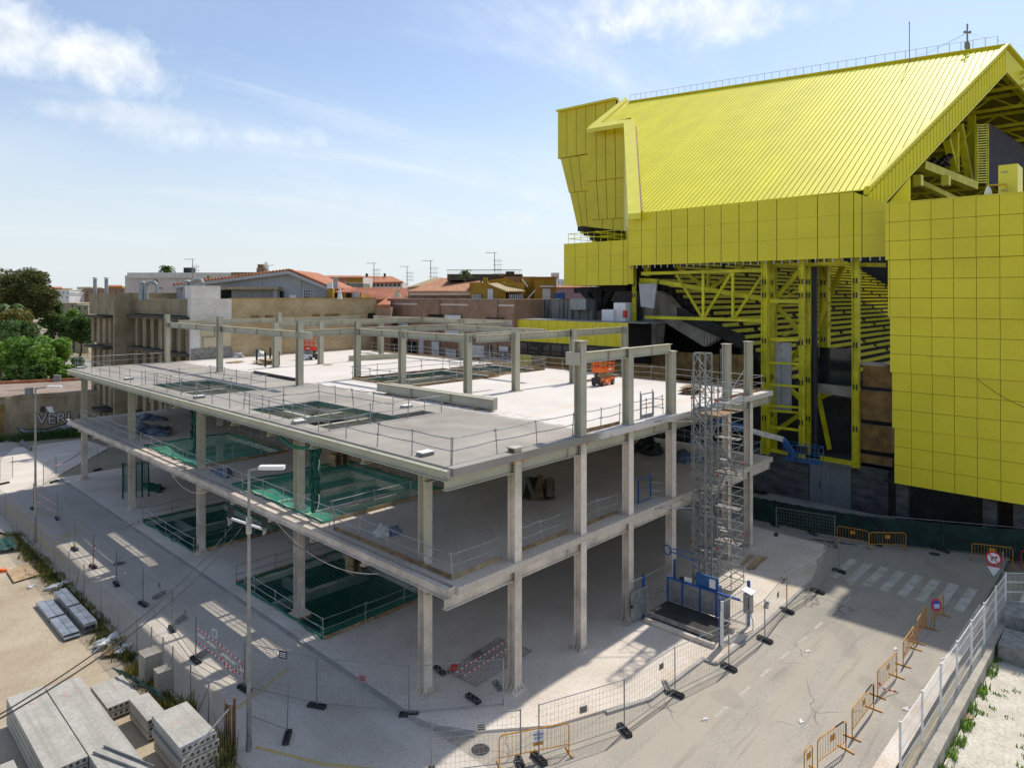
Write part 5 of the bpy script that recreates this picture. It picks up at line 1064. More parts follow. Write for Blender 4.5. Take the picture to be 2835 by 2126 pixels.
RR = [G(*p) for p in ((1492, 2104), (1728.6, 2025), (1869, 1924), (2018, 1850.6), (2117.5, 1773.6), (2178.4, 1693.4), (2263.4, 1639))]
notice(A[7], A[8], .42, 1.75, .42, .34, 'dark striped plate on the fence panel with tape'); notice(A[8], A[9], .55, 1.85, .4, .3, 'dark plate on the panel right of the near lamp', 'stand_dark', 'sign_white'); notice(A[9], A[10], .5, 1.35, .36, .28, 'pink notice on the panel in front of the near shaft', mat('notice_pink', (.62, .30, .33), .6) and 'notice_pink'); notice(RR[0], RR[1], .5, 1.35, .34, .26, 'grey plate right of the orange barrier', 'galv'); notice(RR[1], RR[2], .7, 1.6, .3, .24, 'dark plate near the tipped concrete foot', 'galv_dull'); notice(RR[4], RR[5], .55, 1.5, .3, .3, 'grey plate on the panel by the hoist cabinet', 'galv_dull'); notice(G(1195, 2150), G(1441, 2120), .55, 1.55, .34, .3, 'green grey plate on the bottom edge panel', 'galv'); notice(A[5], A[6], .6, 1.75, .3, .3, 'grey plate on the sixth street panel', 'galv_dull'); notice(A[6], A[7], .6, 1.7, .3, .3, 'grey plate on the seventh street panel', 'galv')
# green hoarding towards the stadium
hp = [G(*crop(2050, 1200, .3549)(*p)) for p in ((60, 680), (270, 722), (560, 785), (1060, 870), (1580, 920), (2140, 975), (2600, 1010))]
for i, (a, c) in enumerate(zip(hp, hp[1:])):
    fence_panel(a, c, ('green fabric hoarding panel behind the last facade column', 'green fabric hoarding panel left of the double metal door', 'green fabric hoarding panel in front of the metal door', 'green fabric hoarding panel behind the paired barriers', 'green fabric hoarding panel under the tower corner', 'green fabric hoarding panel at the right picture edge')[i], 'green hoarding below the stadium', fabric=True); fence_block(c, 1.0+.1*i, ORD[i]+' dark foot along the green hoarding')
# crowd barriers
def barrier(pp, label, m='orange', h=1.1, plate=True, z=.005, group='orange crowd barriers'):
    p, q = [G(x, y, z) for x, y in pp]; t = thing('crowd_barrier', label, 'barrier', p, group); d = (q-p).normalized(); n = Vector((-d.y, d.x, 0)); up = Vector((0, 0, 1)); L_ = (q-p).length
    f_ = B(); r = .14; pts = [p+up*.02, p+up*(h-r), p+d*.04+up*(h-.05), p+d*r+up*h, q-d*r+up*h, q-d*.04+up*(h-.05), q+up*(h-r), q+up*.02]; f_.path(pts, .022, 6); f_.tube(p+up*.32, q+up*.32, .018, 6); f_.build('frame', m, t)
    k = int(L_/.16)
    for i in range(1, k): c = lerp(p, q, i/k); B().tube(c+up*.32, c+up*h, .008, 4).build('bar', m, t)
    for c in (p, q): B().bar(c-n*.32+up*.03, c+n*.32+up*.03, .05, .035).build('foot', m, t)
    if plate: c = lerp(p, q, .5); B().bar(c-d*.16+up*.82-n*.02, c+d*.16+up*.82-n*.02, .006, .22).build('name_plate', m, t)
    return t, p, q
k8 = crop(2300, 1594); k7 = crop(1800, 1594); k6b = crop(2050, 1200, .3549)
for pp, l_ in (((k7(1330, 1790), k7(1400, 1720)), 'orange crowd barrier cut by the bottom edge on the road'), ((k7(1445, 1680), k7(1690, 1500)), 'orange and black crowd barrier nearest the bottom edge on the road'), ((k8(185, 1400), k8(370, 1150)), 'orange crowd barrier next to the black ended one'), ((k8(405, 1040), k8(570, 870)), 'orange crowd barrier in the middle of the sunlit row'), ((k8(625, 775), k8(720, 630)), 'orange crowd barrier wrapped in striped tape'), ((k8(745, 580), k8(825, 450)), 'orange crowd barrier just inside the stadium shadow'), ((k8(865, 460), k8(975, 340)), 'orange crowd barrier with the round sign'),
        ((k6b(755, 845), k6b(1000, 890)), 'left of two linked orange barriers before the green hoarding'), ((k6b(1005, 900), k6b(1290, 905)), 'right of two linked orange barriers before the green hoarding'), ((k6b(1805, 992), k6b(2125, 1030)), 'orange barrier standing behind the turn sign'), ((k6b(2190, 1050), k6b(2420, 1075)), 'barrier cut by the right edge behind the turn sign')):
    bt, bp, bq = barrier(pp, l_, 'red_paint' if 'cut by the right' in l_ else 'orange')
    if 'black' in l_: part('black_sleeve', 'black_rubber', bt, ('tube', bq+Vector((0, 0, .35)), bq+Vector((0, 0, .98)), .026, 6), ('tube', lerp(bp, bq, .6)+Vector((0, 0, 1.1)), lerp(bp, bq, .9)+Vector((0, 0, 1.1)), .027, 6))
    if 'wrapped' in l_: tape([lerp(bp, bq, s)+Vector((0, 0, 1.05-.75*(1-s) if s > .3 else .45)) for s in (.1, .35, .6, .8, 1.0)], 'striped tape wrapped on a crowd barrier in the road', .12); tape([bq+Vector((0, 0, 1.0)), bq+Vector((.3, .1, .6)), bq+Vector((.4, .2, .3))], 'striped tape end hanging from the wrapped barrier', .12)
    if 'middle' in l_: tape([bp+Vector((0, -.03, .6)), bp+Vector((.2, -.15, .3)), bp+Vector((.9, -.55, .02))], 'striped tape trailing from a barrier onto the road')
bt, p, q = barrier(((1382, 2122), (1575, 2083)), 'orange crowd barrier with a white notice at the bottom of the picture', 'orange', plate=False); d = (q-p).normalized(); n = Vector((d.y, -d.x, 0)); c = lerp(p, q, .55)+Vector((0, 0, .86))+n*.04
part('notice_board', 'sign_white', bt, ('bar', c-d*.21, c+d*.21, .012, .42)); part('orange_panel', 'orange', bt, ('bar', c-d*.2-n*.02-Vector((0, 0, .1)), c+d*.2-n*.02-Vector((0, 0, .1)), .01, .5))
def text(body, c, dirv, size, m, parent, name='lettering', bold=.0):
    cu = bpy.data.curves.new(name, 'FONT'); cu.body = body; cu.size = size; cu.align_x = 'CENTER'; cu.align_y = 'CENTER'; cu.offset = bold; cu.extrude = .002
    o = bpy.data.objects.new(name, cu); COL.objects.link(o); dg = bpy.context.evaluated_depsgraph_get(); me = bpy.data.meshes.new_from_object(o.evaluated_get(dg)); bpy.data.objects.remove(o)
    x = Vector(dirv).normalized(); nz_ = x.cross(Vector((0, 0, 1))).normalized(); M = Matrix((x, Vector((0, 0, 1)), nz_)).transposed().to_4x4(); M.translation = c
    r = parent
    while r.parent is not None: r = r.parent
    M.translation = Vector(c)-r.location; me.transform(M); me.materials.clear(); me.materials.append(MATS[m]); return link(name, me, parent)
text('PROHIBIDO', c+n*.012+Vector((0, 0, .06)), d, .075, 'sign_blue', bt, bold=.002); text('EL PASO', c+n*.012+Vector((0, 0, -.07)), d, .075, 'sign_blue', bt, bold=.002)
# traffic signs
def disc(c, fwd, r, th, seg=28):
    f = Vector(fwd).normalized(); return ('tube', c-f*th/2, c+f*th/2, r, seg)
gp_ = G(2776, 1640); gp_.z = 0; cs = gp_.copy(); dp = gp_.x*FX+gp_.y*FY; cs.z = CAM_H-(1545-HZP)*dp/FPX; toC = Vector((-gp_.x, -gp_.y, 0)).normalized(); side = Vector((-toC.y, toC.x, 0))
cs = GD(2751, 1545, dp-.15)
t = thing('road_sign', 'no right turn sign over a give way triangle on a post by the white fence', 'traffic sign', gp_); part('sign_post', 'galv_dull', t, ('tube', gp_, gp_+Vector((0, 0, cs.z+.3)), .04, 8))
f = toC; part('red_disc', 'sign_red', t, disc(cs, f, .38, .02)); part('white_disc', 'sign_white', t, disc(cs+f*.015, f, .29, .012)); s2 = side
part('arrow', 'sign_black', t, ('bar', cs+f*.026-s2*.08-Vector((0, 0, .16)), cs+f*.026-s2*.08+Vector((0, 0, .07)), .05, .008, f), ('bar', cs+f*.026-s2*.10+Vector((0, 0, .07)), cs+f*.026+s2*.12+Vector((0, 0, .07)), .05, .008, f), ('prism', [cs+f*.026+s2*.10+Vector((0, 0, .15)), cs+f*.026+s2*.20+Vector((0, 0, .07)), cs+f*.026+s2*.10+Vector((0, 0, -.01))], f*.008)); part('slash', 'sign_red', t, ('bar', cs+f*.038-s2*.2+Vector((0, 0, .2)), cs+f*.038+s2*.2-Vector((0, 0, .2)), .05, .006, f))
tcn = cs-Vector((0, 0, .74)); part('triangle', 'sign_white', t, ('prism', [tcn-s2*.38+Vector((0, 0, .33)), tcn+s2*.38+Vector((0, 0, .33)), tcn-Vector((0, 0, .36))], f*.015)); part('triangle_border', 'sign_red', t, ('bar', tcn+f*.02-s2*.38+Vector((0, 0, .30)), tcn+f*.02+s2*.38+Vector((0, 0, .30)), .01, .07)); part('triangle_border', 'galv_dull', t, ('bar', tcn+f*.02-s2*.34+Vector((0, 0, .25)), tcn+f*.02-Vector((0, 0, .33)), .01, .06, s2), ('bar', tcn+f*.02+s2*.34+Vector((0, 0, .25)), tcn+f*.02-Vector((0, 0, .33)), .01, .06, s2))
c = GD(2592, 1674, G(2570, 1745).x*FX+G(2570, 1745).y*FY+.15); f = Vector((-.55, -.75, .2)).normalized(); t = thing('road_sign', 'round red and blue no parking sign leaning behind a road barrier', 'traffic sign', (c.x, c.y, 0)); part('red_disc', 'sign_red', t, disc(c, f, .30, .02)); part('blue_disc', 'sign_blue', t, disc(c+f*.014, f, .22, .012)); sd = Vector((-f.y, f.x, 0)).normalized(); u_ = f.cross(sd)
part('white_print', 'sign_white', t, *[('bar', c+f*.026-sd*.16+u_*(.02-.05*i), c+f*.026+sd*.16+u_*(.02-.05*i), .03, .006, f) for i in range(4)]); part('sign_leg', 'galv_dull', t, ('tube', c-f*.02, (c.x, c.y+.1, 0), .025, 6))
# street lamps
def lamp(p, z1, arm, label):
    t = thing('street_lamp', label, 'street lamp', p, 'tall grey street lamps on the left street'); part('pole', 'galv_dull', t, ('tube', p, p+Vector((0, 0, z1)), .09, 10, .045), ('tube', p, p+Vector((0, 0, .4)), .11, 10)); e = p+Vector((arm[0], arm[1], z1+.12)); part('arm', 'galv_dull', t, ('tube', p+Vector((0, 0, z1)), e, .05, 8)); d = Vector((arm[0], arm[1], 0)).normalized(); part('lamp_head', 'white_paint', t, ('bar', e-d*.25, e+d*.65, .28, .13)); part('lens', 'sign_white', t, ('bar', e-d*.1-Vector((0, 0, .07)), e+d*.55-Vector((0, 0, .07)), .2, .02)); return t
lamp(G(98, 1502), 10.35, (.75, -.75), 'far street lamp with single arm on the left street'); pl = G(689, 2076); lt = lamp(pl, 10.2, (.45, -.45), 'near street lamp carrying a floodlight crossbar')
cr = Vector((.55, -.6, 0)).normalized(); cb_ = pl+Vector((0, 0, 8.2)); part('crossbar', 'white_paint', lt, ('tube', cb_-cr*.75+Vector((.0, .1, .28)), cb_+cr*.5+Vector((0, 0, -.12)), .05, 8)); part('clamp', 'galv', lt, ('box', pl.x-.075, pl.x+.075, pl.y-.075, pl.y+.075, 7.9, 8.5))
for o, s in ((cb_-cr*.62+Vector((0, .1, .45)), .17), (cb_+cr*.6+Vector((0, 0, .12)), .15)): fl_ = part('floodlight', 'black_panel', lt, ('bar', o-Vector((.08, .08, s)), o+Vector((.02, .02, s)), .34, .1, cr)); part('flood_bracket', 'galv_dull', fl_, ('bar', o-Vector((.05, .05, s)), o-Vector((.05, .05, s+.25)), .3, .03, cr))
def cable(pts, r, label, sag=0, n=16, m='black_rubber'):
    a, c = Vector(pts[0]), Vector(pts[1]); P_ = [lerp(a, c, i/n)-Vector((0, 0, 4*sag*(i/n)*(1-i/n))) for i in range(n+1)]; o = B().path(P_, r, 5).build('cable', m); return tag(o, label, 'cable', 'cables strung from the near lamp')
cable((cb_-cr*.6, GD(-60, 2012, 11)), .014, 'upper black cable running from the near lamp to the lower left', .5); cable((cb_-cr*.2, GD(-60, 2022, 11)), .016, 'lower black cable running from the near lamp to the lower left', .55); cable((cb_+cr*.5, GX(1033, 1578, 17.2)), .014, 'black cable from the near lamp to the lower deck', .3); cable((Vector((17.3, 33.5, 5.0)), Vector((17.3, 24.2, 4.75))), .02, 'pale cable looped under the lower deck edge', .8, m='spray_white'); cable((Vector((17.3, 47.5, 4.9)), Vector((17.3, 41.5, 4.9))), .02, 'pale cable swag under the middle of the lower deck', .6, m='spray_white'); cable((GX(*qt2(1040, 318), XT-.02), GX(*qt2(1452, 565), XT-1.0)), .02, 'black cable hanging across the yellow tower', .15)
# white mesh fence on a low wall, concrete blocks
WF = thing('mesh_fence', 'white welded mesh fence on a low concrete wall beside the gravel lot', 'fence', (30, 5.8, 0))
wp = [G(*k8(*p), .55) for p in ((1510, 300), (1425, 430), (1325, 595), (1215, 765), (1090, 970), (950, 1190), (790, 1455), (600, 1760))]
part('low_wall', 'concrete_wall', WF, ('prism', [(wp[0].x+.6, wp[0].y-.28, -.02), (wp[0].x+.6, wp[0].y+.22, -.02), (20, 6.25, -.02), (20, 5.75, -.02)], (0, 0, .57))) if surf('concrete_wall', [(.27, .245, .20), (.36, .33, .275), (.44, .41, .345)], .9, .92) else None
for i, p in enumerate(wp): p.z = .54; part('fence_post', 'white_paint', WF, ('box', p.x-.035, p.x+.035, p.y-.035, p.y+.035, .54, 2.5))
for a, c in zip(wp, wp[1:]):
    b_ = B(); n = int((c-a).length/.12)
    for i in range(n+1): q = lerp(a, c, i/n); b_.bar(q+Vector((0, 0, .05)), q+Vector((0, 0, 1.88)), .007)
    for zz in (.06, .45, .5, .95, 1.0, 1.45, 1.5, 1.86): b_.tube(a+Vector((0, 0, zz)), c+Vector((0, 0, zz)), .007 if zz < 1.8 else .018, 4)
    b_.build('mesh_panel', 'white_paint', WF)
ra = wp[0]; rb = G(2900, 1692, .55); rb.z = .54; b_ = B(); n = 34
for i in range(n+1): q = lerp(ra, rb, i/n); b_.bar(q+Vector((0, 0, .05)), q+Vector((0, 0, 1.95)), .009)
for zz in (.06, .45, .5, .95, 1.0, 1.45, 1.5, 1.94): b_.tube(ra+Vector((0, 0, zz)), rb+Vector((0, 0, zz)), .012, 4)
b_.build('mesh_panel', 'white_paint', WF); part('low_wall', 'concrete_wall', WF, ('bar', ra-Vector((0, 0, .3)), rb-Vector((0, 0, .3)), .4, .5))
for i, (px, l_) in enumerate(((( 2800, 1735), 'upper concrete block stacked behind the white fence corner'), ((2790, 1800), 'lower concrete block on the gravel by the white fence corner'))):
    p = G(*px, .2); o = B().box(p.x-.9, p.x+1.2, p.y-1.6, p.y+.25, 0, .75+.35*(1-i)).build('concrete_block', 'block_concrete'); tag(o, l_, 'concrete block', 'concrete blocks on the gravel')

for (x, y), l_ in ((k6b(1515, 940), 'round dark manhole cover before the green hoarding'), ((1330, 2075), 'round manhole cover near the front barrier'), ((330, 1560), 'round manhole cover on the left street')):
    p = G(x, y, .008); t = thing('manhole_cover', l_, 'manhole', p, 'manhole covers in the streets'); part('rim', 'kerb_stone', t, ('tube', p, p+Vector((0, 0, .008)), .42, 20)); part('lid', 'stand_dark', t, ('tube', p, p+Vector((0, 0, .014)), .34, 20))
# ------------------------------------------------------------ the storage lot on the left
def hollow_slab(x0, x1, y0, y1, z0, label, h=.22, nh=6, mark=None, group='stacked hollow concrete floor slabs'):
    t = thing('floor_slab', label, 'concrete slab', ((x0+x1)/2, y0, z0), group); part('slab_body', 'hollow_slab', t, ('box', x0, x1, y0+.35, y1, z0, z0+h)); w = (x1-x0)/nh; e = B()
    e.box(x0, x1, y0, y0+.35, z0, z0+.045); e.box(x0, x1, y0, y0+.35, z0+h-.04, z0+h)
    for i in range(nh+1): c = x0+w*i; a = max(x0, c-w*.21); d = min(x1, c+w*.21); e.box(a, d, y0+.001, y0+.35, z0+.045, z0+h-.04)
    for i in range(nh):                                       # rounded corners of the cores
        cx = x0+w*(i+.5); hw = w*.29; r = .045
        for sx_ in (-1, 1):
            for sz, zz in ((1, z0+.045), (-1, z0+h-.04)): e.prism([(cx+sx_*hw, y0+.002, zz), (cx+sx_*(hw-r), y0+.002, zz), (cx+sx_*hw, y0+.002, zz+sz*r)], (0, .34, 0))
    e.build('cored_end', 'hollow_slab', t)
    if mark:
        m_ = B(); random.seed(mark); c = Vector(((x0+x1)/2, y1-1.0, z0+h+.003))
        for i in range(5): a = c+Vector((rnd(-.25, .25), rnd(-.3, .3), 0)); m_.bar(a, a+Vector((rnd(-.2, .2), rnd(-.25, .25), 0)), .025, .002)
        m_.build('spray_mark', 'spray_pink', t)
    return t
mat('spray_pink', (.62, .26, .22), .9)
LAY = ('bottom', 'second', 'third', 'fourth', 'top')
def stack(x0, x1, y0, y1, n, where, dz=.26, nh=6, mark=None, off=.0):
    for k in range(n):
        o = rnd(-off, off); nm = 'top' if k == n-1 else ('bottom' if k == 0 else LAY[k])
        hollow_slab(x0+o, x1+o, y0-rnd(0, off)*2, y1, .08+dz*k, '%s hollow core slab of the stack %s' % (nm, where), nh=nh, mark=mark if k == n-1 else None)
        if k < n-1 or True:
            for yy in (y0+.5, y1-.5): tag(part('bearer', 'timber_pale', None, ('box', x0+.05, x1-.05, yy-.05, yy+.05, .08+dz*k-.038, .08+dz*k-.002)), '%s bearer below the %s slab, stack %s' % ('near' if yy < y0+1 else 'far', nm, where), 'timber', 'bearers between the slabs')
random.seed(31)
stack(5.75, 6.92, 26.3, 32.35, 4, 'at the left of the broad pair', mark=3); stack(6.96, 8.13, 22.0, 32.05, 4, 'at the right of the broad pair', mark=4); stack(3.6, 5.15, 20.5, 27.9, 4, 'cut by the left picture edge', nh=7)
stack(8.5, 9.68, 29.75, 31.95, 2, 'under the green tarpaulin', mark=5); stack(9.12, 9.8, 27.35, 29.3, 3, 'with the narrow marked slab', nh=3, mark=6, off=.06); stack(9.1, 10.32, 24.0, 26.65, 5, 'nearest the rusty gate post', mark=7, off=.05)
for i, (a, c, l_) in enumerate((((7.1, 26.3), (8.0, 23.9), 'left steel angle lying on the broad slabs'), ((7.45, 26.4), (8.25, 24.1), 'right steel angle lying on the broad slabs'))):
    o = B(); o.bar((*a, 1.12), (*c, 1.12), .06, .012); o.bar((a[0]-.03, a[1], 1.14), (c[0]-.03, c[1], 1.14), .012, .06); tag(o.build('steel_angle', 'galv_dull'), l_, 'steel angle', 'angles on the slabs')
def profiles(x0, x1, y0, y1, n, label, seed):
    random.seed(seed); t = thing('profile_bundle', label, 'steel profiles', ((x0+x1)/2, y0, 0), 'bundles of galvanised profiles on the dirt')
    for k in range(n):
        a = y0+rnd(0, .5); z = .06+.05*k
        for s in (0, 1):
            w = (x1-x0)/2; xa = x0+s*w+.01; part('profile', 'galv', t, ('box', xa, xa+w-.02, a, y1+rnd(-.3, 0), z, z+.008), ('box', xa, xa+.008, a, y1, z-.04, z), ('box', xa+w-.03, xa+w-.022, a, y1, z-.04, z))
    part('strap', 'bolt', t, ('box', x0-.01, x1+.01, (y0+y1)/2, (y0+y1)/2+.04, .0, .07+.05*n))
profiles(9.05, 9.75, 38.1, 43.75, 4, 'left bundle of shiny galvanised profiles on the dirt lot', 2); profiles(9.92, 10.5, 38.2, 44.0, 9, 'right taller bundle of galvanised profiles on the dirt lot', 3)
ka = crop(0, 1594)
for (x, y), w, h, l_ in ((ka(1305, 885), .38, 1.15, 'larger concrete bollard block by the chain link fence'), (ka(1405, 1005), .26, .95, 'smaller concrete bollard block by the chain link fence')):
    p = G(x, y); b_ = B().box(p.x-w, p.x+w, p.y-w, p.y+w, 0, h).box(p.x-w-.02, p.x+w+.02, p.y-w-.02, p.y+w+.02, h, h+.05); tag(b_.build('concrete_bollard', 'concrete_wall'), l_, 'bollard', 'concrete blocks by the fence')
kb = crop(0, 1200); pw = [G(*kb(*q), .06) for q in ((60, 1190), (230, 1120), (345, 1215), (120, 1285))]; tag(B().prism(pw, (0, 0, .03)).build('plywood_sheet', 'ply'), 'weathered plywood sheet lying on the dirt lot', 'plywood'); o = B()
for i in range(3): p = G(*kb(235+22*i, 1190), .11); o.bar(p-Vector((.1, .5, 0)), p+Vector((.1, .5, 0)), .12, .03)
tag(o.build('plank_offcuts', 'timber_pale'), 'short plank offcuts lying on the plywood sheet', 'planks')
def tarp(pts, z, label, seed, m='tarp_green'):
    random.seed(seed); P_ = [G(*p, z) for p in pts]; n = 10; vs = []
    for i in range(n+1):
        for j in range(n+1): q = lerp(lerp(P_[0], P_[1], i/n), lerp(P_[3], P_[2], i/n), j/n); vs.append(q+Vector((0, 0, .10*math.sin(i*1.3+j*.6+seed)*math.sin(j*.9)+.06*rnd(-1, 1))))
    b_ = B(); b_.add(vs, [(i*(n+1)+j, (i+1)*(n+1)+j, (i+1)*(n+1)+j+1, i*(n+1)+j+1) for i in range(n) for j in range(n)]); o = b_.build('tarpaulin', m, None, True); return tag(o, label, 'tarpaulin')
mat('tarp_green', (.02, .10, .085), .7, var=.4, scale=2); tarp([ka(960, 790), ka(1050, 830), ka(1500, 1110), ka(1290, 960)], .75, 'dark green tarpaulin hanging over the slab stacks by the bollards', 3); tarp([(-10, 1495), (35, 1480), (52, 1515), (-10, 1525)], .25, 'dark green tarpaulin crumpled at the left picture edge', 5)
for i, (px, s, m, nm, l_, cat) in enumerate(((kb(500, 1330), .45, 'plastic_white', 'plastic_sheeting', 'torn white plastic sheeting on the weeds beside the profiles', 'plastic'), (ka(930, 590), .55, 'plastic_white', 'plastic_sheeting', 'clear plastic heap beside the crossed planks', 'plastic'), (ka(1050, 650), .4, 'plastic_white', 'plastic_sheeting', 'white plastic scrap leaning by the bollards', 'plastic'), (kb(10, 1190), .3, 'orange_paint', 'orange_bag', 'orange and yellow bag at the left picture edge', 'bag'), (kb(270, 1325), .18, 'plastic_white', 'paper_scrap', 'white paper scrap near the plywood sheet', 'litter'))):
    blob(nm, G(*px, 0), s, s*.8, s*.5, m, l_, cat, 60+i, rough=.5)
timber_stack('crossed_planks', ka(1000, 600), .1, 3, 1.9, 'weathered planks leaning over the plastic heap by the fence', .9, seed=33, m=('timber',), wide=.4)
# litter on the roads
for i, (px, l_) in enumerate(((k7(1360, 650), 'white paper litter in the sun near the middle of the road'), (k7(1300, 1255), 'white paper litter low in the middle of the road'), (k7(480, 1235), 'pale litter near the right hand fence'), (k8(650, 1145), 'bottle and paper litter on the gutter by the white fence'), (k8(970, 715), 'white bag litter at the gutter near the shadow edge'), (k7(1020, 355), 'crumpled paper by the second right hand foot'), (k8(560, 630), 'small paper scrap at the shadow edge'))):
    blob('litter', G(*px, .015), .13, .08, .03, 'plastic_white', l_, 'litter', 80+i, 'litter on the right road', .6)
tag(B().prism([G(*k8(*q), .05) for q in ((1095, 1185), (1165, 1172), (1245, 1225), (1165, 1242))], (0, 0, .012)).build('cardboard', 'ply'), 'flattened cardboard lying on the gravel lot', 'cardboard')
# chain link fence along the lot
net_mat('chain_link', (.20, .16, .10), .16, 16, 'yz'); CF = thing('chain_link_fence', 'rusty chain link fence on steel posts along the dirt lot', 'fence', (10.95, 40, 0))
posts = [(10.95, y) for y in (70, 66, 62, 58.3, 54.8, 51.6, 48.3, 45.2, 42.3, 39.4, 36.7, 34.1, 32.3, 30.9, 29.8, 28.0, 26.3, 24.9)]
for i, (x, y) in enumerate(posts): part('post', 'galv_dull', CF, ('tube', (x, y, 0), (x+rnd(-.03, .03), y, 2.05+rnd(-.08, .05)), .028, 6))
for a, c in zip(posts, posts[1:]): b_ = B(); b_.quad((a[0], a[1], .05), (c[0], c[1], .05), (c[0], c[1], 1.95), (a[0], a[1], 1.95)); b_.build('link_mesh', 'chain_link', CF); part('top_wire', 'galv_dull', CF, ('tube', (a[0], a[1], 1.95), (c[0], c[1], 1.95), .008, 4))
for y, dy in ((43.1, 1.0), (43.1, -1.0), (29.8, 1.2), (26.3, -1.1), (26.3, 1.2)): part('brace', 'galv_dull', CF, ('tube', (10.95, y, 1.7), (10.95, y+dy, .05), .024, 6))
tag(B().box(10.85, 11.05, 24.5, 70, -.02, .10).build('fence_kerb', 'concrete_wall'), 'low concrete kerb under the chain link fence', 'kerb')
GT = thing('site_gate', 'mesh gate with rusty post at the bottom of the storage lot', 'gate', (11.0, 24.4, 0)); part('gate_post', 'rust_brown', GT, ('tube', (11.05, 24.3, 0), (11.05, 24.3, 2.1), .05, 8)); part('rusty_sheet', mat('rust_sheet', (.20, .10, .035), .9, var=.4, scale=3), GT, ('bar', (10.85, 24.6, 1.0), (11.0, 24.15, 1.0), .02, 1.7)); a_, c_2 = Vector((10.9, 24.2, 0)), Vector((8.5, 22.4, 0)); f_ = B(); f_.path([a_+Vector((0, 0, .1)), a_+Vector((0, 0, 1.9)), c_2+Vector((0, 0, 1.9)), c_2+Vector((0, 0, .1)), a_+Vector((0, 0, .1))], .024, 6); f_.build('gate_frame', 'galv_dull', GT); f_ = B()
for i in range(1, 22): f_.bar(lerp(a_, c_2, i/22)+Vector((0, 0, .1)), lerp(a_, c_2, i/22)+Vector((0, 0, 1.9)), .006)
f_.build('gate_mesh', 'galv_dull', GT)

# ------------------------------------------------------------ weeds
def leaf_mat(name, a, b_, c):
    m = bpy.data.materials.new(name); m.use_nodes = True; MATS[name] = m; n, l, p = nodes(m); p.inputs['Roughness'].default_value = .6
    g = n.new('ShaderNodeNewGeometry'); t = n.new('ShaderNodeTexNoise'); l.new(g.outputs['Position'], t.inputs['Vector']); t.inputs['Scale'].default_value = 1.3; t.inputs['Detail'].default_value = 4
    r = n.new('ShaderNodeValToRGB'); e = r.color_ramp.elements; e.new(.5); [(setattr(x, 'position', q), setattr(x, 'color', (*k, 1))) for x, q, k in zip(e, (.35, .5, .66), (a, b_, c))]; mxn = n.new('ShaderNodeMath'); mxn.operation = 'ADD'
    rp_ = n.new('ShaderNodeMapRange'); l.new(g.outputs['Random Per Island'], rp_.inputs[0]); rp_.inputs[3].default_value = -.14; rp_.inputs[4].default_value = .14; l.new(t.outputs['Fac'], mxn.inputs[0]); l.new(rp_.outputs[0], mxn.inputs[1]); l.new(mxn.outputs[0], r.inputs[0]); l.new(r.outputs[0], p.inputs['Base Color'])
    tr_ = n.new('ShaderNodeBsdfTranslucent'); l.new(r.outputs[0], tr_.inputs['Color']); mx_ = n.new('ShaderNodeMixShader'); mx_.inputs[0].default_value = .4; o = n['Material Output']; l.new(p.outputs[0], mx_.inputs[1]); l.new(tr_.outputs[0], mx_.inputs[2]); l.new(mx_.outputs[0], o.inputs[0]); return m
leaf_mat('weed_leaf', (.05, .075, .015), (.12, .13, .03), (.34, .27, .05)); leaf_mat('pine_leaf', (.045, .065, .014), (.095, .115, .026), (.16, .16, .04)); leaf_mat('bush_leaf', (.03, .07, .015), (.065, .135, .028), (.12, .20, .04)); leaf_mat('bright_leaf', (.06, .14, .015), (.13, .27, .03), (.23, .37, .055)); leaf_mat('dry_grass', (.22, .18, .09), (.32, .27, .14), (.42, .36, .2))
def blades(b_, c, n, h, sp):
    for _ in range(n):
        a = rnd(0, 6.28); o = Vector((rnd(-sp, sp), rnd(-sp, sp), 0)); d = Vector((math.cos(a), math.sin(a), 0)); w = Vector((-d.y, d.x, 0))*rnd(.012, .035); hh = h*rnd(.5, 1.1); t_ = c+o+d*hh*rnd(.1, .6)+Vector((0, 0, hh)); b_.quad(c+o-w, c+o+w, t_+w*.4, t_-w*.4)
random.seed(41); wb = B()
for i in range(300):
    y = rnd(28, 58); x = 10.72+rnd(-.30, .20)-(.35 if rnd(0, 1) < .3 and not 37.5 < y < 44.5 else 0); blades(wb, Vector((x, y, 0)), 26, rnd(.08, .34), .30)
for y in (24.6, 24.2, 27.6): [blades(wb, Vector((10.55+rnd(-.2, .2), y+rnd(-.3, .3), 0)), 40, .9, .3) for _ in range(6)]
tag(wb.build('fence_weeds', 'weed_leaf'), 'ragged green and yellow weeds along the chain link fence', 'weeds', kind='stuff')
gw = B()
for i in range(260):
    x = rnd(20, 44); y = rnd(-6, 5.3); blades(gw, Vector((x, y, 0)), 14, rnd(.05, .16), .14)
for i in range(90): blades(gw, Vector((rnd(20, 43), 5.5+rnd(-.15, .1), 0)), 14, rnd(.15, .38), .18)
tag(gw.build('gravel_weeds', 'bright_leaf'), 'small green tufts scattered over the pale gravel lot', 'weeds', kind='stuff')
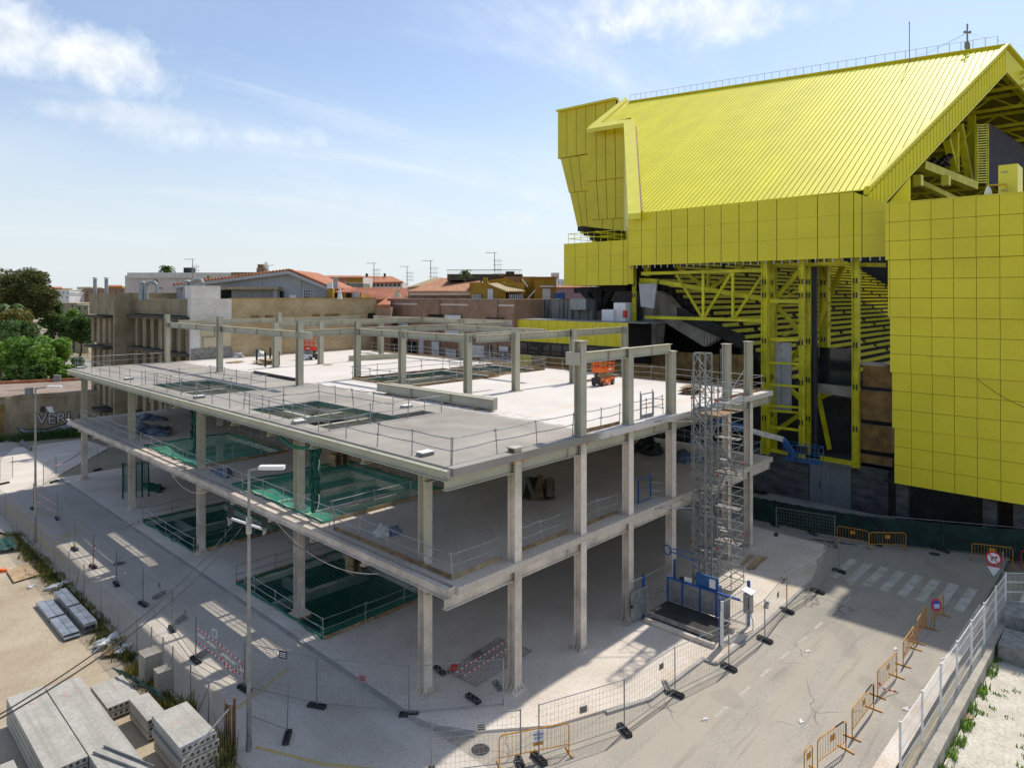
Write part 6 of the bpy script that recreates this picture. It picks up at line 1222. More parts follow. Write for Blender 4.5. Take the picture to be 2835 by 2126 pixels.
# ------------------------------------------------------------ houses behind
RV = Vector((RX, RY, 0)); FV = Vector((FX, FY, 0))
def PT(px, py, dep): return GD(px, py, dep)
def face_box(b_, x0, x1, y0, y1, dep, thick):              # box facing the viewer, its front given by four picture edges
    a, c, d, e = PT(x0, y0, dep), PT(x1, y0, dep), PT(x1, y1, dep), PT(x0, y1, dep); return b_.prism([a, c, d, e], FV*thick)
def fb(name, m, parent, x0, x1, y0, y1, dep, thick, ground=False):
    b_ = B(); 
    if ground: y1 = HZP+(CAM_H+.3)*FPX/dep
    return face_box(b_, x0, x1, y0, y1, dep, thick).build(name, m, parent)
surf('tile_red', [(.30, .10, .045), (.40, .15, .07), (.48, .20, .10)], .8, .85); surf('tile_pale', [(.36, .15, .08), (.46, .23, .14), (.55, .33, .22)], 1.5, .85); surf('render_pink', [(.52, .44, .40), (.60, .52, .48), (.64, .57, .53)], .4, .9); surf('render_grey', [(.33, .345, .36), (.40, .415, .43), (.44, .455, .47)], .3, .9); surf('render_ochre', [(.30, .17, .018), (.37, .215, .025), (.42, .26, .04)], .5, .9); surf('render_cream', [(.46, .39, .26), (.54, .47, .33), (.60, .53, .40)], .4, .9); surf('render_white', [(.58, .58, .57), (.66, .66, .65), (.72, .72, .71)], .4, .9)
surf('brick_brown', [(.21, .125, .08), (.28, .175, .115), (.34, .22, .15)], .9, .92); surf('wall_streaked', [(.15, .14, .125), (.205, .195, .175), (.25, .24, .215)], .5, .92, lambda c, n, l, P, nz, ramp, mix, mth, sm: mix(sm(nz(1.0, 4, .6, (1.6, 1.6, .10)), .52, .62, 0, .85), c, (.03, .03, .028)))
mat('shutter_white', (.66, .68, .70), .5, var=.06); mat('corrugate_red', (.40, .13, .10), .7, var=.2); mat('corrugate_tan', (.42, .33, .19), .8, var=.2); mat('vent_metal', (.36, .39, .40), .6, metal=.2, var=.15); mat('far_green', (.05, .07, .03), .9)
# old concrete building behind the left end of the deck
Xm = 27.9; Ym = GX(373, 850, Xm).y; Xb = GY(317, 850, Ym).x; Ye = GX(247, 850, Xb).y; OB = thing('old_concrete_block', 'weathered ribbed concrete building behind the far end of the deck', 'building', (Xm, 72, 0))
part('main_wall', 'concrete_old', OB, ('box', Xm+.9, Xm+12, 71.3, Ym+2, 0, 16.1)); part('parapet', 'concrete_old', OB, ('box', Xm, Xm+.9, 71.4, Ym, 14.5, 16.2)); part('wing_wall', 'concrete_old', OB, ('box', Xb+.9, Xm+6, Ym+.41, Ye, 0, 16.6)); part('wing_parapet', 'concrete_old', OB, ('box', Xb, Xb+.9, Ym+.41, Ye, 14.3, 16.88)); part('end_wall', 'concrete_old', OB, ('box', Xb-.02, Xm+5, Ym, Ym+.4, 0, 16.9))
mat('concrete_dark', (.10, .085, .065), .95, var=.3)
for z in (14.3, 10.6, 6.9, 3.2):
    part('ledge', 'concrete_dark', OB, ('box', Xm-.9, Xm+.92, 71.5, Ym-.1, z-.18, z+.12)); part('ledge', 'concrete_dark', OB, ('box', Xb-.6, Xb+.92, Ym+2.4, Ye, z-.35, z-.1))
    for i in range(22): part('ledge_rib', 'concrete_old', OB, ('box', Xm-.92, Xm-.86, 72+.72*i, 72.25+.72*i, z-.28, z-.18))
    n = 13
    for i in range(n):
        y = 72+(Ym-72.5)*i/(n-1); w = .55 if i % 3 else .95; part('pilaster', 'concrete_old', OB, ('box', Xm-.35+(.0 if i % 2 else .3), Xm+.95, y-w/2, y+w/2, z-3.5, z-.18))
    for i in range(6): y = Ym+3+(Ye-Ym-4)*i/5; part('pilaster', 'concrete_old', OB, ('box', Xb+(.1 if i % 2 else .35), Xb+.95, y-.5, y+.5, z-3.4, z-.35)); part('slot_window', 'sign_white' if i == 2 else 'dark_gap', OB, ('box', Xb+.86, Xb+.9, y+.6, y+.85, z-2.9, z-.9))
    for i in range(6): y = 73.6+(Ym-75)*i/5; part('slot_window', 'dark_gap', OB, ('box', Xm+.86, Xm+.9, y, y+.7, z-3.3, z-.4))
kh = crop(330, 700, 500/1270); kt = crop(800, 720, 400/1270); kr = crop(1100, 700, 500/1270)
def pipe(px, py0, py1, dep, r, label, hook=False, cap=True):
    p = PT(px, py1, dep); q = PT(px, py0, dep); t = thing('vent_pipe', label, 'vent pipe', p, 'metal vents on the old building roof'); r *= .75; part('flue', 'vent_metal', t, ('tube', p, q, r, 10))
    if hook: part('elbow', 'vent_metal', t, ('path', [q, q+RV*r*1.2+Vector((0, 0, r*1.6)), q+RV*r*4+Vector((0, 0, r*1.8)), q+RV*r*5.2, q+RV*r*5.2-Vector((0, 0, r*4))], r*.9, 10))
    elif cap: part('cowl', 'vent_metal', t, ('tube', q+Vector((0, 0, .05)), q+Vector((0, 0, .18)), r*1.5, 10, r*1.2))
pipe(263, 772, 812, 92, .3, 'left one of two straight vent pipes on the far wing'); pipe(294.5, 772, 812, 92, .3, 'right one of two straight vent pipes on the far wing'); pipe(392, 783, 830, 78, .38, 'straight grey vent pipe beside the hooked pipe'); pipe(405, 790, 828, 78, .3, 'hooked grey vent pipe on the old building roof', True); pipe(516, 780, 832, 74, .42, 'thick straight vent pipe beside the white wall'); pipe(530, 785, 826, 74, .32, 'bent vent pipe beside the white wall', True)
# white and tan party walls on the deck side
PW = thing('party_wall', 'tan rendered party wall with white end closing the back of the deck', 'wall', (32, 71.2, 0)); x641 = GY(641, 850, 71.2).x; x530 = GY(528, 850, 71.2).x; x1042 = GY(1042, 850, 71.2).x; part('tan_render', 'wall_tan', PW, ('box', x641, x1042, 71.2, 72, 0, 16.25)); part('coping', 'render_ochre', PW, ('box', x641, x1042, 71.15, 72.05, 16.25, 16.32)); part('white_render', 'wall_white_old', PW, ('box', x530, x641-.01, 71.18, 72, 13.6, 16.25)); part('white_strip', 'render_white', PW, ('box', x530, x530+.9, 71.18, 72, 8, 13.59)); part('beige_render', 'render_cream', PW, ('box', x530+.91, x641-.01, 71.22, 72, 8, 13.59)); part('stair_head', 'wall_white_old', PW, ('box', x530+.2, GY(610, 800, 71.6).x, 71.6, 73.2, 16.25, 17.6)); part('grey_skirt', 'block_concrete', PW, ('box', x530, x641, 71.1, 71.17, 10, 11.2))
for x in (708, 746, 876, 910, 931, 1028): xx = GY(x, 880, 71.1).x; part('brick_pocket', 'dark_gap' if x > 1000 else 'brick_tan', PW, ('box', xx-.45, xx+.45, 71.12, 71.2, 13.75, 14.4))
pk = B(); pc = [GY(*kh(*q), 71.18) for q in ((588, 660), (588, 592), (672, 592), (672, 540))]; part('old_pipe', 'galv_dull', PW, ('path', pc, .05, 6))
# pale flat house
PH = thing('flat_house', 'pale pink flat roofed house behind the old concrete building', 'house', PT(480, 820, 112)); fb('wall', 'render_pink', PH, 356, 641, 757, 830, 112, 12); fb('parapet', 'wall_white_old', PH, 352, 640, 755, 770, 111.7, 12.5); fb('corner_wall', 'wall_white_old', PH, 346, 358, 763, 830, 113, 8)
for x0, x1, y0, y1 in ((421, 435, 775, 787), (438, 449, 797, 799)): fb('vent_grille', 'stand_dark', PH, x0, x1, y0, y1, 111.9, .2)
fb('rust_gable', 'brick_brown', PH, 640, 712, 754, 775, 108, 6); fb('roof_unit', 'stand_dark', PH, 508, 530, 741, 756, 113, 1.5); fb('roof_stack', 'concrete_old', PH, 573, 580, 763, 780, 108, 1)
# grey gable house
GH = thing('gable_house', 'grey rendered house with low gable and red tile roof behind the tan wall', 'house', PT(780, 830, 84)); g_ = [PT(*q) for q in ((487, 796, 84), (798, 757, 84), (912, 802, 84), (912, 838, 84), (487, 838, 84))]; B().prism(g_, FV*11).build('gable_wall', 'render_grey', GH)
for a, c in (((478, 791), (798, 750)), ((798, 750), (918, 800))):
    p, q = PT(*a, 83.2), PT(*c, 83.2); B().prism([p, q, q-Vector((0, 0, .38)), p-Vector((0, 0, .38))], FV*.35).build('barge_board', 'render_grey', GH); B().prism([p, q, q+FV*13, p+FV*13], (0, 0, .16)).build('roof_slope', 'tile_red', GH)
    n = 34
    for i in range(n): u = lerp(p, q, (i+.5)/n); B().tube(u+Vector((0, 0, .17)), u+FV*1.2+Vector((0, 0, .17)), .13, 6).build('roof_tile', 'tile_red', GH)
for x in (720, 828): fb('pilaster', 'render_grey', GH, x-5, x+5, 768, 838, 83.9, .3)
w_ = fb('window', 'glass_dark', GH, 840, 860, 801, 828, 83.95, .2)
for i in range(4): fb('glazing_bar', 'sign_white', w_, 840+6*i, 841.2+6*i, 801, 828, 83.9, .05); fb('glazing_bar', 'sign_white', w_, 840, 860, 802+8*i, 803+8*i, 83.88, .05)
fb('door', 'glass_dark', GH, 775, 787, 806, 832, 83.95, .2); fb('air_unit', 'white_paint', GH, 801, 820, 817, 830, 83.4, .5); fb('veranda_roof', 'corrugate_tan', GH, 610, 770, 795, 801, 82.4, 3); fb('shutter', 'galv_dull', GH, 655, 700, 806, 832, 83.95, .15); fb('dark_recess', 'dark_gap', GH, 612, 640, 803, 836, 83.96, .1); fb('veranda_post', 'render_grey', GH, 757, 767, 800, 836, 83.0, .4); fb('railing', 'galv_dull', GH, 873, 905, 819, 836, 83.6, .1); fb('yellow_pier', 'render_ochre', GH, 908, 921, 800, 838, 83, 1); fb('wall_lamp', 'galv_dull', GH, 876, 882, 805, 809, 83.9, .1)
t = fb('chimney', 'concrete_old', GH, 710, 730, 742, 765, 86, 1.0); fb('chimney_pots', 'brick_tan', t, 713, 727, 732, 742, 86, .8); dsh = PT(737, 738, 86); part('dish', 'vent_metal', GH, ('tube', dsh, dsh+RV*.12+Vector((0, 0, .03)), .75, 16, .55), ('tube', dsh, dsh+RV*.9+Vector((0, 0, .2)), .03, 5))
fb('louvre_stack', 'sign_white', GH, 905, 920, 783, 799, 83, .8); pp_ = PT(929, 798, 82); part('flue', 'vent_metal', GH, ('tube', pp_, pp_+Vector((0, 0, 1.3)), .28, 10)); pp_ = PT(941, 828, 80); pz = PT(940, 788, 80); part('folded_parasol', 'plastic_white', GH, ('tube', pp_, pz, .32, 8, .05))
def antenna(px, y0, y1, dep, label, arms=3, s=1.0, mount=True):
    p, q = PT(px, y1, dep), PT(px, y0, dep); t = thing('tv_antenna', label, 'antenna', p, 'television antennas on the roofs'); part('mast', 'galv_dull', t, ('tube', p, q, .04*s, 5)); part('boom', 'galv_dull', t, ('tube', q-RV*1.0*s, q+RV*.3*s, .03*s, 4))
    for i in range(arms):
        z = q-Vector((0, 0, (.9+.5*i)*s)); part('element', 'galv_dull', t, ('tube', z-RV*.2*s, z+RV*.9*s, .022*s, 4), *[('tube', z+RV*(.1+.2*k)*s-Vector((0, 0, .25*s)), z+RV*(.1+.2*k)*s+Vector((0, 0, .25*s)), .015*s, 4) for k in range(4)])
antenna(533, 718, 780, 110, 'antenna beside the dark roof unit on the pale house', 2, 1.3); antenna(1035, 729, 795, 90, 'antenna rising left of the brown brick block'); antenna(1127, 738, 790, 95, 'slim antenna between the terracotta roofs and the brick block'); antenna(1192, 722, 772, 80, 'branched antenna on the big tile roof', 3, 1.0); antenna(1369, 700, 752, 78, 'tall antenna on the terrace of the ochre house', 4, 1.0)
# terracotta roofs
def roof_plane(name, label, pts, m, cat='house', wall=None, ribs=0):
    P_ = [PT(*q) for q in pts]; t = thing(name, label, cat, P_[0]); B().prism(P_, (0, 0, -.25)).build('roof_slope', m, t)
    for i in range(ribs): a = lerp(P_[0], P_[1], (i+.5)/ribs); c = lerp(P_[3], P_[2], (i+.5)/ribs); B().tube(a+Vector((0, 0, .03)), c+Vector((0, 0, .03)), .11, 5).build('roof_tile_row', m, t)
    if wall:
        a, c = P_[0], P_[1]; zg = -.3; B().prism([a-Vector((0, 0, .2)), c-Vector((0, 0, .2)), Vector((c.x, c.y, zg)), Vector((a.x, a.y, zg))], FV*6).build('wall', wall, t)
    return t
roof_plane('tile_house', 'house with broad terracotta roof between grey gable and brick block', [(1000, 832, 96), (1140, 828, 96), (1130, 798, 116), (948, 797, 116)], 'tile_red', wall='brick_brown', ribs=30)
roof_plane('tile_house', 'smaller terracotta roof right above the end of the tan wall', [(1042, 846, 84), (1080, 846, 84), (1082, 824, 92), (1076, 824, 92)], 'tile_red', wall='brick_brown', ribs=8)
t = roof_plane('porch_house', 'terracotta porch with dark openings beside the folded parasol', [(921, 810, 84), (1000, 812, 84), (985, 799, 92), (935, 799, 92)], 'tile_red', wall='render_ochre', ribs=16); fb('opening', 'dark_gap', t, 926, 938, 812, 832, 83.9, .1); fb('opening', 'dark_gap', t, 958, 972, 812, 832, 83.9, .1)
fb('grey_panel', 'render_grey', t, 976, 996, 810, 832, 83.8, .4)
t = thing('chimney', 'cone shaped rendered chimney beside the terracotta roofs', 'chimney', PT(1101, 823, 78)); part('cone', 'render_cream', t, ('tube', PT(1101, 823, 78), PT(1101, 806, 78), .48, 10, .2), ('tube', PT(1101, 806, 78), PT(1101, 802.5, 78), .3, 10))
AR = thing('apartment_row', 'long apartment row with red roof far beyond the grey gable', 'building', PT(1050, 800, 215)); fb('wall', 'render_pink', AR, 1005, 1113, 782, 812, 215, 14)
B().prism([PT(1000, 782, 214), PT(1117, 780, 214), PT(1085, 765, 228), PT(1004, 764, 228)], (0, 0, -.5)).build('roof_slope', 'tile_red', AR)
for i in range(9): w_ = fb('window', 'glass_dark', AR, 1009+11.5*i, 1015+11.5*i, 785, 794, 214.9, .3); fb('balcony', 'render_white', w_, 1007.5+11.5*i, 1017+11.5*i, 794, 797, 214.2, .8)
for x in (1012, 1062): fb('roof_vent', 'stand_dark', AR, x, x+3.5, 757, 767, 222, 2)
AL = thing('apartment_row', 'lower far terrace of mixed pale facades left of the red roofed row', 'building', PT(920, 800, 200)); fb('wall', 'render_pink', AL, 832, 1005, 768, 812, 200, 14)
for x0, x1, m in ((832, 876, 'render_ochre'), (877, 912, 'render_white'), (913, 934, 'render_white'), (935, 962, 'tile_pale'), (963, 1004, 'render_ochre')): fb('facade', m, AL, x0, x1, 767, 782, 199.7, .3)
B().prism([PT(828, 768, 199), PT(1006, 768, 199), PT(1000, 763, 208), PT(835, 763, 208)], (0, 0, -.4)).build('roof_slope', 'tile_red', AL); fb('lower_block', 'wall_streaked', AL, 886, 1006, 785, 800, 170, 8)
# brown brick apartment block
XBK = 53.0; y_r = GX(1424, 850, XBK).y; y_l = GX(1072, 850, XBK).y; BK = thing('brick_block', 'brown brick apartment block with white shutters behind the deck rail', 'building', (XBK, y_r, 0)); zp = GX(1424, 829, XBK).z
part('wall', 'brick_brown', BK, ('box', XBK, XBK+10, y_r, y_l, 0, zp)); part('stone_band', 'render_pink', BK, ('box', XBK-.05, XBK, y_r, y_l, zp-.75, zp-.55), ('box', XBK-.05, XBK, y_r, y_l, zp-.02, zp+.04))
for y0, y1 in ((GX(1160, 850, XBK).y, GX(1220, 850, XBK).y), (GX(1380, 850, XBK).y, GX(1300, 850, XBK).y)): part('brick_bay', 'brick_brown', BK, ('box', XBK-.25, XBK, min(y0, y1), max(y0, y1), 0, zp-.06))
for x0, x1, y0, y1, m in ((1103, 1128, 894, 945, 'shutter_white'), (1130, 1150, 945, 980, 'glass_dark'), (1160, 1172, 940, 980, 'shutter_white'), (1195, 1215, 945, 985, 'shutter_white'), (1232, 1275, 872, 885, 'shutter_white'), (1232, 1275, 915, 930, 'shutter_white'), (1234, 1262, 968, 990, 'shutter_white'), (1304, 1340, 955, 992, 'shutter_white'), (1350, 1362, 955, 1000, 'glass_dark'), (1382, 1406, 958, 975, 'shutter_white'), (1384, 1402, 976, 1000, 'glass_dark'), (1185, 1225, 870, 878, 'dark_gap'), (1347, 1395, 878, 884, 'concrete_dark')):
    a, c = GX(x0, y0, XBK-.3), GX(x1, y1, XBK-.3); w_ = part('window', m, BK, ('box', XBK-.32, XBK-.26, c.y, a.y, c.z, a.z))
    if m == 'glass_dark': part('frame', 'shutter_white', w_, ('bar', (XBK-.34, (a.y+c.y)/2, c.z), (XBK-.34, (a.y+c.y)/2, a.z), .06), ('bar', (XBK-.34, a.y, (a.z+c.z)/2), (XBK-.34, c.y, (a.z+c.z)/2), .06))
for x0, x1 in ((1180, 1272), (1330, 1425)):
    a, c = GX(x0, 978, XBK-1.2), GX(x1, 1000, XBK-1.2); bl_ = part('balcony', 'render_pink', BK, ('box', XBK-1.2, XBK-.25, c.y, a.y, c.z-.15, c.z))
    for i in range(14): yy = lerp((0, a.y, 0), (0, c.y, 0), i/13).y; part('baluster', 'galv_dull', bl_, ('tube', (XBK-1.15, yy, c.z), (XBK-1.15, yy, c.z+.95), .02, 4))
    part('handrail', 'galv_dull', bl_, ('tube', (XBK-1.15, a.y, c.z+.95), (XBK-1.15, c.y, c.z+.95), .03, 5))
t = roof_plane('tile_roof_house', 'house with big pale tile roof on top of the brick block', [(1130, 808, 88), (1299, 808, 81), (1338, 772, 90), (1222, 772, 97)], 'tile_pale', wall='brick_brown', ribs=44); B().prism([PT(1133, 811, 87.5), PT(1299, 811, 80.5), PT(1299, 818, 80.5), PT(1133, 818, 87.5)], FV*.6).build('eave_band', 'render_cream', t)
roof_plane('corrugated_roof', 'tan corrugated roof left of the big pale tile roof', [(1128, 797, 98), (1190, 791, 98), (1222, 770, 106), (1200, 772, 106)], 'corrugate_tan', 'roof', ribs=12)
PT0 = PT
def PT(px, py, dep): return PT0(px, py, dep+6.5)
OC = thing('ochre_house', 'ochre yellow house with gabled dormer beside the stadium box', 'house', PT(1420, 828, 73)); fb('main_wall', 'render_ochre', OC, 1300, 1452, 782, 832, 75, 5); fb('tower_wall', 'render_ochre', OC, 1480, 1540, 768, 832, 76, 5); fb('link_wall', 'render_ochre', OC, 1395, 1482, 766, 832, 79, 4)
B().prism([PT(*q) for q in ((1300, 810, 72.5), (1330, 780, 72.5), (1400, 803, 72.5), (1400, 832, 72.5), (1300, 832, 72.5))], FV*3).build('dormer_wall', 'render_ochre', OC); B().prism([PT(1352, 785, 72), PT(1403, 806, 71.8), PT(1455, 806, 74), PT(1400, 781, 78)], (0, 0, -.15)).build('dormer_roof', 'corrugate_tan', OC); B().prism([PT(1340, 778, 78), PT(1400, 769, 78), PT(1452, 792, 78), PT(1452, 806, 78)], FV*1).build('gable_wall', 'render_ochre', OC)
fb('door', 'shutter_white', OC, 1350, 1365, 800, 828, 72.4, .1)
for x0, x1 in ((1307, 1333), (1410, 1450)):
    w_ = fb('window', 'glass_dark', OC, x0, x1, 815, 829, 72.3, .1)
    for i in range(7): fb('window_bar', 'shutter_white', w_, x0+(x1-x0)*i/7, x0+(x1-x0)*i/7+1.6, 815, 829, 72.2, .05)
w_ = fb('window', 'shutter_white', OC, 1502, 1524, 799, 828, 75.9, .1); fb('window_hood', 'shutter_white', OC, 1495, 1537, 791, 795, 75.4, .6); fb('roof_coping', 'tile_red', OC, 1478, 1542, 766.5, 769, 75.8, 5); fb('chimney', 'render_ochre', OC, 1337, 1350, 768, 786, 77, 1); fb('brick_strip', 'brick_brown', OC, 1395, 1440, 766, 786, 78.8, .2); part('stair_rail', 'shutter_white', OC, ('tube', PT(1445, 772, 73), PT(1461, 794, 73), .07, 5), ('tube', PT(1461, 827, 73), PT(1482, 803, 73), .06, 5)); fb('blue_box', 'blue_paint', OC, 1533, 1564, 811, 827, 72, 1)
TR = thing('roof_terrace', 'railed roof terrace with potted plants above the ochre house', 'terrace', PT(1340, 772, 82)); fb('terrace_wall', 'concrete_dark', TR, 1238, 1447, 759, 776, 82, 6)
for i in range(42): x = 1238+5*i; part('rail_bar', 'galv_dull', TR, ('tube', PT(x, 760, 81.8), PT(x, 747 if i < 6 or i > 32 else 748.5, 81.8), .025, 4))
part('rail', 'galv_dull', TR, ('tube', PT(1238, 747.5, 81.8), PT(1445, 747.5, 81.8), .04, 4)); part('terrace_chair', 'stand_dark', TR, ('box', PT(1412, 0, 81).x-.4, PT(1412, 0, 81).x+.4, PT(1412, 0, 81).y-.4, PT(1412, 0, 81).y+.4, PT(0, 760, 81).z, PT(0, 752, 81).z)); fb('planter', 'brick_tan', TR, 1382, 1397, 758, 766, 81.5, .5)
PT = PT0
XS = 57.6; SW = thing('streaked_wall', 'grey wall with black streaks above the low yellow wing', 'wall', (XS, 40, 0))
def xb(name, m, parent, x0, x1, y0, y1, X, th): a, c = GX(x0, y0, X), GX(x1, y1, X); return B().box(X, X+th, c.y, a.y, c.z, a.z).build(name, m, parent)
xb('wall', 'wall_streaked', SW, 1432, 1640, 829, 900, XS, .8); xb('sheet_box', 'galv_dull', SW, 1578, 1622, 827, 858, XS-1.0, 1.2); xb('pier', 'galv_dull', SW, 1425, 1433, 828, 890, XS-.3, .5); xb('inner_wall', 'stand_concrete', SW, 1620, 1750, 806, 895, XS+6, .8); xb('dark_opening', 'dark_gap', SW, 1682, 1722, 834, 862, XS+5.9, .1); xb('concrete_pier', 'stand_concrete', SW, 1776, 1806, 850, 965, 58.8, .8)
EQ = thing('plant_boxes', 'white equipment cabinets on the roof of the low wing', 'cabinet', (55.5, 30, wz1)); xb('cabinet', 'white_paint', EQ, 1666, 1698, 857, 892, 55.6, 1.2); xb('cabinet', 'white_paint', EQ, 1699, 1731, 838, 892, 56.0, 1.2); xb('extinguisher', 'red_paint', EQ, 1724, 1732, 860, 880, 55.5, .3)
roof_plane('corrugated_roof', 'red and white corrugated roof under the stadium box', [(1560, 830, 78), (1640, 830, 78), (1625, 803, 92), (1545, 803, 92)], 'corrugate_red', 'roof', ribs=22)
# far town
random.seed(77); TONES = ('render_white', 'render_cream', 'render_pink', 'render_ochre', 'render_grey', 'wall_white_old')
def town(label, x0, x1, y0, dep, m, roof=None, floors=2, nw=3):
    t = thing('distant_house', label, 'house', PT((x0+x1)/2, 830, dep), 'distant houses of the town'); fb('wall', m, t, x0, x1, y0, 830, dep, 10, True)
    if roof: r_ = dep*.02; B().prism([PT(x0-1, y0, dep-.6), PT(x1+1, y0, dep-.6), PT(x1-1, y0-4, dep+7), PT(x0+2, y0-4, dep+7)], (0, 0, -.3)).build('roof', roof, t)
    else: fb('parapet', m, t, x0-.6, x1+.6, y0-1.6, y0+.8, dep-.15, 10)
    for i in range(nw):
        for f_ in range(floors): x = x0+(x1-x0)*(i+.5)/nw; w_ = fb('window', 'glass_dark', t, x-1.6*200/dep, x+1.6*200/dep, y0+5+f_*9, y0+10+f_*9, dep-.1, .2)
    return t
for a in (('cream house with round arch left of the old concrete building', 163, 212, 840, 205, 'render_cream', None, 1, 2), ('low cream house touching the old concrete building', 211, 245, 846, 200, 'render_cream', None, 1, 2), ('white house above the cream arch house', 158, 192, 803, 330, 'render_white', None, 2, 3), ('pale gabled white house above the bushes', 165, 192, 816, 290, 'render_white', None, 1, 2), ('small white house with dark doors right of the pale gable', 190, 212, 812, 300, 'render_white', None, 2, 3), ('cream block behind the two vent pipes', 213, 250, 796, 340, 'render_cream', None, 3, 3), ('brown brick block behind the two vent pipes', 233, 345, 800, 300, 'brick_brown', None, 2, 7), ('ochre gable behind the brown block', 290, 338, 793, 380, 'render_ochre', 'tile_red', 1, 3), ('low terracotta house at far left beside the pine', 140, 172, 798, 420, 'render_ochre', 'tile_red', 1, 2), ('orange house half hidden by the pine at the left edge', -20, 20, 792, 240, 'render_ochre', None, 2, 2),
          ('distant cream block left of the far red row', 640, 700, 788, 300, 'render_cream', 'tile_red', 2, 4), ('distant white block beyond the far red row', 1116, 1160, 797, 420, 'render_white', None, 2, 4), ('distant grey block right of the slim antenna', 1150, 1200, 795, 480, 'render_grey', None, 2, 4), ('far white tower beside the stadium box', 1532, 1562, 775, 330, 'render_white', None, 4, 3), ('far pinkish tower top beside the stadium box', 1528, 1548, 757, 420, 'render_pink', None, 3, 2), ('far low red roofed house under the stadium box', 1540, 1640, 795, 200, 'brick_brown', 'tile_red', 1, 5), ('far white terrace below the pink tower', 1536, 1600, 812, 170, 'render_white', None, 1, 5), ('far cream house beyond the terracotta roofs', 1060, 1120, 800, 330, 'render_cream', 'tile_red', 1, 4)):
    town(*a)
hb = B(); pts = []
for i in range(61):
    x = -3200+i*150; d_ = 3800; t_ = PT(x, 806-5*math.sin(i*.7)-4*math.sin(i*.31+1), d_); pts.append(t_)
n = len(pts)-1; hb.add([p for p in pts]+[Vector((p.x*.7, p.y*.7, -1)) for p in pts]+[p*1.3*0+Vector((p.x*1.3, p.y*1.3, -1)) for p in pts], [(i, i+1, n+2+i, n+1+i) for i in range(n)]+[(i, i+1, 2*n+3+i, 2*n+2+i) for i in range(n)]); mat('far_hill_haze', (.16, .20, .21), 1.0, var=.3, scale=.004); struct('backdrop_hills', hb, 'far_hill_haze')  # added hills stand in for the sea, haze painted into their colour
# ------------------------------------------------------------ shed with graffiti
A_ = GD(38.5, 1097.7, 79.7); B_ = GD(348, 1081, 84.7); ds = (B_-A_); ds.z = 0; L_s = ds.length; ds.normalize(); ns = Vector((-ds.y, ds.x, 0)); hs = 4.85
def SP(u, v, z): return Vector((A_.x, A_.y, 0))+ds*u+ns*v+Vector((0, 0, z))
def sbox(name, m, u0, u1, v0, v1, z0, z1): return B().prism([SP(u0, v0, z0), SP(u1, v0, z0), SP(u1, v1, z0), SP(u0, v1, z0)], (0, 0, z1-z0)).build(name, m, SH)
SH = thing('flat_shed', 'low flat roofed shed with graffiti wall beyond the left end of the deck', 'shed', SP(0, 0, 0)); surf('roof_bitumen', [(.20, .15, .11), (.28, .21, .165), (.34, .27, .22)], .35, .9); sbox('wall', 'concrete_old', 0, L_s+2, 0, 14, -.3, hs-.12); sbox('roof', 'roof_bitumen', -.1, L_s+2.1, .4, 14.5, hs-.12, hs); sbox('parapet', 'concrete_old', -.1, L_s+2.1, -.1, .4, hs-.3, hs+.15); sbox('side_wing', 'concrete_old', -12, -.9, .6, 14, -.3, hs-.15); sbox('side_roof', 'roof_bitumen', -12.2, 0, .3, 14.4, hs-.14, hs-.02); sbox('brick_infill', 'brick_tan', -3.6, -.9, .45, .62, -.3, 3.9); sbox('pier', 'concrete_old', -.9, 0, 0, 1, -.3, hs-.16); sbox('back_parapet', 'tile_red', -12, L_s+2, 14.2, 14.6, hs, hs+.35)
for u, v in ((1.0, .2), (-2.5, 1.0), (6, 13.8), (2, 13.9), (9, 9)): sbox('roof_block', 'block_concrete', u, u+.8, v, v+.5, hs-.02, hs+.9)
sbox('roof_hatch', 'brick_tan', 12.5, 14, 3, 4.5, hs-.02, hs+1.1); sbox('roof_unit', 'stand_dark', 14.3, 16.2, 2.6, 4.4, hs-.02, hs+1.6); sbox('unit_frame', 'white_paint', 16.2, 16.35, 2.6, 4.4, hs-.02, hs+1.7)
gc = SP(3.9, -.03, 1.95); text('VERI', gc, ds, 1.75, 'sign_black', SH, 'graffiti_outline', .09); text('VERI', gc-ns*.03, ds, 1.75, 'grey_sheet', SH, 'graffiti_fill', .0); text('B', SP(6.6, -.02, 1.9), ds, 1.0, 'concrete_dark', SH, 'graffiti_letter')
def sgraf(name, m, pts, off=.02): return B().prism([SP(u*.62, -off, z*.78) for u, z in pts], ns*.01).build(name, m, SH)
sgraf('graffiti_outline', 'sign_black', ((.3, 1.6), (1.2, .6), (4, .15), (7.5, .5), (11.8, 1.75), (8.3, 1.7), (5, 1.15), (2.2, 1.2)), .02); sgraf('graffiti_fill', 'grey_sheet', ((.6, 1.5), (1.4, .75), (4, .32), (7.4, .65), (10.9, 1.60), (8.3, 1.52), (5, .95), (2.1, 1.05)), .045); mat('graffiti_lilac', (.34, .31, .42), .9, var=.3, scale=1.5); sgraf('lilac_patch', 'graffiti_lilac', ((15.6, .6), (16.2, 2.6), (18.8, 3.2), (22.2, 3.0), (22.4, .9), (18, .4)), .02); sgraf('graffiti_dark', 'sign_black', ((19.8, 1.6), (20.3, 2.6), (21.6, 2.5), (21.2, 1.4)), .045); sgraf('graffiti_dark', 'sign_black', ((4.0, 3.9), (4.2, 4.5), (4.9, 4.5), (5.0, 3.7), (4.4, 3.5)), .02); sgraf('graffiti_white', 'sign_white', ((5.0, 4.4), (6.0, 4.4), (6.3, 3.6), (7.6, 3.2), (7.2, 2.8), (5.8, 3.1)), .03)
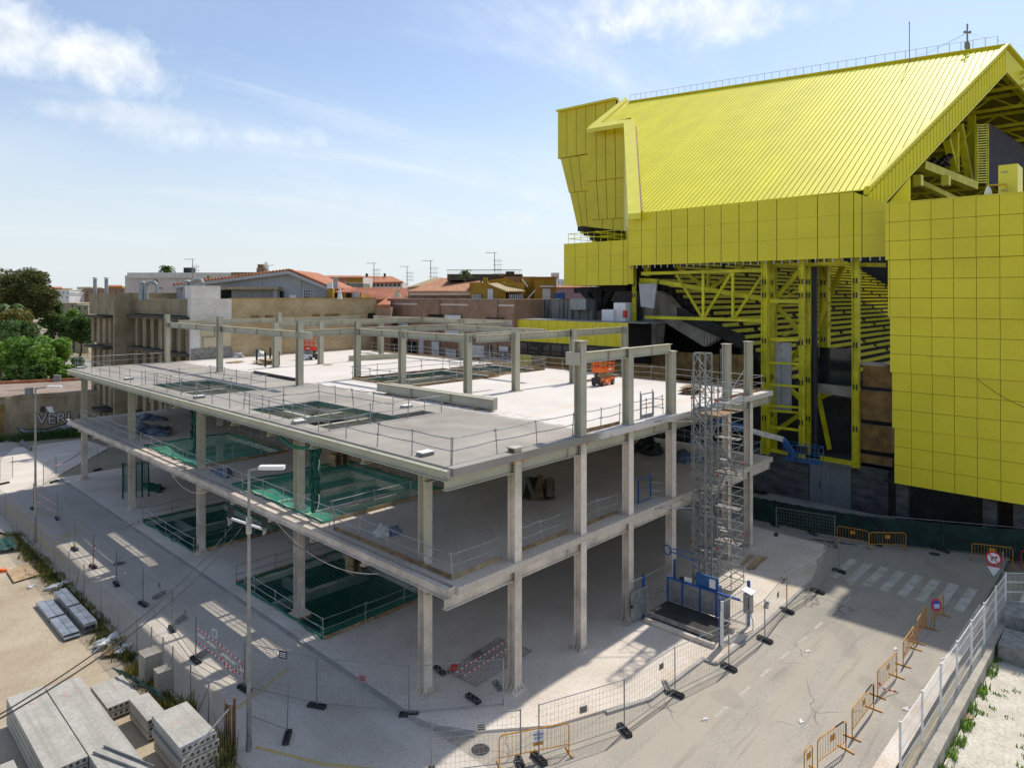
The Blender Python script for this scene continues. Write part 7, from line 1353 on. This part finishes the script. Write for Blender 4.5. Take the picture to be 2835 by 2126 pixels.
# ------------------------------------------------------------ trees and scrub
def leaves(b_, c, rad, n, s, flat=.7):
    for _ in range(n):
        while True:
            v = Vector((rnd(-1, 1), rnd(-1, 1), rnd(-1, 1)))
            if .25 < v.length < 1: break
        p = c+Vector((v.x*rad, v.y*rad, v.z*rad*flat)); a = Vector((rnd(-1, 1), rnd(-1, 1), rnd(-.5, .5))).normalized(); e = a.cross(Vector((rnd(-1, 1), rnd(-1, 1), rnd(-1, 1)))).normalized(); k = s*rnd(.5, 1.2); b_.quad(p-a*k, p+e*k*.5, p+a*k, p-e*k*.5)
def tree(name, label, base, clumps, n, s, m, tr, flat=.7, cat='tree', group=None, limb=True):
    base = Vector(base); t = thing(name, label, cat, base, group); b_ = B(); w_ = B(); zt = min(c.z for c, r in clumps); cen = sum((c for c, r in clumps), Vector())/len(clumps); fork = lerp(base, Vector((cen.x, cen.y, zt)), .8); mid = lerp(base, fork, .5)+Vector((rnd(-.2, .2), rnd(-.2, .2), 0)); w_.tube(base, mid, tr, 8, tr*.8); w_.tube(mid, fork, tr*.8, 8, tr*.6)
    for c, r in clumps:
        leaves(b_, c, r, n, s, flat)
        if limb: m_ = lerp(fork, c, .5)+Vector((0, 0, .08*r)); w_.tube(fork, m_, tr*.42, 5, tr*.28); w_.tube(m_, c, tr*.28, 5, tr*.08)
    w_.build('trunk', 'bark', t); b_.build('crown', m, t); return t
mat('bark', (.10, .075, .055), .95, var=.3, scale=3)
def clump(px, py, dep, r): return (PT(px, py, dep), r)
random.seed(5); D = 185
tree('pine_tree', 'tall dark umbrella pine standing at the left behind the bushes', PT(90, HZP+(CAM_H+.3)*FPX/D, D), [clump(60+rnd(-62, 85)*(1-abs(v)*.35), 818+v*62+rnd(-6, 6), D+rnd(-5, 5), rnd(2.0, 3.4)) for v in [-.98+1.8*i/47 for i in range(48)]], 420, .40, 'pine_leaf', .75, .6)
D = 125
for i, (lab, x, y, w, h, dp, m, n_) in enumerate((('bright green broad tree behind the shed roof at the left edge', 20, 985, 50, 42, 116, 'bright_leaf', 22), ('bright green tree behind the shed roof right of the first', 95, 990, 45, 40, 112, 'bright_leaf', 22), ('bright green tree whose top leaves reach the far road', 140, 975, 38, 36, 118, 'bright_leaf', 16), ('bright green bush reaching the deck corner', 180, 1022, 42, 26, 106, 'bright_leaf', 16), ('dark tree behind the bright bushes at the left edge', 5, 935, 40, 38, 135, 'bush_leaf', 16), ('dark tree under the pine crown', 55, 925, 40, 30, 140, 'bush_leaf', 14), ('yellowish tree below the palm at the left', 40, 895, 42, 32, 160, 'weed_leaf', 16), ('round dark bush left of the old building', 170, 905, 40, 30, 190, 'bush_leaf', 20), ('round dark bush touching the old building', 220, 912, 32, 32, 185, 'bush_leaf', 18), ('bright shrub in front of the cream arch house', 203, 878, 18, 14, 198, 'bright_leaf', 8), ('small tree at the right foot of the pine', 138, 868, 26, 26, 195, 'bush_leaf', 12), ('low bush at the shed roof edge below the trees', 60, 1035, 60, 16, 104, 'bush_leaf', 14))):
    random.seed(100+i); s_ = dp/FPX; cl_ = [clump(x+rnd(-1, 1)*w, y+rnd(-1, 1)*h, dp+rnd(-4, 4), rnd(.34, .52)*max(h, 24)*s_*1.3) for _ in range(n_+6)]; tree('broadleaf_tree' if h > 30 else 'bush', lab, PT(x, HZP+(CAM_H+.3)*FPX/dp, dp), cl_, 270, .30 if dp < 150 else .38, m, .3, .8, 'tree' if h > 30 else 'bush', 'trees and bushes beyond the shed')
def palm(px, py, dep, n, ln, label, hgt=None):
    c = PT(px, py, dep); base = Vector((c.x, c.y, -.3 if hgt is None else c.z-hgt)); t = thing('palm_tree', label, 'palm', base); part('trunk', 'bark', t, ('tube', base, c, .32, 8, .25)); b_ = B()
    for i in range(n):
        a = 6.283*i/n+rnd(-.2, .2); up_ = rnd(-.2, 1.1); d = Vector((math.cos(a), math.sin(a), 0)); pr = c
        for k in range(1, 8):
            u = k/7; q = c+d*ln*u*math.cos(up_*.6)+Vector((0, 0, ln*(up_*u-1.0*u*u))); sd = Vector((-d.y, d.x, 0))
            for s_ in (-1, 1): b_.quad(pr, q, q+sd*s_*ln*.16*(1-u*.5)-Vector((0, 0, ln*.12)), pr+sd*s_*ln*.16*(1-u*.5)-Vector((0, 0, ln*.10)))
            pr = q
    b_.build('fronds', 'bush_leaf', t); return t
random.seed(9); palm(30, 850, 165, 20, 3.6, 'palm with drooping fronds beside the pine at the left'); palm(462, 742, 190, 22, 2.6, 'feathery palm top behind the pale pink house'); palm(1289, 752, 81, 14, .9, 'small potted palm on the roof terrace', 1.0)
random.seed(12); gb_ = B()
for i in range(420): p = G(rnd(110, 330), rnd(975, 1100)); 
for i in range(260): u = rnd(0, L_s); blades(gb_, SP(u, -rnd(.2, 2.6), 0), 14, rnd(.4, 1.1), .4)
for i in range(40): blades(gb_, SP(rnd(-2.5, -.5), -rnd(.2, 2), 0), 14, rnd(.4, .9), .4)
tag(gb_.build('shed_weeds', 'bush_leaf'), 'thick green and yellow weeds at the foot of the graffiti wall', 'weeds', kind='stuff')
dg = B()
for i in range(500): blades(dg, PT(rnd(150, 250), HZP+(CAM_H+.2)*FPX/(d__ := rnd(170, 235)), d__), 5, rnd(.5, 1.0), 1.0)
tag(dg.build('dry_grass', 'dry_grass'), 'pale dry grass beside the far road', 'grass', kind='stuff')
far = [(94, 935), (128, 934), (255, 1000), (300, 1040), (230, 1050)]; sheet('far_road', [G(*p)[:2] for p in far], -.02, 'road_right')
sheet('sunlit_paving', [G(*p)[:2] for p in ((-20, 1380), (110, 1345), (300, 1240), (230, 1215), (40, 1240), (-30, 1300))], .006, 'apron')
random.seed(3); tag(B().prism([G(*q, .0) for q in ((55, 1228), (62, 1224), (90, 1245), (83, 1250))], (0, 0, .3)).build('concrete_kerb_block', 'block_concrete'), 'pale kerb stone lying at the end of the graffiti wall', 'kerb stone')
